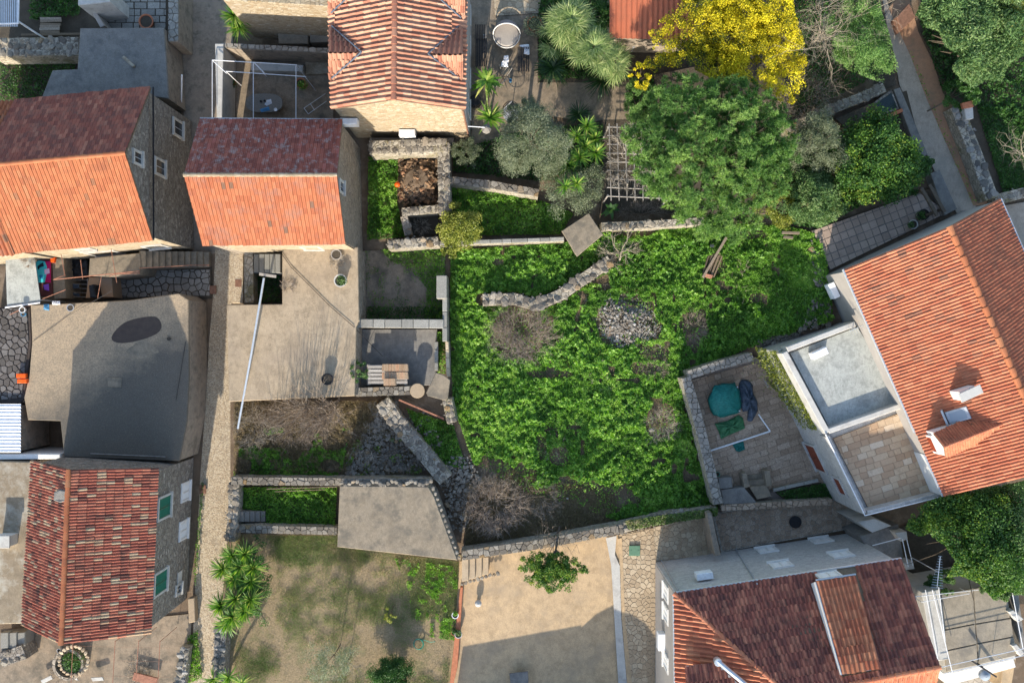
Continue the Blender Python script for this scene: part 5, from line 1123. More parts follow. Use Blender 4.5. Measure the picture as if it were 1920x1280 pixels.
pot(641, 527, 2.6, .36, .45, 'parapet_pale', 'white round pot with a leafy plant on the broad concrete terrace', 'laurel', .34, seed=3)
pot(617, 710, 2.6, .33, .45, 'metal_black', 'dark empty metal bucket on the broad concrete terrace', name='bucket', cat='bucket')
pot(135, 577, 2.9, .20, .2, 'metal_grey', 'dark grey round tub on the wet flat roof', name='tub', cat='tub')
pot(46, 581, 2.9, .17, .25, 'plastic_white', 'white bucket at the top corner of the dark slab roof', name='bucket', cat='bucket')
pot(47, 589, 2.9, .13, .2, 'plastic_blue', 'small blue bucket just below the white bucket', name='bucket', cat='bucket')
pot(318, 635, 2.9, .10, .12, 'metal_black', 'tiny black cap on the wet flat roof', name='vent_cap', cat='cap')
pot(1727, 404, 2.8, .30, .35, 'metal_black', 'large dark pot at the corner of the brown tiled terrace', 'dark_bush', .3, seed=4)
pot(1708, 422, 2.8, .26, .3, 'parapet_pale', 'pale planter beside the dark pot on the brown tiled terrace', 'laurel', .2, seed=5)
pot(1543, 505, 2.0, .20, .2, 'plastic_white', 'round white and red tub at the foot of the brown tiled terrace', name='tub', cat='tub')
pot(1002, 50, 0, .45, .45, 'terracotta', 'large terracotta pot with grey green bush beside the round lounger', 'olive', .75, seed=6, n=1400)
pot(860, 1186, .1, .22, .3, 'parapet_pale', 'small round pot on the ochre courtyard edge beside the lawn', 'laurel', .2, seed=7)
pot(852, 1183, .1, .18, .25, 'terracotta', 'small brown pot at the edge of the dry lawn', 'dark_bush', .2, seed=8)
pot(854, 1150, .1, .20, .3, 'plastic_white', 'white oval planter next to the ochre courtyard edge', 'weed', .15, seed=9)
pot(115, 1216, 0, .12, .3, 'plastic_white', 'short white pipe stub beside the round well', name='pipe_stub', cat='pipe')
# orange roof items
for x, y, l in ((42, 704, 'upper orange clay block on the edge of the dark slab roof'), (44, 714, 'lower orange clay block on the edge of the dark slab roof')):
    m = MB(); c = W(x, y, 2.95); m.abox(c.x-.28, c.y-.12, 2.9, c.x+.28, c.y+.13, 3.12, .03); m.build('clay_block', M['plastic_orange'], None, l, 'block')
# ---- laundry corner
t = thing('canopy', W(40, 520, 0), 'grey green sheet canopy beside the colourful towel', 'canopy'); m = MB(); m.prism([W(10, 480, 2.95), W(64, 478, 2.95), W(76, 565, 2.85), W(13, 573, 2.85)], [2.9, 2.9, 2.8, 2.8], .01); m.build('sheet', M['concrete_new'], t); m = MB(); [m.tube([W(x, y, 2.85), Vector((W(x, y, 2.85).x, W(x, y, 2.85).y, 0))], .04, 5) for x, y in ((12, 484), (62, 482), (72, 562), (16, 569))]; m.tube([W(10, 576, 2.88), W(75, 567, 2.88)], .05, 5); m.build('frame', M['metal_white'], t)
t = thing('patterned_towel', W(83, 520, 2.0), 'towel patterned in turquoise, magenta and purple lying on a dark brown mat', 'towel')
m = MB(); m.prism(P([(69, 486), (96, 486), (98, 554), (74, 556)], 2.0), 1.9, .01); m.build('mat', m_plain('mat_brown', (.09, .03, .03), .9), t)
for q, cn, col, z_ in ([[(67, 492), (72, 488), (84, 490), (88, 500), (87, 515), (85, 529), (70, 530)], 'turquoise_area', (.06, .55, .60), 2.03], [[(84, 490), (95, 489), (95, 530), (84, 529), (87, 515), (88, 500)], 'magenta_area', (.42, .01, .11), 2.031], [[(83, 505), (92, 503), (93, 512), (84, 515)], 'pink_area', (.66, .45, .66), 2.05], [[(81, 534), (91, 532), (92, 545), (83, 543)], 'purple_area', (.28, .10, .60), 2.04], [[(70, 499), (80, 492), (82, 499), (75, 501), (71, 506)], 'dark_figure', (.01, .03, .05), 2.055], [[(73, 516), (80, 515), (80, 523), (75, 522)], 'blue_area', (.02, .22, .42), 2.056]):
    m = MB(); m.prism(P(q, z_), z_-.02, .003); m.build(cn, m_plain('towel_'+cn, col, .9, 0, .08), t)
m = MB(); m.prism(P([(93, 483), (103, 482), (101, 492), (94, 492)], 2.1), 1.9, .02); m.build('red_cloth', M['plastic_orange'], None, 'small bright red cloth above the patterned towel', 'cloth')
slab('side_wall', [(97, 484), (119, 484), (123, 559), (101, 561)], 1.9, M['concrete_slab'], 0, label='smooth concrete wall top right of the patterned towel', cat='wall')
slab('landing', [(168, 484), (262, 474), (264, 498), (258, 514), (212, 519), (166, 517)], 2.3, M['concrete_slab'], 0, label='concrete landing at the head of the outdoor stairs', cat='landing')
slab('lower_terrace', [(166, 520), (209, 520), (212, 557), (160, 559)], 1.2, M['flag_beige'], 0, label='small beige tiled terrace between the stair landing and the wet flat roof', cat='terrace')
t = thing('outdoor_stairs', W(330, 485, 0), 'flight of outdoor concrete steps below the bright orange roof', 'stairs')
for i in range(11):
    z = 2.3-(i+.5)*.19; x = 261+i*11.9; m = MB(); m.prism([W(x, 470+i*.2, z), W(x+11.9, 470+i*.2, z), W(x+11.9, 500, z), W(x, 501, z)], 0, .015); o = m.build('step', M['concrete_slab'], t)
m = MB(); z = 2.9
m.tube([W(262, 503, 3.2), W(358, 497, 1.9), W(392, 497, 1.3)], .022, 5)
for i in range(5): x = 262+i*30; m.tube([W(x, 503-i*1.2, 3.2-i*.44), W(x, 502-i*1, 2.2-i*.44)], .018, 4)
m.tube([W(100, 524, 3.0), W(160, 518, 3.0), W(262, 508, 3.0)], .03, 5); m.tube([W(205, 518, 3.0), W(215, 514, 3.0), W(262, 512, 3.0)], .025, 5); m.build('handrail', M['rust_pipe'], t)
m = MB()
for a, b, z in (((114, 474), (122, 518), 3.4), ((151, 487), (155, 523), 3.3), ((208, 465), (219, 530), 3.5), ((190, 518), (183, 559), 3.0), ((100, 524), (123, 515), 3.1), ((80, 560), (123, 543), 3.0), ((18, 590), (60, 570), 3.0)): m.tube([W(*a, z), W(*b, z-.2)], .02, 4)
m.build('clothes_pole', M['rust_pipe'], None, 'thin crossing poles and lines over the laundry corner', 'clothes line')
crumple('tarpaulin', [(124, 486), (164, 487), (165, 517), (124, 520)], .9, 'tarp_black', 'black tarpaulin sheltered between towel wall and stair landing', 'tarpaulin', .12, 3)
t = thing('drying_rack', W(143, 540, 0), 'metal drying rack with dark clothes on it', 'drying rack'); m = MB()
for y in (524, 532, 540, 548, 556): m.tube([W(126, y, 1.0), W(164, y+1, 1.0)], .014, 4)
for x in (126, 164): m.tube([W(x, 523, 1.0), W(x, 557, 1.0)], .018, 4); m.tube([W(x, 523, 1.0), W(x+2, 540, 0), W(x, 557, 1.0)], .018, 4)
m.build('frame', M['galv'], t); crumple('garment', [(130, 532), (148, 533), (149, 541), (130, 540)], 1.02, 'tarp_navy', None, None, .05, 5, t); crumple('garment', [(128, 546), (150, 551), (149, 556), (127, 552)], 1.02, 'tarp_navy', None, None, .05, 6, t)
m = MB(); m.prism(P([(166, 535), (174, 533), (180, 558), (168, 558)], 2.0), 1.2, .05); m.build('folded_parasol', M['tarp_black'], None, 'dark folded parasol leaning on the small beige terrace', 'parasol')
crumple('cloth', [(82, 570), (92, 570), (92, 582), (82, 580)], 2.92, 'plastic_blue', 'small blue cloth on the top edge of the wet flat roof', 'cloth', .06, 8)
crumple('white_bag', [(98, 564), (112, 564), (113, 571), (98, 571)], 2.92, 'cloth_white', 'white plastic bag on the top edge of the wet flat roof', 'bag', .06, 9)
# drains on the lane
for x, y, s, l, mt in ((399, 543, .2, 'dark rusty square drain cover in the lane near the stairs', 'rust'), (380, 917, .2, 'dark square drain cover in the lane beside the stone house', 'rust')):
    c = W(x, y, .06); m = MB(); m.abox(c.x-s, c.y-s*1.3, .0, c.x+s, c.y+s*1.3, .075, .01); m.build('drain_cover', M[mt], None, l, 'drain cover')
c = W(1190, 1032, .13); m = MB(); m.abox(c.x-.34, c.y-.32, .05, c.x+.34, c.y+.32, .13, .015); [m.abox(c.x+s*.22-.03, c.y-.04, .12, c.x+s*.22+.03, c.y+.04, .15) for s in (-1, 1)]; m.build('green_hatch', M['hatch_green'], None, 'square green metal hatch in the stone paving', 'hatch')
m = MB(); m.lathe(W(1491, 978, .08), [(.38, 0), (.38, .05), (.34, .06), (.33, .045), (.05, .05)], 24); m.build('manhole', M['metal_black'], None, 'round black manhole cover in the shaded stone lane', 'manhole')
m = MB(); m.prism([G(1705, 6, .7), G(1717, 32, .7), G(1690, 58, .7), G(1681, 32, .7)], 2.5, .03); o = m.build('metal_gate', M['rust'], None, 'dark brown square metal hatch beside the dirt strip', 'hatch')
# ---- terrace things
m = MB(); m.tube([W(495, 521, 3.4), W(472, 660, 2.95), W(446, 803, 2.3)], .065, 8); m.build('metal_pole', M['galv'], None, 'long shiny metal pole lying across the broad terrace', 'pole')
m = MB(); m.box(W(502, 516, 3.3), (1, -.15, 0), (.15, 1, 0), (0, 0, 1), .5, .08, .04, .01); m.build('beam', M['wood_grey'], None, 'short grey beam supporting the upper end of the metal pole', 'beam')
m = MB(); m.tube([W(528, 475, 2.66), W(545, 500, 2.66), W(580, 535, 2.66), W(620, 575, 2.66), W(663, 612, 2.66), W(690, 640, 1.4), W(718, 668, 1.9)], .018, 5); m.build('cable', M['metal_black'], None, 'black cable curving over the broad terrace to the pallet', 'cable')
def bundle(px, py, z, r, n, label, seed, mat='twig'):
    g = np.random.default_rng(seed); V, F, tv = twigs(tuple(W(px, py, z)), (r, r), n, .35, g, 2, .014, 1.4, .1); V[:, 2] = np.maximum(V[:, 2], z+.01); return mk('brushwood', V, F, M[mat], None, label, 'brushwood', tv=tv)
bundle(541, 535, 2.6, .55, 45, 'bundle of dry sticks beside the green pit on the terrace', 3)
bundle(632, 487, 2.6, .7, 60, 'heap of dry cuttings by the doorway of the worn red roof house', 4, 'twig_pale')
bundle(55, 490, 3.0, .5, 40, 'dry twigs lying on the grey green canopy', 5)
pot(632, 478, 2.6, .3, .25, 'wood_grey', 'wooden crate behind the dry cuttings', name='crate', cat='crate')
# pallet yard
o = slab('yard_floor', [(672, 617), (820, 617), (816, 722), (670, 724)], .6, M['concrete_grey'], 0, kind='structure')
for s_, (x0, y0, x1, y1, z, l) in enumerate(((688, 682, 764, 722, 1.15, 'lower wooden pallet under the stacked roof tiles'), (690, 684, 764, 720, 1.45, 'upper grey wooden pallet carrying the stacked roof tiles'))):
    t = thing('pallet', W((x0+x1)/2, (y0+y1)/2, z-.25), l, 'pallet')
    for k in range(5): yy = y0+(y1-y0)*(k+.5)/5; a, b = W(x0, yy, z), W(x1, yy, z); m = MB(); m.box((a+b)/2, (1, 0, 0), (0, 1, 0), (0, 0, 1), (b-a).length/2, .085, .015, .004); o = m.build('board', M['wood_grey'], t); o['tv'] = rr.random()
    for k in range(3): xx = x0+3+(x1-x0-6)*k/2; a, b = W(xx, y0, z-.11), W(xx, y1, z-.11); m = MB(); m.box((a+b)/2, (1, 0, 0), (0, 1, 0), (0, 0, 1), .07, (b-a).length/2, .09); o = m.build('block', M['wood_grey'], t); o['tv'] = rr.random()
tm = npmesh('roof_tile', *half_pipe(.10, .42, 5), M['wood']); tm.materials.clear(); tm.materials.append(m_piece('old_tile', [(0, (.34, .22, .13)), (.6, (.46, .33, .21)), (1, (.52, .28, .16))], .4))
for k in range(36):
    row, i = divmod(k, 18) if k < 36 else (2, k-36); c = W(719+i*2.6, 689+row*15, 1.62+.02*rr.random()); Mx = Matrix.Translation(c)@Matrix.Rotation(rr.gauss(0, .05), 4, 'Z')@Matrix.Rotation(rr.gauss(.5, .08), 4, 'Y')
    inst('roof_tile', tm, Mx, None, rr.random(), 'old curved roof tile standing in the stack on the upper pallet', 'roof tile', 'old roof tiles stacked on the pallet')
for k in range(8):
    c = W(722+k*2.6, 716, 1.80); inst('roof_tile', tm, Matrix.Translation(c)@Matrix.Rotation(.1, 4, 'Z')@Matrix.Rotation(.5, 4, 'Y'), None, rr.random(), 'old curved roof tile in the small pile at the front of the pallet', 'roof tile', 'old roof tiles piled at the front of the pallet')
m = MB(); m.lathe(W(783, 732, 1.55), [(.42, 0), (.45, .02), (.45, .12), (.43, .14)], 22); m.build('round_slab', M['flag_ochre'], None, 'round pinkish stone slab on the end of the block wall', 'stone slab')
m = MB(); m.prism([W(x, y, 2.0) for x, y in [(817, 698), (832, 703), (844, 712), (840, 745), (835, 751), (802, 742), (799, 736)]], 1.86, .03); m.build('stone_slab', M['concrete_slab'], None, 'big grey slab with a rounded corner beside the round stone slab', 'stone slab')
m = MB(); m.box(W(790, 767, .7), (1, -.42, 0), (.42, 1, 0), (0, 0, 1), 1.5, .05, .04); m.build('beam', M['rust_pipe'], None, 'thin reddish beam lying below the round stone slab', 'beam')
# heap of broken tiles
hp_ = thing('tile_heap', W(783, 345, 0), 'heap of broken roof tiles inside the ruined walls', 'tile heap'); g = np.random.default_rng(8); me = npmesh('broken_tile', *half_pipe(.11, .34, 4), M['tile_c'])
me2 = me.copy(); me2.materials.clear(); mb_ = m_piece('tile_brown', [(0, (.10, .075, .05)), (.5, (.22, .14, .08)), (.85, (.34, .21, .12)), (1, (.42, .22, .12))], .5); me2.materials.append(mb_)
for k in range(260):
    x, y = g.uniform(748, 820), g.uniform(297, 384); z = .25+.4*math.sin(math.pi*(x-740)/90)*math.sin(math.pi*(y-290)/100)+g.uniform(-.1, .12); Mx = Matrix.Translation(W(x, y, z))@Matrix.Rotation(g.uniform(0, 6.28), 4, 'Z')@Matrix.Rotation(g.normal(0, .45), 4, 'X')@Matrix.Rotation(g.normal(0, .5), 4, 'Y')@Matrix.Diagonal((g.uniform(.7, 1.2), g.uniform(.5, 1.1), 1, 1)); inst('broken_tile', me2, Mx, hp_, g.random())
m = MB(); m.lathe(W(783, 342, 0), [(1.25, 0), (1.1, .3), (.7, .7), (.2, .8)], 14); m.build('core', M['soil'], hp_)
m = MB(); m.lathe(W(745, 346, .75), [(.05, -.16), (.15, -.08), (.18, .02), (.13, .13), (.03, .17)], 14); m.build('orange_ball', M['plastic_orange'], None, 'bright orange ball among the weeds beside the tile heap', 'ball', smooth=True)
bundle(775, 352, .55, .8, 40, 'dead sticks lying on the broken tile heap', 57, 'twig_pale')
bundle(790, 424, .2, .8, 60, 'tangle of dead sticks in the dark pit', 6, 'twig_pale')
slab('pit_floor', [(768, 404), (822, 402), (822, 440), (768, 441)], .1, M['soil_dark'], -.1, kind='structure')
# garden loose things
t = thing('stone_heap', W(1175, 605, 0), 'pale heap of grey rubble in the middle of the weeds', 'rubble heap'); g = np.random.default_rng(11)
def heap_pts(n, spread):
    a = g.uniform(0, 2*np.pi, n); r = np.sqrt(g.random(n))*spread; e = 1+.16*np.sin(2*a+.5)+.13*np.sin(3*a+2)+.09*np.sin(5*a); X = 1175+48*np.sign(np.cos(a))*np.abs(np.cos(a))**.75*r*e; Y = 604+43*np.sign(np.sin(a))*np.abs(np.sin(a))**.75*r*e; return X, Y, r
X, Y, r_ = heap_pts(280, .95); sp = [(W(float(x), float(y), .1+.32*max(0, 1-float(q)**2)), float(g.uniform(.07, .22))) for x, y, q in zip(X, Y, r_)]
place_stones(sp[:140], M['stone_pale'], t, tvr=(.0, 1), seed=14); place_stones(sp[140:], M['stone'], t, tvr=(.0, 1), seed=15)
m = MB(); m.prism(P([(1140, 575), (1160, 564), (1200, 570), (1215, 592), (1210, 632), (1176, 642), (1140, 632), (1134, 600)], .18), 0, .15); m.build('core', M['soil'], t)
X, Y, r_ = heap_pts(2300, 1.12); p = px_world(X, Y, .1+0*X); pebble_field('rubble', np.stack([p[:, 0], p[:, 1], .06+.34*np.clip(1-r_**2, 0, 1), g.uniform(.03, .11, len(X))], 1), M['stone_pale'], t, 15)
X, Y, r_ = heap_pts(500, 1.6); p = px_world(X, Y, .05+0*X); pebble_field('rubble', np.stack([p[:, 0], p[:, 1], .04+.0*X, g.uniform(.04, .12, len(X))], 1), M['stone'], t, 16)
def loose(label, poly, n, smin, smax, seed, mat='stone', z=.05, single=True):
    X, Y, g = scatter(poly, n, seed); t = thing('loose_stones', W(float(np.mean(X)), float(np.mean(Y)), 0), label, 'rubble'); place_stones([(G(float(x), float(y), z+g.uniform(0, .12)), g.uniform(smin, smax)) for x, y in zip(X, Y)][:300], M[mat], t, seed=seed)
    X, Y, g = scatter(poly, n*6, seed+1); h = hz(X, Y); p = px_world(X, Y, h); pebble_field('gravel', np.stack([p[:, 0], p[:, 1], h+z+g.random(len(X))*.12, g.uniform(.05, .16, len(X))], 1), M[mat], t, seed); return t
loose('spill of grey stones at the foot of the collapsed diagonal wall', [(700, 790), (735, 800), (800, 880), (650, 895), (650, 865)], 150, .14, .36, 16, 'stone')
loose('rubble spread between the diagonal wall and the bramble heap', [(800, 860), (880, 850), (905, 900), (870, 1000), (845, 990), (835, 930)], 120, .14, .36, 17)
loose('scattered pale stones along the path edge by the big house', [(1515, 440), (1545, 500), (1560, 610), (1500, 620), (1530, 540)], 60, .2, .5, 18)
loose('line of stones above the tarpaulin courtyard', [(1415, 640), (1500, 620), (1500, 634), (1420, 655)], 36, .2, .4, 19)
loose('stones at the head of the diagonal wall under the pallet wall', [(690, 755), (745, 752), (752, 785), (712, 800)], 60, .2, .42, 20)
loose('stones in the weeds below the tilted slab', [(760, 780), (800, 770), (830, 830), (800, 850)], 30, .14, .3, 21)
rr = random.Random(9)
for x, y, l, s in ((962, 520, 'pale stone in the weeds left of the curved wall', .45), (1335, 461, 'white stone under the tip of the pine', .3), (1131, 676, 'small brown stump below the rubble heap', .3), (1222, 806, 'whitish rag-like stone near the dry weeds', .35), (1064, 934, 'white round stone near the bare earth', .18)):
    t = inst('stone', rr.choice(stones_of(M['stone'])), Matrix.Translation(W(x, y, .25))@Matrix.Diagonal((s, s*.7, s*.6, 1)), None, .85, l, 'stone')
for (x0, y0, x1, y1, l) in ((1466, 436, 1499, 437, 'upper short plank in the weeds by the brown tiled terrace'), (1469, 444, 1487, 446, 'lower shorter plank in the weeds by the brown tiled terrace'), (1362, 445, 1318, 520, 'rotting beam sticking out from under the pine')):
    a, b = G(x0, y0, .35), G(x1, y1, .35); d_ = (b-a).normalized(); m = MB(); m.box((a+b)/2, d_, d_.cross(Vector((0, 0, 1))), (0, 0, 1), (b-a).length/2, .08, .04, .01); o = m.build('plank', M['wood'], None, l, 'plank'); o['tv'] = .6
t = thing('rotten_boards', W(1340, 490, 0), 'dark rotten boards and rusty sheet in a hollow under the pine', 'boards')
for k in range(5): a, b = W(1330+k*6, 476+k*1, .25+.03*k), W(1318+k*5, 512+k*2, .22); m = MB(); m.box((a+b)/2, (b-a), Vector((1, .2, 0)), (0, 0, 1), (b-a).length/2, .05+.02*(k % 2), .02); o = m.build('board', M['bark'] if k < 3 else M['wood'], t)
m = MB(); m.prism([W(1320, 512, .4), W(1337, 516, .35), W(1334, 523, .3), (W(1322, 519, .3))], .2, .01); m.build('rusty_sheet', M['rust_pipe'], t)
# ---- tarpaulin courtyard
cf = lay('courtyard', [(1288, 700), (1412, 668), (1455, 690), (1500, 800), (1585, 925), (1350, 950)], 'court_floor', .1)
flags(cf, [tuple(W(x, y, .1))[:2] for x, y in [(1296, 712), (1415, 680), (1450, 700), (1560, 905), (1352, 925)]], topz(cf)+.001, M['flag_court'], .5, joint=.012, th=.03, grid=(.75, .36, 'random'), rot=math.radians(18), seed=41, nmax=280, proud=.008)
t = thing('covered_furniture', W(1358, 748, .2), 'large dark teal tarpaulin stretched over square garden furniture', 'tarpaulin')
tz = 1.05; top = [(1340, 722), (1377, 720), (1383, 735), (1386, 765), (1382, 772), (1345, 778), (1338, 772), (1330, 750)]; out = [(1336, 727), (1352, 719), (1378, 717), (1388, 735), (1390, 768), (1382, 776), (1348, 783), (1334, 775), (1326, 752)]
V = [tuple(W(1358, 748, tz+.02))]; n = 32; g = np.random.default_rng(4)
def loop(q, z, k): 
    q = [W(x, y, z) for x, y in q]; r_ = []
    for i in range(n): u = i*len(q)/n; j = int(u); r_.append(q[j].lerp(q[(j+1) % len(q)], u-j))
    return r_
for q, z in ((top, tz), (out, tz*.55), (out, .22)):
    for i, p in enumerate(loop(q, z, 0)): V.append((p.x+.035*math.sin(i*2.1)*(z < 1), p.y+.035*math.cos(i*1.7)*(z < 1), p.z+(.03*math.sin(i*1.3) if z > .9 else 0)))
F = [(0, 1+i, 1+(i+1) % n) for i in range(n)]+[(1+k*n+i, 1+(k+1)*n+i, 1+(k+1)*n+(i+1) % n, 1+k*n+(i+1) % n) for k in range(2) for i in range(n)]
mk('cover', V, F, M['tarp_teal'], t, smooth=True)
for i, (x, y) in enumerate(((1345, 728), (1376, 724), (1380, 768), (1345, 772))): m = MB(); c = W(x, y, .2); m.abox(c.x-.04, c.y-.04, .2, c.x+.04, c.y+.04, 1.0); m.build('leg', M['metal_grey'], t)
crumple('tarpaulin', [(1386, 718), (1392, 711), (1404, 713), (1412, 722), (1411, 735), (1420, 752), (1421, 770), (1410, 790), (1401, 789), (1402, 770), (1392, 772), (1385, 745)], .24, 'tarp_navy', 'crumpled navy plastic sheet trailing off the teal tarpaulin', 'tarpaulin', .35, 11)
crumple('tarpaulin', [(1340, 794), (1363, 789), (1385, 778), (1393, 783), (1397, 803), (1375, 812), (1352, 823), (1348, 810)], .24, 'tarp_green', 'folded green tarpaulin on the ground below the teal one', 'tarpaulin', .28, 12)
crumple('tarpaulin', [(1373, 832), (1394, 827), (1397, 842), (1386, 847), (1380, 845)], .24, 'tarp_teal', 'small piece of green sheet beyond the white rail', 'tarpaulin', .1, 13)
m = MB(); z = .42; m.tube([W(1328, 846, z), W(1444, 808, z)], .055, 6); m.tube([W(1422, 776, z), W(1444, 808, z)], .045, 6); [m.tube([W(x, y, z), W(x, y, .2)], .04, 5) for x, y in ((1330, 845), (1385, 828), (1442, 808))]; m.build('white_rail', M['metal_white'], None, 'low white rail crossing the shaded courtyard', 'rail')
m = MB(); m.box(W(1437, 719, .3), (.5, -1, 0), (1, .5, 0), (0, 0, 1), .28, .05, .04); m.build('wood_block', M['wood_grey'], None, 'short pale board on the courtyard floor by the ivy', 'board')
for pts, z, l, mt in (([(1347, 896), (1372, 894), (1374, 914), (1349, 917)], .9, 'square grey stone sink in the courtyard corner', 'concrete_grey'), ([(1352, 918), (1395, 913), (1420, 943), (1356, 945)], .9, 'blue grey concrete counter in the courtyard corner', 'concrete_grey')):
    slab('stone_counter', pts, z, M[mt], 0, label=l, cat='counter')
t = thing('garden_steps', W(1415, 905, 0), 'small flight of stone steps with thick cheeks in the shaded courtyard', 'steps')
for pts, z, nm in (([(1391, 888), (1400, 886), (1407, 912), (1396, 915)], .95, 'cheek_wall'), ([(1433, 882), (1444, 881), (1448, 910), (1438, 913)], .95, 'cheek_wall'), ([(1401, 890), (1432, 887), (1434, 897), (1403, 900)], .35, 'step'), ([(1403, 900), (1434, 897), (1437, 909), (1405, 912)], .55, 'step'), ([(1405, 912), (1437, 909), (1448, 930), (1420, 936)], .75, 'step')):
    m = MB(); m.prism(P(pts, z), 0, .03); m.build(nm, M['concrete_slab'], t)
pot(1344, 888, .2, .14, .2, 'hose_green', 'small green watering pot beside the sink', name='pot', cat='pot')
slab('weedy_bed', [(1452, 921), (1540, 905), (1560, 935), (1480, 944)], .35, M['soil_dark'], 0, kind='structure')
# ---- ochre courtyard
t = thing('courtyard_steps', W(890, 1068, 0), 'four short stone steps at the corner of the ochre courtyard', 'steps')
for i in range(4): m = MB(); x = 866+i*12.5; z = 1.0-.22*i; m.prism([W(x, 1047-i*.8, z), W(x+12.3, 1046-i*.8, z), W(x+12.3, 1088-i*4, z), W(x, 1090-i*4, z)], 0, .02); o = m.build('step', M['flag_ochre'], t); o['tv'] = .5
place_stones([(W(866+i*7.5, 1094-i*2.2+rr.uniform(-1, 1), .3), rr.uniform(.22, .34)) for i in range(10)], M['stone'], t, seed=23)
t = thing('stone_lantern', W(1046, 1000, 0), 'pale round lamp standing on the ochre courtyard near the steps', 'lamp'); t.location = W(897, 1128, 0); m = MB(); m.lathe(W(897, 1128, .0), [(.12, 0), (.1, .1), (.2, .16), (.22, .3), (.15, .44), (.03, .5)], 14); m.build('globe', M['parapet_pale'], t)
slab('bench_seat', [(955, 1262), (990, 1258), (992, 1290), (958, 1290)], .45, M['concrete_grey'], .38, label='grey bench at the bottom edge of the ochre courtyard', cat='bench')
slab('court_border', [(863, 1100), (868, 1100), (858, 1250), (848, 1290), (842, 1290), (852, 1200)], .25, M['terracotta'], 0, label='low terracotta edging between lawn and ochre courtyard', cat='kerb')
m = MB(); c = W(785, 1206, .05); m.lathe(c, [(.30, 0), (.34, .03), (.38, 0)], 24); m.lathe(c+Vector((.02, .01, .05)), [(.26, 0), (.30, .03), (.34, 0)], 24); o = m.build('garden_hose', M['hose_green'], None, 'coiled teal garden hose on the dry lawn', 'hose')
o.data.clear_geometry(); m = MB()
pts_ = [c+Vector((math.cos(a)*(.30+.02*math.sin(a*2.3)), math.sin(a)*(.32+.02*math.cos(a*1.7)), .02+.004*a)) for a in np.linspace(0, 6.283*3.2, 60)]+[W(796, 1199, .06), W(806, 1203, .03), W(816, 1202, .03)]
m.tube(pts_, .02, 5); off = o.location; o.data.from_pydata([tuple(Vector(v)-off) for v in m.V], [], m.F); o.data.update()
# ---- yard below the barrel-tiled house
t = thing('round_well', W(140, 1240, 0), 'round stone planter full of green leaves below the barrel tiled house', 'planter'); m = MB(); m.lathe(W(138, 1238, .0), [(1.0, 0), (.98, .65), (.80, .65), (.78, .1)], 26); m.build('wall', M['wall_stone'], t)
place_stones([(W(138, 1238, .7)+Vector((.89*math.cos(a), .89*math.sin(a), 0)), .27) for a in np.linspace(0, 6.28, 22, endpoint=False)], M['flag_ochre'], t, 'rim_stone', seed=24)
g = np.random.default_rng(31); p = np.array(W(138, 1238, .55))+unit(g.normal(size=(1500, 3)))*(g.random(1500)[:, None]**.5)*np.array([.75, .75, .35]); V, F = rand_leaf(p, .10, .06, g); mk('leaves', V, F, M['dark_bush'], t, tv=np.clip(g.random(1500)+.15, 0, 1))
rubble_wall([(0, 1238), (44, 1222)], .9, 1.3, 'rough sunlit rubble wall at the bottom left corner', seed=141, core='wall_grey'); rubble_wall([(345, 1215), (335, 1290)], .55, .9, 'grey rubble wall at the bottom between yard and lane', seed=142, stone='stone_grey')
slab('stone_steps', [(0, 1190), (48, 1183), (48, 1216), (0, 1222)], .9, M['flag_yard'], 0, label='pale stone platform at the lower left below the brown roof', cat='platform')
t = thing('stone_stairs', W(24, 1200, .9), 'three grey stone stair treads at the lower left edge', 'stairs')
for i in range(3): m = MB(); m.prism(P([(1+i*15.5, 1186), (15+i*15.5, 1185), (15+i*15.5, 1214), (1+i*15.5, 1215)], 1.3-.12*i), .9, .02); o = m.build('tread', M['flag_pale'], t); o['tv'] = .3
t = thing('wire_pergola', W(220, 1230, 0), 'thin rusty rods and wires strung over the yard below the barrel tiled house', 'pergola'); m = MB()
for x, dx in ((137, -4), (216, -5), (260, -6), (300, -4)): m.tube([W(x, 1200, 2.4), W(x+dx, 1284, 2.4)], .02, 4); m.tube([W(x, 1202, 2.4), Vector((W(x, 1202, 2.4).x, W(x, 1202, 2.4).y, 0))], .02, 4)
m.build('rod', M['rust_pipe'], t); m = MB(); [m.tube([W(120, y, 2.42), W(320, y+4, 2.42)], .004, 3) for y in (1210, 1236, 1265)]; m.build('wire', M['rust'], t)
for k, (x, y, l) in enumerate(((88, 1273, 'left whitish marble offcut among the rubble at the bottom'), (183, 1272, 'right whitish marble offcut among the rubble at the bottom'), (135, 1268, 'middle blue grey stone offcut below the round planter'))):
    m = MB(); m.box(W(x, y, .3), (1, .5-.4*k, .1), (-.5, 1, 0), (0, .1, 1), .38, .12, .04, .01); m.build('stone_offcut', M['parapet_pale'], None, l, 'stone offcut')
bundle(112, 1262, .05, .9, 60, 'tangle of cut branches below the round planter', 51, 'twig_pale'); bundle(262, 1258, .05, 1.3, 90, 'tangle of cut branches near the bottom rubble wall', 52, 'twig_pale')
m = MB(); m.box(W(272, 1272, .3), (1, -.25, 0), (.25, 1, 0), (0, 0, 1), .75, .25, .05, .01); m.build('door_panel', M['rust_pipe'], None, 'brownish panel lying under the cut branches at the bottom', 'panel')
m = MB(); m.prism(P([(352, 1122), (364, 1120), (366, 1165), (354, 1168)], .5), 0, .03); m.build('stone_block', M['flag_ochre'], None, 'pale rectangular block at the corner of the stone house by the lane', 'block')
t = thing('garden_stairs', W(470, 968, 0), 'grey stone steps going down into the green pit garden', 'stairs')
for k in range(5): m = MB(); m.prism(P([(448+k*10, 958), (457+k*10, 958), (457+k*10, 978), (448+k*10, 978)], .2+.12*(4-k)), 0, .02); o = m.build('step', M['flag_yard'], t)
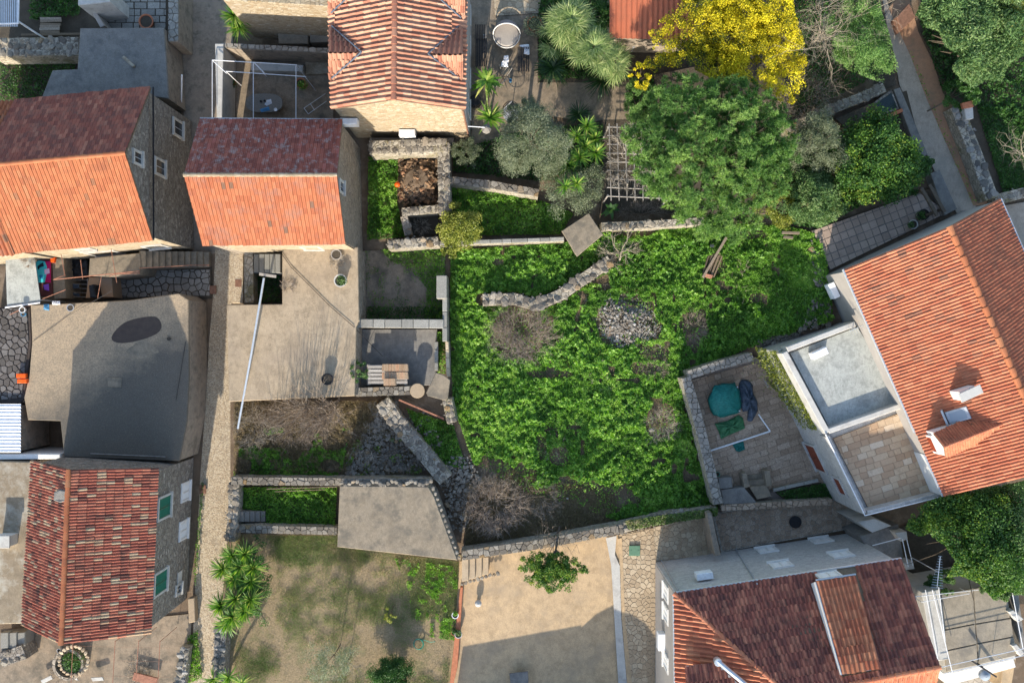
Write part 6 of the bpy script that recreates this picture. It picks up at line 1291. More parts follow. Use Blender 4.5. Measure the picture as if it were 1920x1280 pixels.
m = MB(); m.tube([W(500, 916, 1.3), W(632, 912, 1.2)], .03, 5); m.tube([W(516, 921, 1.2), W(610, 917, 1.1)], .025, 5); m.build('wooden_pole', M['wood'], None, 'pair of thin wooden poles along the wall above the green pit garden', 'poles')
# ---- garden terrace beside the cream house
t = thing('round_lounger', W(950, 65, 0), 'round garden lounger with taupe half dome hood and white rim', 'lounger')
c = W(950, 66, .35); m = MB(); m.lathe(c-Vector((0, 0, .35)), [(.72, 0), (.80, .1), (.80, .38)], 28); m.build('base', M['concrete_grey'], t); m = MB(); m.lathe(c+Vector((0, 0, .03)), [(.74, 0), (.76, .08), (.7, .12)], 28); m.build('cushion', M['render_grey'], t)
V = []; F = []; R0 = .84; na, nb = 22, 8
for j in range(nb+1):
    ph = j/nb*1.12
    for i in range(na+1): a = math.pi*i/na; r_ = R0; V.append((c.x+r_*math.cos(a), c.y+r_*math.sin(a)*math.cos(ph)-.0, c.z+.12+r_*math.sin(a)*math.sin(ph)*1.05))
for j in range(nb): F += [(j*(na+1)+i, j*(na+1)+i+1, (j+1)*(na+1)+i+1, (j+1)*(na+1)+i) for i in range(na)]
mk('hood', V, F, m_plain('hood_taupe', (.22, .18, .17), .8), t, smooth=True); m = MB(); m.tube([V[nb*(na+1)+i] for i in range(na+1)], .035, 6); m.tube([c+Vector((.82*math.cos(a), .82*math.sin(a), .05)) for a in np.linspace(math.pi, 2*math.pi, 20)], .03, 6); m.build('rim', M['paint_white'], t)
def slat_chair(px, py, rot, label, towel=None, L=1.5, wd_=.62, name='sun_lounger', mat='metal_black', cat='lounger'):
    t = thing(name, W(px, py, 0), label, cat); c = W(px, py, .38); X = Vector((math.cos(rot), math.sin(rot), 0)); Y = Vector((-X.y, X.x, 0)); Z = Vector((0, 0, 1)); m = MB()
    for k in range(7): m.box(c+Y*((k/6-.5)*wd_), X, Y, Z, L*.32, .035, .012)
    m.build('seat', M[mat], t); m = MB(); bx = (X*.7+Z*.55).normalized()
    for k in range(7): m.box(c+X*L*.46+Z*.14+Y*((k/6-.5)*wd_), bx, Y, bx.cross(Y), L*.2, .035, .012)
    m.build('backrest', M[mat], t)
    for a in (-1, 1):
        for b in (-1, 1): q = MB(); q.box(c+X*a*L*.3+Y*b*wd_*.48-Z*.19, X, Y, Z, .02, .02, .19); q.build('leg', M[mat], t)
    return t
slat_chair(981, 120, math.pi/2, 'black slatted lounger with white towel beside the palms')
slat_chair(902, 100, math.pi/2, 'black slatted bench against the cream house wall', L=2.6, name='garden_bench', cat='bench'); 
crumple('towel', [(974, 85), (992, 83), (993, 103), (982, 101), (984, 90), (975, 88)], .62, 'cloth_white', 'white towel thrown over the head of the black lounger', 'towel', .06, 21, z_edge=.58)
crumple('towel', [(945, 105), (953, 104), (954, 114), (952, 120), (953, 126), (939, 125), (940, 117), (944, 113)], .55, 'cloth_white', 'white towel on the wooden deck chair in the sun', 'towel', .08, 22, z_edge=.5)
t = thing('deck_chair', W(942, 140, 0), 'pale wooden deck chair below the white towel', 'deck chair'); m = MB()
for a, b, z1, z2 in (((950, 126), (930, 164), .55, .1), ((960, 128), (937, 165), .55, .1), ((936, 122), (944, 140), .6, .05), ((955, 146), (935, 160), .3, .3)): m.tube([W(*a, z1), W(*b, z2)], .025, 5)
m.build('frame', M['wood_grey'], t); crumple('seat', [(944, 126), (957, 128), (949, 142), (938, 140)], .5, 'concrete_slab', None, None, -.02, 23, t, .46)
t = thing('bicycle', W(958, 205, 0), 'dark hanging wire egg chair on the shaded terrace', 'hanging chair'); t.name = 'wire_chair'; m = MB(); c = W(958, 206, .9)
for k in range(14): a = math.pi*k/14; m.tube([c+Vector((math.cos(a)*math.cos(b)*.52, math.sin(a)*math.cos(b)*.52, math.sin(b)*.6)) for b in np.linspace(0, math.pi, 12)], .012, 4)
for z in (0, .25, .45): m.tube([c+Vector((math.cos(b)*.52*math.sqrt(1-(z/.6)**2), math.sin(b)*.52*math.sqrt(1-(z/.6)**2), z)) for b in np.linspace(0, 6.283, 24)], .014, 4)
m.build('basket', M['metal_black'], t); m = MB(); m.tube([W(943, 206, 1.2), W(960, 190, 1.7)], .03, 6); m.tube([c+Vector((0, 0, -.9)), c+Vector((0, 0, -.1))], .03, 6); m.lathe(c+Vector((0, 0, -.9)), [(.5, 0), (.5, .04)], 20); m.build('stand', M['metal_grey'], t)
m = MB(); m.lathe(W(892, 193, 0), [(.36, 0), (.36, .55), (.3, .58)], 18); m.build('barrel', M['metal_black'], None, 'round dark barrel against the wall of the cream house', 'barrel')
t = thing('wall_lamp', W(900, 239, 3), 'hanging lamp on a white arm at the corner of the cream house', 'lamp'); m = MB(); m.tube([W(878, 237, 3.2), W(908, 239, 3.2), W(909, 240, 2.9)], .025, 6); m.build('arm', M['metal_white'], t); m = MB(); m.lathe(W(912, 242, 2.45), [(.30, 0), (.22, .2), (.06, .36)], 8); m.build('lamp_shade', M['concrete_grey'], t)
m = MB(); m.lathe(W(1184, 97, .0), [(.05, 0), (.05, .9), (.1, .92), (.1, .98)], 10); m.build('garden_post', M['metal_grey'], None, 'slim post with dark round top near the yellow blossom', 'post')
cup(957, 153, .0, .1, .25, 'plastic_blue', 'small pale blue bottle on the sunny terrace', 'bottle'); cup(908, 70, .0, .12, .2, 'plastic_white', 'small white jar near the cream house wall', 'jar')
# red corrugated roof
t = thing('garden_shed', W(1215, 30, 0), 'garden shed with red corrugated roof beside the yellow mimosa', 'shed'); V = []; F = []; N_ = 150
for i in range(N_+1):
    u = i/N_; z = 3.0+.04*math.cos(u*2*math.pi*16); a, b = W(1143+u*157, 70+u*4, 3.0), W(1143+u*157, -30, 3.0); V += [(a.x, a.y, z-.15), (b.x, b.y, z+.1)]
for i in range(N_): F.append((2*i, 2*i+2, 2*i+3, 2*i+1))
mk('roof', V, F, M['corrug_red'], t); m = MB(); m.prism(P([(1148, 66), (1295, 68), (1295, -30), (1148, -30)], 2.75), 0, .02); m.build('wall', M['render_wall'], t)
# pergola trellis
t = thing('pergola', W(1180, 300, 0), 'bare vine pergola of grey poles left of the pine', 'pergola')
for i in range(9): y = 238+i*16.2; m = MB(); m.tube([W(1138, y, 2.5), W(1262, y+5, 2.5)], .035, 5); m.build('cross_pole', M['wood_grey'], t)
for i in range(8): x = 1142+i*15; m = MB(); m.tube([W(x, 232, 2.56), W(x+4, 376, 2.56)], .03, 5); m.build('rafter', M['wood_grey'], t)
for x, y in ((1140, 240), (1140, 366), (1255, 372), (1255, 245)): m = MB(); m.tube([W(x, y, 2.5), Vector((W(x, y, 2.5).x, W(x, y, 2.5).y, 0))], .05, 6); m.build('post', M['wood_grey'], t)
g = np.random.default_rng(61); V, F, tv = twigs(tuple(W(1185, 300, 2.5)), (2.0, 2.4), 130, 1.1, g, 3, .018, 1.6, .02); V[:, 2] = np.clip(V[:, 2], 2.5, 2.75); mk('vine', V, F, M['twig_pale'], t, tv=tv)
t = thing('chimney_hut', G(1812, 205, 0), 'tiny white hut with terracotta slab on the rough stone wall', 'hut'); m = MB(); m.prism([G(1806, 194, 1.2), G(1824, 190, 1.2), G(1826, 222, 1.2), G(1812, 224, 1.2)], 2.5, .03); m.build('wall', M['parapet_pale'], t); m = MB(); m.prism([G(1804, 193, 1.4), G(1824, 188, 1.4), G(1826, 200, 1.4), G(1806, 203, 1.4)], 3.8, .02); m.build('roof', M['terracotta'], t)
# antennas and lamp post
def antenna(px, py, z0, z1, rot, label, n=7, L=1.0):
    b = W(px, py, z1); t = thing('aerial', Vector((b.x, b.y, z0)), label, 'aerial'); m = MB(); m.tube([Vector((b.x, b.y, z0)), b], .025, 5); m.build('mast', M['galv'], t); X = Vector((math.cos(rot), math.sin(rot), 0)); Y = Vector((-X.y, X.x, 0)); m = MB(); m.tube([b-X*L/2, b+X*L/2], .018, 4)
    for k in range(n): p = b+X*((k/(n-1)-.5)*L); w = .34-.02*k; m.tube([p-Y*w, p+Y*w], .010, 3)
    m.build('elements', M['galv'], t); return t
antenna(1606, 615, 4.2, 5.4, math.radians(25), 'television aerial between the flat roof and the big orange roof', 6, .8)
antenna(1760, 1072, 4, 7.0, math.radians(84), 'fishbone television aerial beside the mossy tiled roof', 13, 1.7)
t = thing('street_lamp', W(1845, 1262, 0), 'tall dark lamp post with round glass head by the pale terrace', 'street lamp'); m = MB(); m.tube([W(1822, 1238, 4.6), W(1868, 1268, 4.2)], .05, 6); m.tube([W(1842, 1250, 4.4), Vector((W(1842, 1250, 4.4).x, W(1842, 1250, 4.4).y, 0))], .06, 8); m.build('post', M['metal_black'], t); m = MB(); m.lathe(W(1842, 1262, 3.6), [(.1, 0), (.32, .12), (.30, .3), (.08, .4)], 16); m.build('lamp_head', M['glass_sky'], t)
slab('ochre_wall', [(1882, 1238), (1906, 1230), (1896, 1290), (1876, 1290)], 2.0, M['ochre_court'], 0, label='ochre painted wall at the bottom right corner', cat='wall')
slab('parapet_wall', [(1900, 1116), (1910, 1113), (1925, 1225), (1915, 1230)], 3.6, M['concrete_grey'], 0, label='narrow grey wall beyond the pale roof terrace', cat='wall')
o = slab('stone_courtyard', [(1785, 1285), (1876, 1250), (1880, 1300), (1785, 1300)], .3, M['crazy_grey'], 0, kind='structure')
m = MB(); [m.tube([W(*a, 4.4), W(*b_, 4.4)], .008, 3) for a, b_ in (((1893, 675), (1925, 645)),)]; 
m = MB(); m.tube([hit(1890, 676, f0, Vector((0, 0, 1)))*1, W(1925, 648, 7.6)], .03, 5); m.V = [tuple(v) for v in MB().tube([W(1892, 676, 8.0), W(1930, 645, 7.3)], .04, 5).V]; m.build('roof_pipe', M['metal_white'], None, 'thin grey pipe lying across the ridge of the big orange roof', 'pipe')
# ================================================================ VEGETATION
garden = [(845, 470), (1060, 455), (1130, 430), (1330, 418), (1480, 425), (1530, 440), (1555, 520), (1560, 600), (1420, 645), (1290, 700), (1345, 950), (1180, 985), (1120, 960), (1000, 925), (890, 870), (850, 760), (845, 620)]
def bare(X, Y):
    b = np.zeros(X.shape, bool)
    for (cx, cy, rx, ry) in ((1175, 603, 58, 50), (978, 620, 62, 52), (1075, 935, 120, 34), (940, 930, 80, 70), (1230, 660, 30, 18), (1300, 615, 26, 40), (1240, 790, 30, 34), (1075, 800, 16, 5), (1015, 835, 10, 26), (1420, 560, 20, 10), (1400, 440, 40, 9), (1180, 435, 50, 9), (1050, 855, 20, 20), (1340, 495, 22, 22), (1500, 640, 60, 20), (1030, 700, 44, 8), (1205, 690, 34, 12)):
        b |= ((X-cx)/rx)**2+((Y-cy)/ry)**2 < .35+1.1*vnoise(X*.0335, Y*.0335, 2.2, 63)
    return b
wallpx = [[(905, 562), (965, 560), (1005, 572), (1052, 552), (1095, 522), (1145, 488)]]
def nearwall(X, Y, w=13):
    k = np.zeros(X.shape, bool)
    for pl in wallpx:
        for (x1, y1), (x2, y2) in zip(pl[:-1], pl[1:]):
            t = np.clip(((X-x1)*(x2-x1)+(Y-y1)*(y2-y1))/((x2-x1)**2+(y2-y1)**2), 0, 1); k |= np.hypot(X-x1-t*(x2-x1), Y-y1-t*(y2-y1)) < w
    return k
def gmask(dens):
    def f(X, Y, g):
        n = vnoise(X*.0335, Y*.0335, .9, 21)*.6+vnoise(X*.0335, Y*.0335, 2.6, 22)*.5
        return (n > dens) & ~(bare(X, Y) & (g.random(X.shape) < .93)) & ~nearwall(X, Y)
    return f
ground_cover('weeds', garden, 270000, M['weed'], 'dense bright green weeds filling the big walled plot', .10, gmask(.27), hmax=.42, seed=41, up=.5)
ground_cover('broad_leaf_weeds', garden, 26000, M['weed'], 'broader leaved clumps standing among the weeds of the big plot', .19, lambda X, Y, g: (vnoise(X*.0335, Y*.0335, 1.5, 61) > .58) & ~(bare(X, Y) & (g.random(X.shape) < .95)) & ~nearwall(X, Y), hmax=.62, seed=62, up=.55, z0=.1, tvb=-.05)
ground_cover('low_weeds', garden, 32000, M['weed'], 'low sparse weeds over bare earth in the big walled plot', .09, gmask(.22), hmax=.15, seed=45, tvb=-.15)
ground_cover('dry_litter', garden, 26000, M['dry_grass'], 'dry brown litter between the weeds of the big plot', .11, None, hmax=.06, seed=46, z0=.01, asp=.25, up=.8)
ground_cover('dry_litter', [(872, 905), (960, 880), (1060, 905), (1150, 925), (1170, 985), (1000, 1012), (872, 1028)], 30000, M['dry_grass'], 'dead leaves and stalks over the bare earth at the foot of the plot', .13, None, hmax=.16, seed=47, asp=.22, up=.5, tvb=-.15)
ground_cover('dry_litter', [(440, 755), (700, 752), (800, 850), (840, 900), (640, 892), (440, 890)], 24000, M['dry_grass'], 'dead stalks among the stones and scrub', .14, lambda X, Y, g: vnoise(X*.0335, Y*.0335, 1.4, 48) > .35, hmax=.22, seed=48, asp=.18, up=.4, tvb=-.1)
ground_cover('weeds', [(640, 800), (790, 830), (840, 890), (640, 890)], 2500, M['weed'], 'weeds sprouting between the fallen stones', .1, lambda X, Y, g: vnoise(X*.0335, Y*.0335, 1.6, 49) > .6, .3, seed=49)
ground_cover('yard_weeds', [(672, 470), (835, 470), (832, 600), (672, 602)], 1500, M['weed'], 'scattered tufts over the dark yard floor', .08, lambda X, Y, g: vnoise(X*.0335, Y*.0335, 2, 50) > .6, .1, seed=50, tvb=-.2)
ground_cover('weeds', [(692, 296), (748, 292), (745, 380), (760, 445), (690, 450)], 7500, M['weed'], 'weeds filling the ruin beside the broken tile heap', .12, None, .5, seed=51, tvb=-.05)
ground_cover('weeds', [(846, 352), (1000, 372), (1075, 400), (1050, 440), (846, 442)], 12000, M['weed'], 'weeds in the strip below the slanting garden wall', .12, None, .5, seed=52)
ground_cover('weeds', [(712, 468), (835, 466), (832, 600), (798, 596), (800, 540), (770, 505), (735, 490)], 3600, M['weed'], 'weeds creeping over the edge of the dark yard floor', .11, None, .35, seed=53, tvb=-.1)
ground_cover('weeds', [(690, 575), (830, 575), (830, 598), (690, 598)], 1300, M['dark_bush'], 'dark weeds at the bottom of the dark yard', .12, None, .4, seed=54)
ground_cover('weeds', [(820, 622), (838, 622), (836, 700), (822, 700)], 900, M['weed'], 'tufts of weeds behind the thin kerb wall', .1, None, .5, seed=55, gz=.5)
ground_cover('weeds', [(446, 912), (632, 912), (630, 984), (500, 984), (446, 950)], 9000, M['weed'], 'leafy weeds in the sunken garden between two stone walls', .12, None, .4, seed=56, tvb=-.1)
ground_cover('weeds', [(762, 765), (850, 795), (866, 850), (880, 880), (835, 870), (800, 840)], 5000, M['weed'], 'weeds below the tilted slab and the wall stub', .12, None, .4, seed=57, tvb=-.1)
ground_cover('weeds', [(440, 800), (660, 800), (640, 890), (440, 890)], 9000, M['weed'], 'patchy green weeds at the bottom of the dry scrub', .11, lambda X, Y, g: vnoise(X*.0335, Y*.0335, 1.3, 7)+(Y-845)/160 > .55, .5, seed=58, tvb=-.1)
ground_cover('weeds', [(478, 515), (526, 515), (526, 566), (478, 566)], 1500, M['dark_bush'], 'dark green weeds inside the square pit of the terrace', .1, None, .2, seed=59, gz=.1)
ground_cover('dry_scrub', [(440, 752), (715, 750), (700, 800), (650, 885), (440, 885)], 22000, M['dry_grass'], 'dry grassy scrub below the broad terrace', .15, None, .5, seed=60, asp=.15, up=.2)
ground_cover('weeds', [(1455, 922), (1545, 905), (1562, 934), (1484, 943)], 2200, M['dark_bush'], 'weeds in the shaded courtyard bed', .1, None, .3, seed=61, gz=.35)
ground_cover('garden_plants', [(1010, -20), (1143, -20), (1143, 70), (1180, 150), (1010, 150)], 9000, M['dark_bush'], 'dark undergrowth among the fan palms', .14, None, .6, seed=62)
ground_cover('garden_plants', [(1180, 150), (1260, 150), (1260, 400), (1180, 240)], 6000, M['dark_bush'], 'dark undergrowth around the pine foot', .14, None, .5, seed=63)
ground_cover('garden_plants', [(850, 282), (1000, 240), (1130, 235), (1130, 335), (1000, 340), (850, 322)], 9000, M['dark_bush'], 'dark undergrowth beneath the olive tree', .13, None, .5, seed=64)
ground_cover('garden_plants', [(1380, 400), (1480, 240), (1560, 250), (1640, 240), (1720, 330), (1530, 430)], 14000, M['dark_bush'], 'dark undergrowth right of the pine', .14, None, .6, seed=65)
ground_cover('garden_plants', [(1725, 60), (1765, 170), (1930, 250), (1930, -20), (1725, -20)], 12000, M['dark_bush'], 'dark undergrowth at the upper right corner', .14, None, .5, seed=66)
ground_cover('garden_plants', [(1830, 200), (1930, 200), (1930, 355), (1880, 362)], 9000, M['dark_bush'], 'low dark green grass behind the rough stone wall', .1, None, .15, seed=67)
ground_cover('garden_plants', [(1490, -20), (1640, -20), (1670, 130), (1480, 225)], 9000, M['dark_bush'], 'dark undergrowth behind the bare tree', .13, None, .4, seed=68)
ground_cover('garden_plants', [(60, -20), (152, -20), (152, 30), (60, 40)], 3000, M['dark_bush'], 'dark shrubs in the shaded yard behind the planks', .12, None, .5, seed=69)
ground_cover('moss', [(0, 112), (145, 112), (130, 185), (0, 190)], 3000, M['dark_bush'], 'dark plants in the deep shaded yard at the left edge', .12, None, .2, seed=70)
lawnp = [(445, 1002), (632, 1004), (640, 1026), (860, 1052), (858, 1110), (848, 1200), (838, 1290), (440, 1290), (430, 1100)]
ground_cover('lawn_grass', lawnp, 60000, M['dry_grass'], 'thin dry straw coloured lawn', .08, None, .06, seed=71, z0=.0, asp=.13, up=.3)
ground_cover('lawn_grass', lawnp, 90000, M['grass'], 'sparse green grass in the dry lawn', .085, lambda X, Y, g: vnoise(X*.0335, Y*.0335, .55, 31)*.7+vnoise(X*.0335, Y*.0335, 2, 32)*.4+.25*((X > 770) & (Y < 1160))+.15*(Y < 1060) > .46+g.random(X.shape)*.4, .1, seed=72, z0=.0, asp=.2, up=.3)
ground_cover('lawn_tufts', [(740, 1045), (860, 1062), (852, 1200), (790, 1190), (760, 1100)], 7000, M['weed'], 'bright green tufts at the right side of the dry lawn', .09, lambda X, Y, g: vnoise(X*.0335, Y*.0335, 1.1, 33)*.6+vnoise(X*.0335, Y*.0335, 3.5, 34)*.5 > .5+g.random(X.shape)*.25, .15, seed=73)
for poly, n, l, sd in (([(354, 1190), (372, 1180), (380, 1270), (352, 1280)], 1500, 'weeds at the foot of the lane wall at the bottom', 74), ([(364, 1060), (372, 1000), (378, 900), (383, 905), (376, 1010), (368, 1100)], 350, 'weeds along the foot of the stone house on the lane', 75), ([(664, 612), (678, 612), (680, 632), (668, 634)], 350, 'green tuft at the corner of the broad terrace', 76), ([(1700, 100), (1706, 98), (1830, 385), (1822, 386)], 700, 'thin line of weeds between footpath and dirt strip', 77), ([(1170, 975), (1345, 950), (1345, 965), (1180, 992)], 3500, 'creeper covering the overgrown wall end', 78)):
    ground_cover('weeds', poly, n, M['weed'] if sd != 78 else M['grass'], l, .1, None, .35, seed=sd, gz=(1.2 if sd == 78 else None), tvb=-.1)
tree(672, 697, 2.2, (.55, .75, .6), 'leafy green bush growing between the broad terrace and the pallets', M['laurel'], nl=26, per=60, leaf=(.1, .055), seed=80, ground=0, r0=.03, name='bush', cat='bush')
# --- the pine
def pine(px, py, zc, rad, label, seed, nl=420, gz=0., outline=None):
    g = np.random.default_rng(seed); c = np.array(W(px, py, zc)); base = W(px+4, py+30, gz); t = thing('pine_tree', base, label, 'pine')
    d = unit(g.normal(size=(nl*5, 3))); d = d[d[:, 2] > -.2]; k = g.uniform(.25, 1.0, len(d))**.6
    lc = c+d*k[:, None]*np.array(rad); q = 960+lc[:, 0]*FPX/(50-lc[:, 2]), 640-lc[:, 1]*FPX/(50-lc[:, 2])
    if outline: m_ = inpoly(q[0], q[1], outline); lc = lc[m_]
    lc = lc[:nl]; nl = len(lc); lv = g.random(nl); V_, F_, T_ = [], [], []; nt_ = 15
    # tufts sit round each branch end, needles burst upward from each tuft
    idx = np.repeat(np.arange(nl), nt_); tc = lc[idx]+unit(g.normal(size=(len(idx), 3)))*g.uniform(.08, .34, len(idx))[:, None]*np.array([1, 1, .55]); nb = 20
    J = np.repeat(np.arange(len(idx)), nb); out = unit(tc[J]-lc[idx][J]+np.array([0, 0, .25])+.02); dd = unit(g.normal(size=(len(J), 3))*.75+out*.55+np.array([0, 0, .35])); ln = g.uniform(.13, .24, len(J)); s = unit(np.cross(dd, g.normal(size=(len(J), 3)))); p = tc[J]; w = .016
    V = np.stack([p-s*w, p+dd*ln[:, None]+s*w*.3, p+s*w*1.2], 1).reshape(-1, 3); F = np.arange(len(J)*3).reshape(-1, 3)
    mk('crown', V, F, M['pine'], t, tv=np.clip(lv[idx][J]*.6+g.random(len(J))*.3+.15*(ln-.13)/.11, 0, 1))
    m = MB(); limb_set(m, base, lc, .28, g, 46, .5); m.build('trunk', M['bark'], t); return t
pine_out = [(1200, 165), (1245, 130), (1300, 128), (1345, 150), (1400, 150), (1450, 180), (1478, 215), (1500, 265), (1495, 310), (1480, 355), (1440, 400), (1400, 440), (1370, 472), (1330, 470), (1300, 430), (1270, 415), (1245, 375), (1205, 365), (1180, 330), (1185, 290), (1162, 240), (1178, 200)]
pine(1330, 295, 5.6, (4.9, 5.0, 2.4), 'broad bright green pine in the middle of the upper gardens', 91, 800, outline=pine_out)
pine(1560, 90, 5.4, (0.1, .1, .1), 'x', 92, 1) if False else None
# --- mimosa
mo = [(1192, 150), (1205, 120), (1225, 85), (1215, 60), (1255, 20), (1285, -5), (1300, -60), (1480, -60), (1490, 20), (1510, 85), (1525, 110), (1540, 150), (1538, 190), (1510, 195), (1480, 225), (1455, 180), (1400, 150), (1340, 150), (1300, 130), (1240, 125), (1215, 160)]
def proj(p): k = FPX/(50-p[:, 2]); return 960+p[:, 0]*k, 640-p[:, 1]*k
def clip_to(poly): return lambda p: inpoly(*proj(p), poly)
tree(1372, 70, 5.0, (5.4, 4.6, 1.9), 'mimosa tree covered in bright yellow blossom', M['mimosa'], base_px=(1380, 90), name='mimosa_tree', cat='mimosa', nl=900, per=110, leaf=(.085, .07), lump=.075, seed=93, ground=0, low=-.15, tvmix=.7, cap=clip_to(mo), up=.2, fill=.5, tvpos=lambda x, y: .02+.42*np.clip((x-1230)/260, 0, 1)+.5*(vnoise(x*.02, y*.02, 1.2, 9)-.5))
tree(1203, 140, 2.4, (.75, .8, .9), 'small sprig of yellow mimosa beside the shaded garden path', M['mimosa'], name='mimosa_bush', cat='mimosa', nl=26, per=60, leaf=(.08, .07), lump=.2, seed=94, ground=0, r0=.03, bias=.2)
# --- conical green tree beside the footpath, bare tree in front
tree(1622, 70, 5.0, (2.3, 3.2, 1.8), 'bright green bushy tree beside the footpath', M['pine'], base_px=(1590, 120), nl=150, per=240, leaf=(.13, .03), lump=.18, seed=95, ground=2.3, tvmix=.4, up=.2, fill=.6, cap=clip_to([(1545, -60), (1650, -60), (1652, 20), (1666, 60), (1678, 105), (1692, 150), (1685, 166), (1660, 158), (1625, 145), (1590, 132), (1562, 110), (1548, 60)]))
def bare_tree(px, py, z0, z1, hpx, R, label, seed, n=16, mat='twig_pale', r0=.09, levels=4, name='bare_tree'):
    g = np.random.default_rng(seed); base = W(px, py, z0); top = W(*hpx, z1); t = thing(name, base, label, 'tree'); m = MB(); fk = base.lerp(top, .35); m.tube([base, fk], [r0, r0*.8], 8); segs = []
    def grow(p, d, l, r, lv):
        pts = [p]; dd = d
        for _ in range(3): dd = Vector(tuple(unit(np.array(dd)+g.normal(size=3)*.16))); pts.append(pts[-1]+dd*l/3)
        m.tube(pts, [r, r*.9, r*.75, r*.6], 4 if r < .03 else 6, cap=False)
        if lv == 0: return
        for k in range(3 if g.random() < .6 else 2):
            nd2 = Vector(tuple(unit(np.array(dd)+g.normal(size=3)*.52))); q = pts[2+(k % 2)]; grow(q, nd2, l*g.uniform(.55, .85), r*.58, lv-1)
    for _ in range(n): a = g.uniform(0, 6.283); d = unit(np.array(top-fk)/max(.1, (top-fk).length)*.8+np.array([math.cos(a), math.sin(a), .35])*.85); grow(fk+Vector((0, 0, g.uniform(-.3, .3))), Vector(tuple(d)), R*g.uniform(.32, .5), r0*.5, levels)
    m.build('branches', M[mat], t); return t
bare_tree(1518, 85, 2.4, 6.6, (1570, 40), 4.2, 'bare grey tree with fine branches between mimosa and green tree', 96, 11, r0=.075, levels=5)
bare_tree(1925, 300, 2.6, 5.5, (1900, 265), 2.4, 'bare shrub tree at the right edge above the stone wall', 97, 8, r0=.05, levels=3)
bare_tree(1162, 490, .2, 2.8, (1168, 440), 2.2, 'small leafless tree beside the little square hut', 98, 8, r0=.06, levels=3)
bare_tree(612, 770, .1, 4.4, (608, 790), 2.8, 'tall bare thin shrub below the broad terrace casting streaky shadows', 99, 14, r0=.05, levels=3, mat='twig')
bare_tree(575, 765, .1, 3.4, (560, 785), 2.0, 'shorter bare thin shrub left of the tall one below the terrace', 100, 10, r0=.045, levels=3, mat='twig')
g = np.random.default_rng(201)
for (x, y, rx, n, h, l, sd) in ((615, 765, 40, 60, 4.6, 'tall upright bare shoots below the broad terrace', 211), (565, 768, 26, 26, 3.9, 'shorter upright bare shoots below the broad terrace', 212)):
    g = np.random.default_rng(sd); c = W(x, y, 0); V, F, tv = twigs(tuple(c), (rx*.033, .5), n, h, g, 2, .022, .35, 2.6); mk('bare_shrub', V, F, M['twig'], None, l, 'shrub', tv=tv)
# --- broadleaf trees
LO = [(1735, -60), (1728, 5), (1717, 28), (1738, 52), (1762, 58), (1772, 85), (1800, 105), (1785, 128), (1803, 150), (1826, 165), (1850, 150), (1880, 152), (1886, 130), (1905, 110), (1930, 100), (1930, -60)]
tree(1790, 70, 5.2, (2.6, 3.6, 1.8), 'large grey green laurel tree right of the footpath', M['laurel'], base_px=(1800, 120), nl=190, per=230, leaf=(.19, .065), lump=.26, seed=101, tvmix=.35, bias=.15, fill=.6, cap=clip_to(LO))
tree(1858, 60, 5.0, (2.8, 3.6, 1.7), 'second laurel crown nearer the upper right corner', M['laurel'], base_px=(1840, 110), nl=150, per=230, leaf=(.19, .065), lump=.26, seed=102, tvmix=.35, bias=.12, fill=.6, cap=clip_to(LO))
tree(1640, 305, 4.6, (2.3, 2.4, 1.7), 'yellow tipped citrus tree above the brown tiled terrace', M['citrus'], base_px=(1620, 320), nl=150, per=170, leaf=(.15, .085), lump=.24, seed=103, bias=.05)
tree(1700, 315, 3.9, (1.1, 1.6, 1.1), 'dark green bush at the footpath end of the citrus tree', M['dark_bush'], nl=60, per=140, leaf=(.13, .07), seed=104, r0=.06)
tree(1535, 270, 4.2, (1.7, 2.0, 1.4), 'silvery olive tree between the pine and the citrus tree', M['olive'], nl=90, per=230, leaf=(.11, .028), seed=105)
tree(1525, 375, 3.9, (1.6, 1.6, 1.2), 'light green oleander bush left of the brown tiled terrace', M['laurel'], nl=80, per=180, leaf=(.17, .05), seed=106, bias=.2)
tree(1455, 385, 3.0, (1.3, 1.2, .9), 'yellowish green shrub under the lower right of the pine', M['yellowgreen'], nl=50, per=140, leaf=(.12, .04), seed=107, bias=-.1)
tree(998, 265, 3.4, (2.0, 2.0, 1.5), 'rounded silvery olive tree left of the yuccas', M['olive'], nl=150, per=260, leaf=(.10, .026), seed=108, ground=0, bias=.1)
tree(985, 215, 2.6, (1.3, .9, .9), 'small shaded olive branch above the big olive tree', M['olive'], nl=50, per=160, leaf=(.10, .026), seed=109, ground=0)
tree(1075, 350, 2.4, (1.9, 1.6, 1.1), 'yellow green shrub between the olive and the pergola', M['olive'], nl=100, per=170, leaf=(.10, .035), seed=110, ground=0, bias=.0, fill=.6, name='bush', cat='bush')
tree(862, 428, 1.9, (1.35, 1.4, 1.1), 'rounded yellow green bush overhanging the thin whitish wall', M['yellowgreen'], nl=130, per=110, fill=.55, leaf=(.11, .06), seed=111, ground=0, r0=.05, name='bush', cat='bush')
tree(845, 470, 1.4, (.6, .6, .6), 'small yellowish bush hanging below the thin whitish wall', M['yellowgreen'], nl=22, per=80, leaf=(.11, .06), seed=112, ground=0, r0=.03, name='bush', cat='bush')
RO = [(1698, 990), (1715, 950), (1770, 928), (1930, 900), (1930, 1118), (1890, 1108), (1862, 1122), (1835, 1092), (1800, 1078), (1775, 1082), (1792, 1052), (1772, 1022), (1742, 1002), (1722, 1004)]
tree(1805, 1020, 5.2, (3.5, 3.2, 2.1), 'large dark leafy tree below the big orange roof', M['citrus'], base_px=(1800, 990), nl=250, per=250, leaf=(.15, .08), lump=.22, seed=113, ground=0, bias=.02, cap=clip_to(RO))
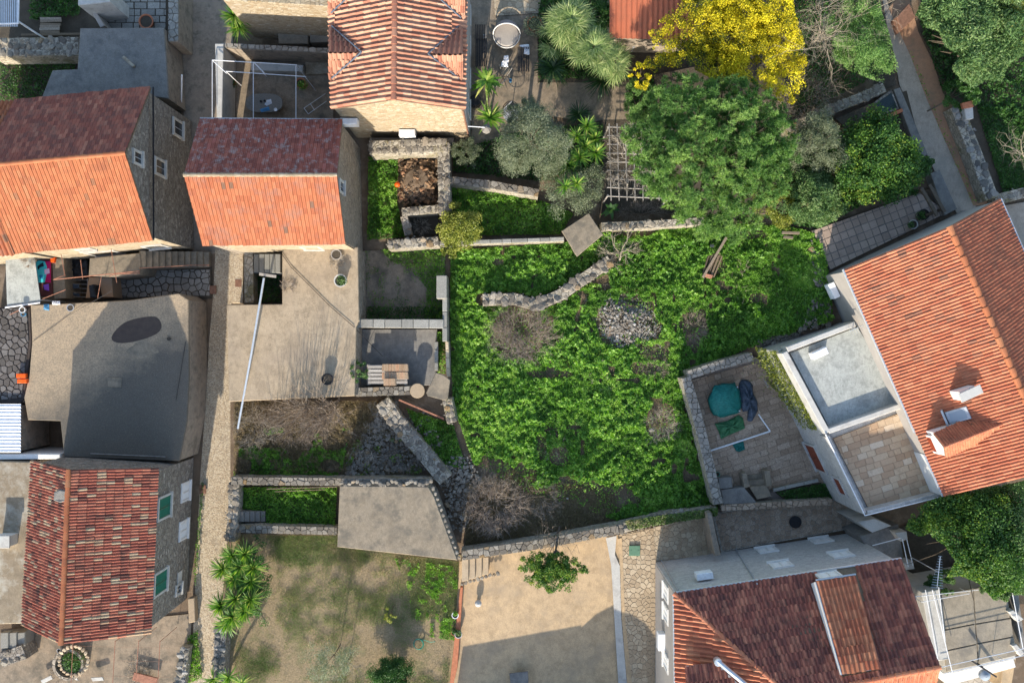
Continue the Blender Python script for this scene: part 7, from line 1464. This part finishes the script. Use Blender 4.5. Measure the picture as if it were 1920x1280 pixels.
tree(1890, 990, 5.0, (2.6, 3.4, 2.0), 'second leafy crown at the right edge below the orange roof', M['laurel'], base_px=(1880, 960), nl=150, per=230, leaf=(.15, .07), lump=.24, seed=114, ground=0, bias=.0, cap=clip_to(RO))
tree(1765, 1095, 3.8, (.8, .8, .6), 'drooping leafy branch over the pale roof terrace', M['laurel'], base_px=(1745, 1080), nl=30, per=120, leaf=(.14, .06), seed=115, ground=0, r0=.04)
tree(1875, 1095, 4.6, (1.1, .9, .7), 'leafy branch end beside the narrow grey wall', M['laurel'], nl=40, per=130, leaf=(.14, .06), seed=116, ground=0, r0=.04)
tree(1036, 1068, 3.0, (2.0, 1.15, .8), 'green carob crown reaching over the ochre courtyard', M['citrus'], base_px=(1050, 985), nl=170, per=90, fill=.5, lump=.2, leaf=(.12, .06), seed=117, ground=0, bias=.12, r0=.09)
tree(733, 1266, .95, (1.3, 1.15, .95), 'round clipped dark bush at the bottom of the lawn', M['dark_bush'], nl=150, per=230, fill=.6, leaf=(.07, .045), seed=118, ground=0, lump=.3, r0=.05, name='bush', cat='bush')
tree(622, 1235, 2.4, (1.7, 1.3, 1.5), 'loose airy grey green shrub on the lawn', M['olive'], nl=60, per=110, fill=.6, leaf=(.10, .025), seed=119, ground=0, lump=.3, r0=.03, name='bush', cat='bush', bias=.15)
bare_tree(655, 1235, 0, 3.6, (640, 1250), 2.0, 'thin leafless shrub standing in the airy lawn bush', 120, 7, r0=.025, levels=3)
tree(734, 1150, 1.6, (.42, .5, .5), 'tiny leafy sapling in the middle of the lawn', M['yellowgreen'], nl=14, per=40, leaf=(.09, .05), seed=121, ground=0, r0=.02, name='sapling', cat='sapling')
tree(1195, 195, 1.4, (.9, 1.5, .9), 'dark fern like shrub beside the shaded garden path', M['pine'], nl=60, per=120, leaf=(.13, .03), seed=122, ground=0, r0=.04, name='bush', cat='bush')
tree(872, 285, 1.2, (1.0, .9, .8), 'dark olive shrub right of the ruined wall', M['olive'], nl=40, per=110, leaf=(.1, .03), seed=123, ground=0, r0=.04, name='bush', cat='bush', bias=-.2)
tree(1090, 30, 1.5, (2.2, 1.6, 1.2), 'dark hedge behind the upper fan palm', M['dark_bush'], nl=70, per=150, leaf=(.13, .05), seed=124, ground=0, r0=.05, name='bush', cat='hedge')
tree(1515, 820, .5, (.1, .1, .1), 'x', M['dark_bush'], nl=2, per=3) if False else None
tree(1800, 175, 3.6, (1.1, .9, .7), 'dark bush in the shade below the laurel tree', M['dark_bush'], nl=50, per=120, leaf=(.13, .06), seed=126, r0=.05, name='bush', cat='bush')
# ivy on the wing wall
g = np.random.default_rng(71); pts = []
for k in range(5200):
    u = g.random(); a = np.array(W(1467, 657, 4.1))*(1-u)+np.array(W(1545, 806, 4.1))*u; o_ = abs(g.normal())*(.55*(1-abs(u-.3)*.7)); z = 4.15-o_*g.uniform(.6, 2.6)+g.normal()*.1; pts.append((a[0]-.05-o_*.9, a[1]-.1*o_, min(4.3, max(.4, z))))
pts = np.array(pts); V, F = rand_leaf(pts, .13, .06, g, .35); t = thing('ivy', W(1480, 740, 0), 'yellow green creeper hanging over the white wall of the big house', 'creeper'); mk('leaves', V, F, M['yellowgreen'], t, tv=np.clip(g.random(len(pts))*.8-.05, 0, 1)); V, F, tv = twigs(tuple(W(1495, 735, 1.0)), (.8, 2.2), 60, 2.2, g, 3, .012, 1.1, .8); mk('stems', V, F, M['twig'], t, tv=tv)
ground_cover('ivy_mass', [(1412, 650), (1460, 660), (1530, 800), (1515, 815), (1440, 720)], 6500, M['yellowgreen'], 'yellow green creeper mass along the upper side of the courtyard wall', .13, None, 1.0, seed=79, gz=1.2, tvb=-.15, asp=.45)
# palms and spiky plants
fan_palm(1070, 45, 3.0, 2.0, 'upper grey green fan palm with a broad head of fans', 131, 60); fan_palm(1112, 98, 3.0, 2.0, 'lower grey green fan palm with a pale heart', 132, 60); fan_palm(1150, 118, 1.8, 1.7, 'smaller fan palm leaning right of the two big ones', 133, 30); fan_palm(1045, 72, 1.7, 1.7, 'fan palm half hidden under the upper one', 134, 28)
yucca(1037, 128, 1.0, [(0, 0, .2)], 1.25, 'nearly black cycad left of the fan palms', 'cycas', 110, .07, 135, 'cycad', el=(-.1, .9), droop=.5)
yucca(1130, 150, .8, [(0, 0, 0)], 1.3, 'dark spiky palm at the lower edge of the palm bed', 'cycas', 90, .06, 136, 'cycad', el=(-.1, .9), droop=.5)
yucca(1085, 215, .9, [(0, 0, 0)], 1.0, 'dark cycad on the shaded side below the garden path', 'cycas', 80, .05, 137, 'cycad', el=(-.1, .9), droop=.4)
yucca(912, 152, 1.2, [(0, 0, 0)], 1.15, 'yellowish banana-leaved plant against the cream house', 'yucca', 34, .17, 138, el=(0, .9), droop=.6); yucca(918, 221, 1.4, [(0, 0, 0)], 1.15, 'bright yucca rosette near the hanging wall lamp', 'yucca', 80, .09, 139, el=(.0, 1.1))
yucca(1095, 265, 2.4, [(5, -28, .5), (-14, -8, .4), (2, 10, .3), (-8, 30, .4), (22, 22, .3), (20, -4, .2), (-30, 46, .1)], .85, 'cluster of green yucca heads between olive and pergola', n=70, w=.06, seed=140)
yucca(1060, 350, 3.4, [(0, 0, .2), (22, -6, .3)], .75, 'pair of yucca heads in the yellow green shrub', n=44, w=.06, seed=141)
yucca(437, 36, 2.2, [(2, -6, .3), (12, 16, -.4)], 1.0, 'bright spiky yucca at the top beside the alley', n=110, w=.06, seed=142)
yucca(450, 1050, 1.6, [(-14, -8, .2), (10, -12, .3), (-32, 16, .0), (0, 12, .3), (26, 14, .2), (-10, 34, .2), (20, 40, .2)], 1.0, 'upper cluster of spiky yucca heads beside the lane', n=95, w=.06, seed=143)
yucca(440, 1130, 1.7, [(-26, 4, .1), (2, -8, .3), (30, -6, .2), (-4, 26, .4), (20, 14, .2), (-14, 38, .2)], 1.0, 'lower cluster of spiky yucca heads beside the lane with yellowish leaves', n=95, w=.06, seed=144)
yucca(420, 1275, 1.4, [(-20, -2, 0), (8, -6, .2), (34, 4, .1)], .9, 'spiky yucca heads at the bottom edge beside the lane', n=54, w=.055, seed=145)
yucca(1908, 40, 5.6, [(8, -12, .2)], 2.1, 'date palm crown with orange brown stalks at the upper right edge', 'yellowgreen', 60, .12, 146, 'palm_tree', 'palm', el=(-.5, 1.0), droop=.5, stem=.22)
yucca(1146, 392, .8, [(0, 0, 0)], .7, 'broad leaved plant in the dark gap below the pergola', 'dark_bush', 12, .2, 147, el=(.1, .9), droop=.4)
tree(472, 1090, 1.3, (1.3, 2.8, 1.0), 'dark hedge under the spiky yuccas, enlarged to stand in for their shadow', M['dark_bush'], nl=90, per=90, leaf=(.11, .05), seed=125, ground=0, r0=.04, name='bush', cat='hedge', fill=.6)  # hedge made bigger as a dark mass for the yuccas' missing shadow
# bare bushes and brush heaps
bare_shrub(950, 650, (46, 30), .8, 60, 'loose outer brambles at the lower left of the brown mound', 'twig_pale', 3, .010, 171, 1.2, .25)
bare_shrub(978, 622, (62, 50), 1.5, 190, 'mound of bare brownish brambles left of the rubble heap', 'twig', 3, .012, 151, 1.1, .35)
bare_shrub(930, 945, (64, 60), 1.3, 230, 'large tangled heap of dead brown branches at the foot of the plot', 'twig', 3, .02, 152, 1.4, .15)
bare_shrub(1010, 930, (60, 50), .9, 100, 'thin dead brambles over the bare earth', 'twig', 3, .010, 153, 1.3, .2)
bare_shrub(1040, 830, (40, 50), .5, 26, 'dead stalks standing in the lower left part of the weed field', 'twig_pale', 2, .010, 164, 1.2, .2)
bare_shrub(1120, 720, (60, 40), .5, 24, 'few dead stalks in the middle of the weed field', 'twig_pale', 2, .010, 165, 1.2, .2)
bare_shrub(1400, 530, (60, 60), .6, 40, 'dead stalks in the shaded weeds near the big house', 'twig', 2, .012, 166, 1.2, .2)
bare_shrub(760, 860, (60, 26), .8, 60, 'fallen branches over the dark rubble beside the diagonal wall', 'twig', 3, .014, 167, 1.3, .15)
bare_shrub(1240, 792, (30, 32), .9, 70, 'dry brambles at the right of the weed field', 'twig_pale', 3, .01, 154, 1.2, .2)
bare_shrub(1225, 690, (36, 16), .6, 50, 'small dry bramble patch below the rubble heap', 'twig', 3, .01, 155, 1.2, .2)
bare_shrub(1300, 615, (22, 38), .7, 60, 'grey dry brambles right of the rubble heap', 'twig', 3, .01, 156, 1.2, .2)
bare_shrub(560, 785, (100, 38), 1.4, 260, 'wide belt of grey brown leafless scrub under the broad terrace', 'twig', 3, .010, 157, 1.1, .4)
bare_shrub(480, 800, (34, 36), 1.2, 90, 'leafless scrub by the lower end of the metal pole', 'twig_pale', 3, .011, 158, 1.2, .3)
bare_shrub(690, 830, (36, 32), 1.0, 20, 'fallen pale branch over the grey stones', 'twig_pale', 4, .018, 159, 1.1, .1)
bare_shrub(1040, 1015, (22, 18), 2.2, 16, 'bare stems of the carob reaching over the long wall', 'twig', 3, .025, 160, .9, .5)
bare_shrub(1200, 400, (60, 12), .8, 90, 'bare vine shoots along the wall below the pergola', 'twig', 3, .010, 161, 1.2, .3)
bare_shrub(1500, 190, (60, 40), 1.6, 120, 'grey brush between the mimosa and the crazy paved wall', 'twig', 3, .012, 162, 1.2, .3)
bare_shrub(1145, 470, (24, 22), .8, 60, 'dry shoots around the corner of the little square hut', 'twig_pale', 3, .010, 163, 1.2, .3)
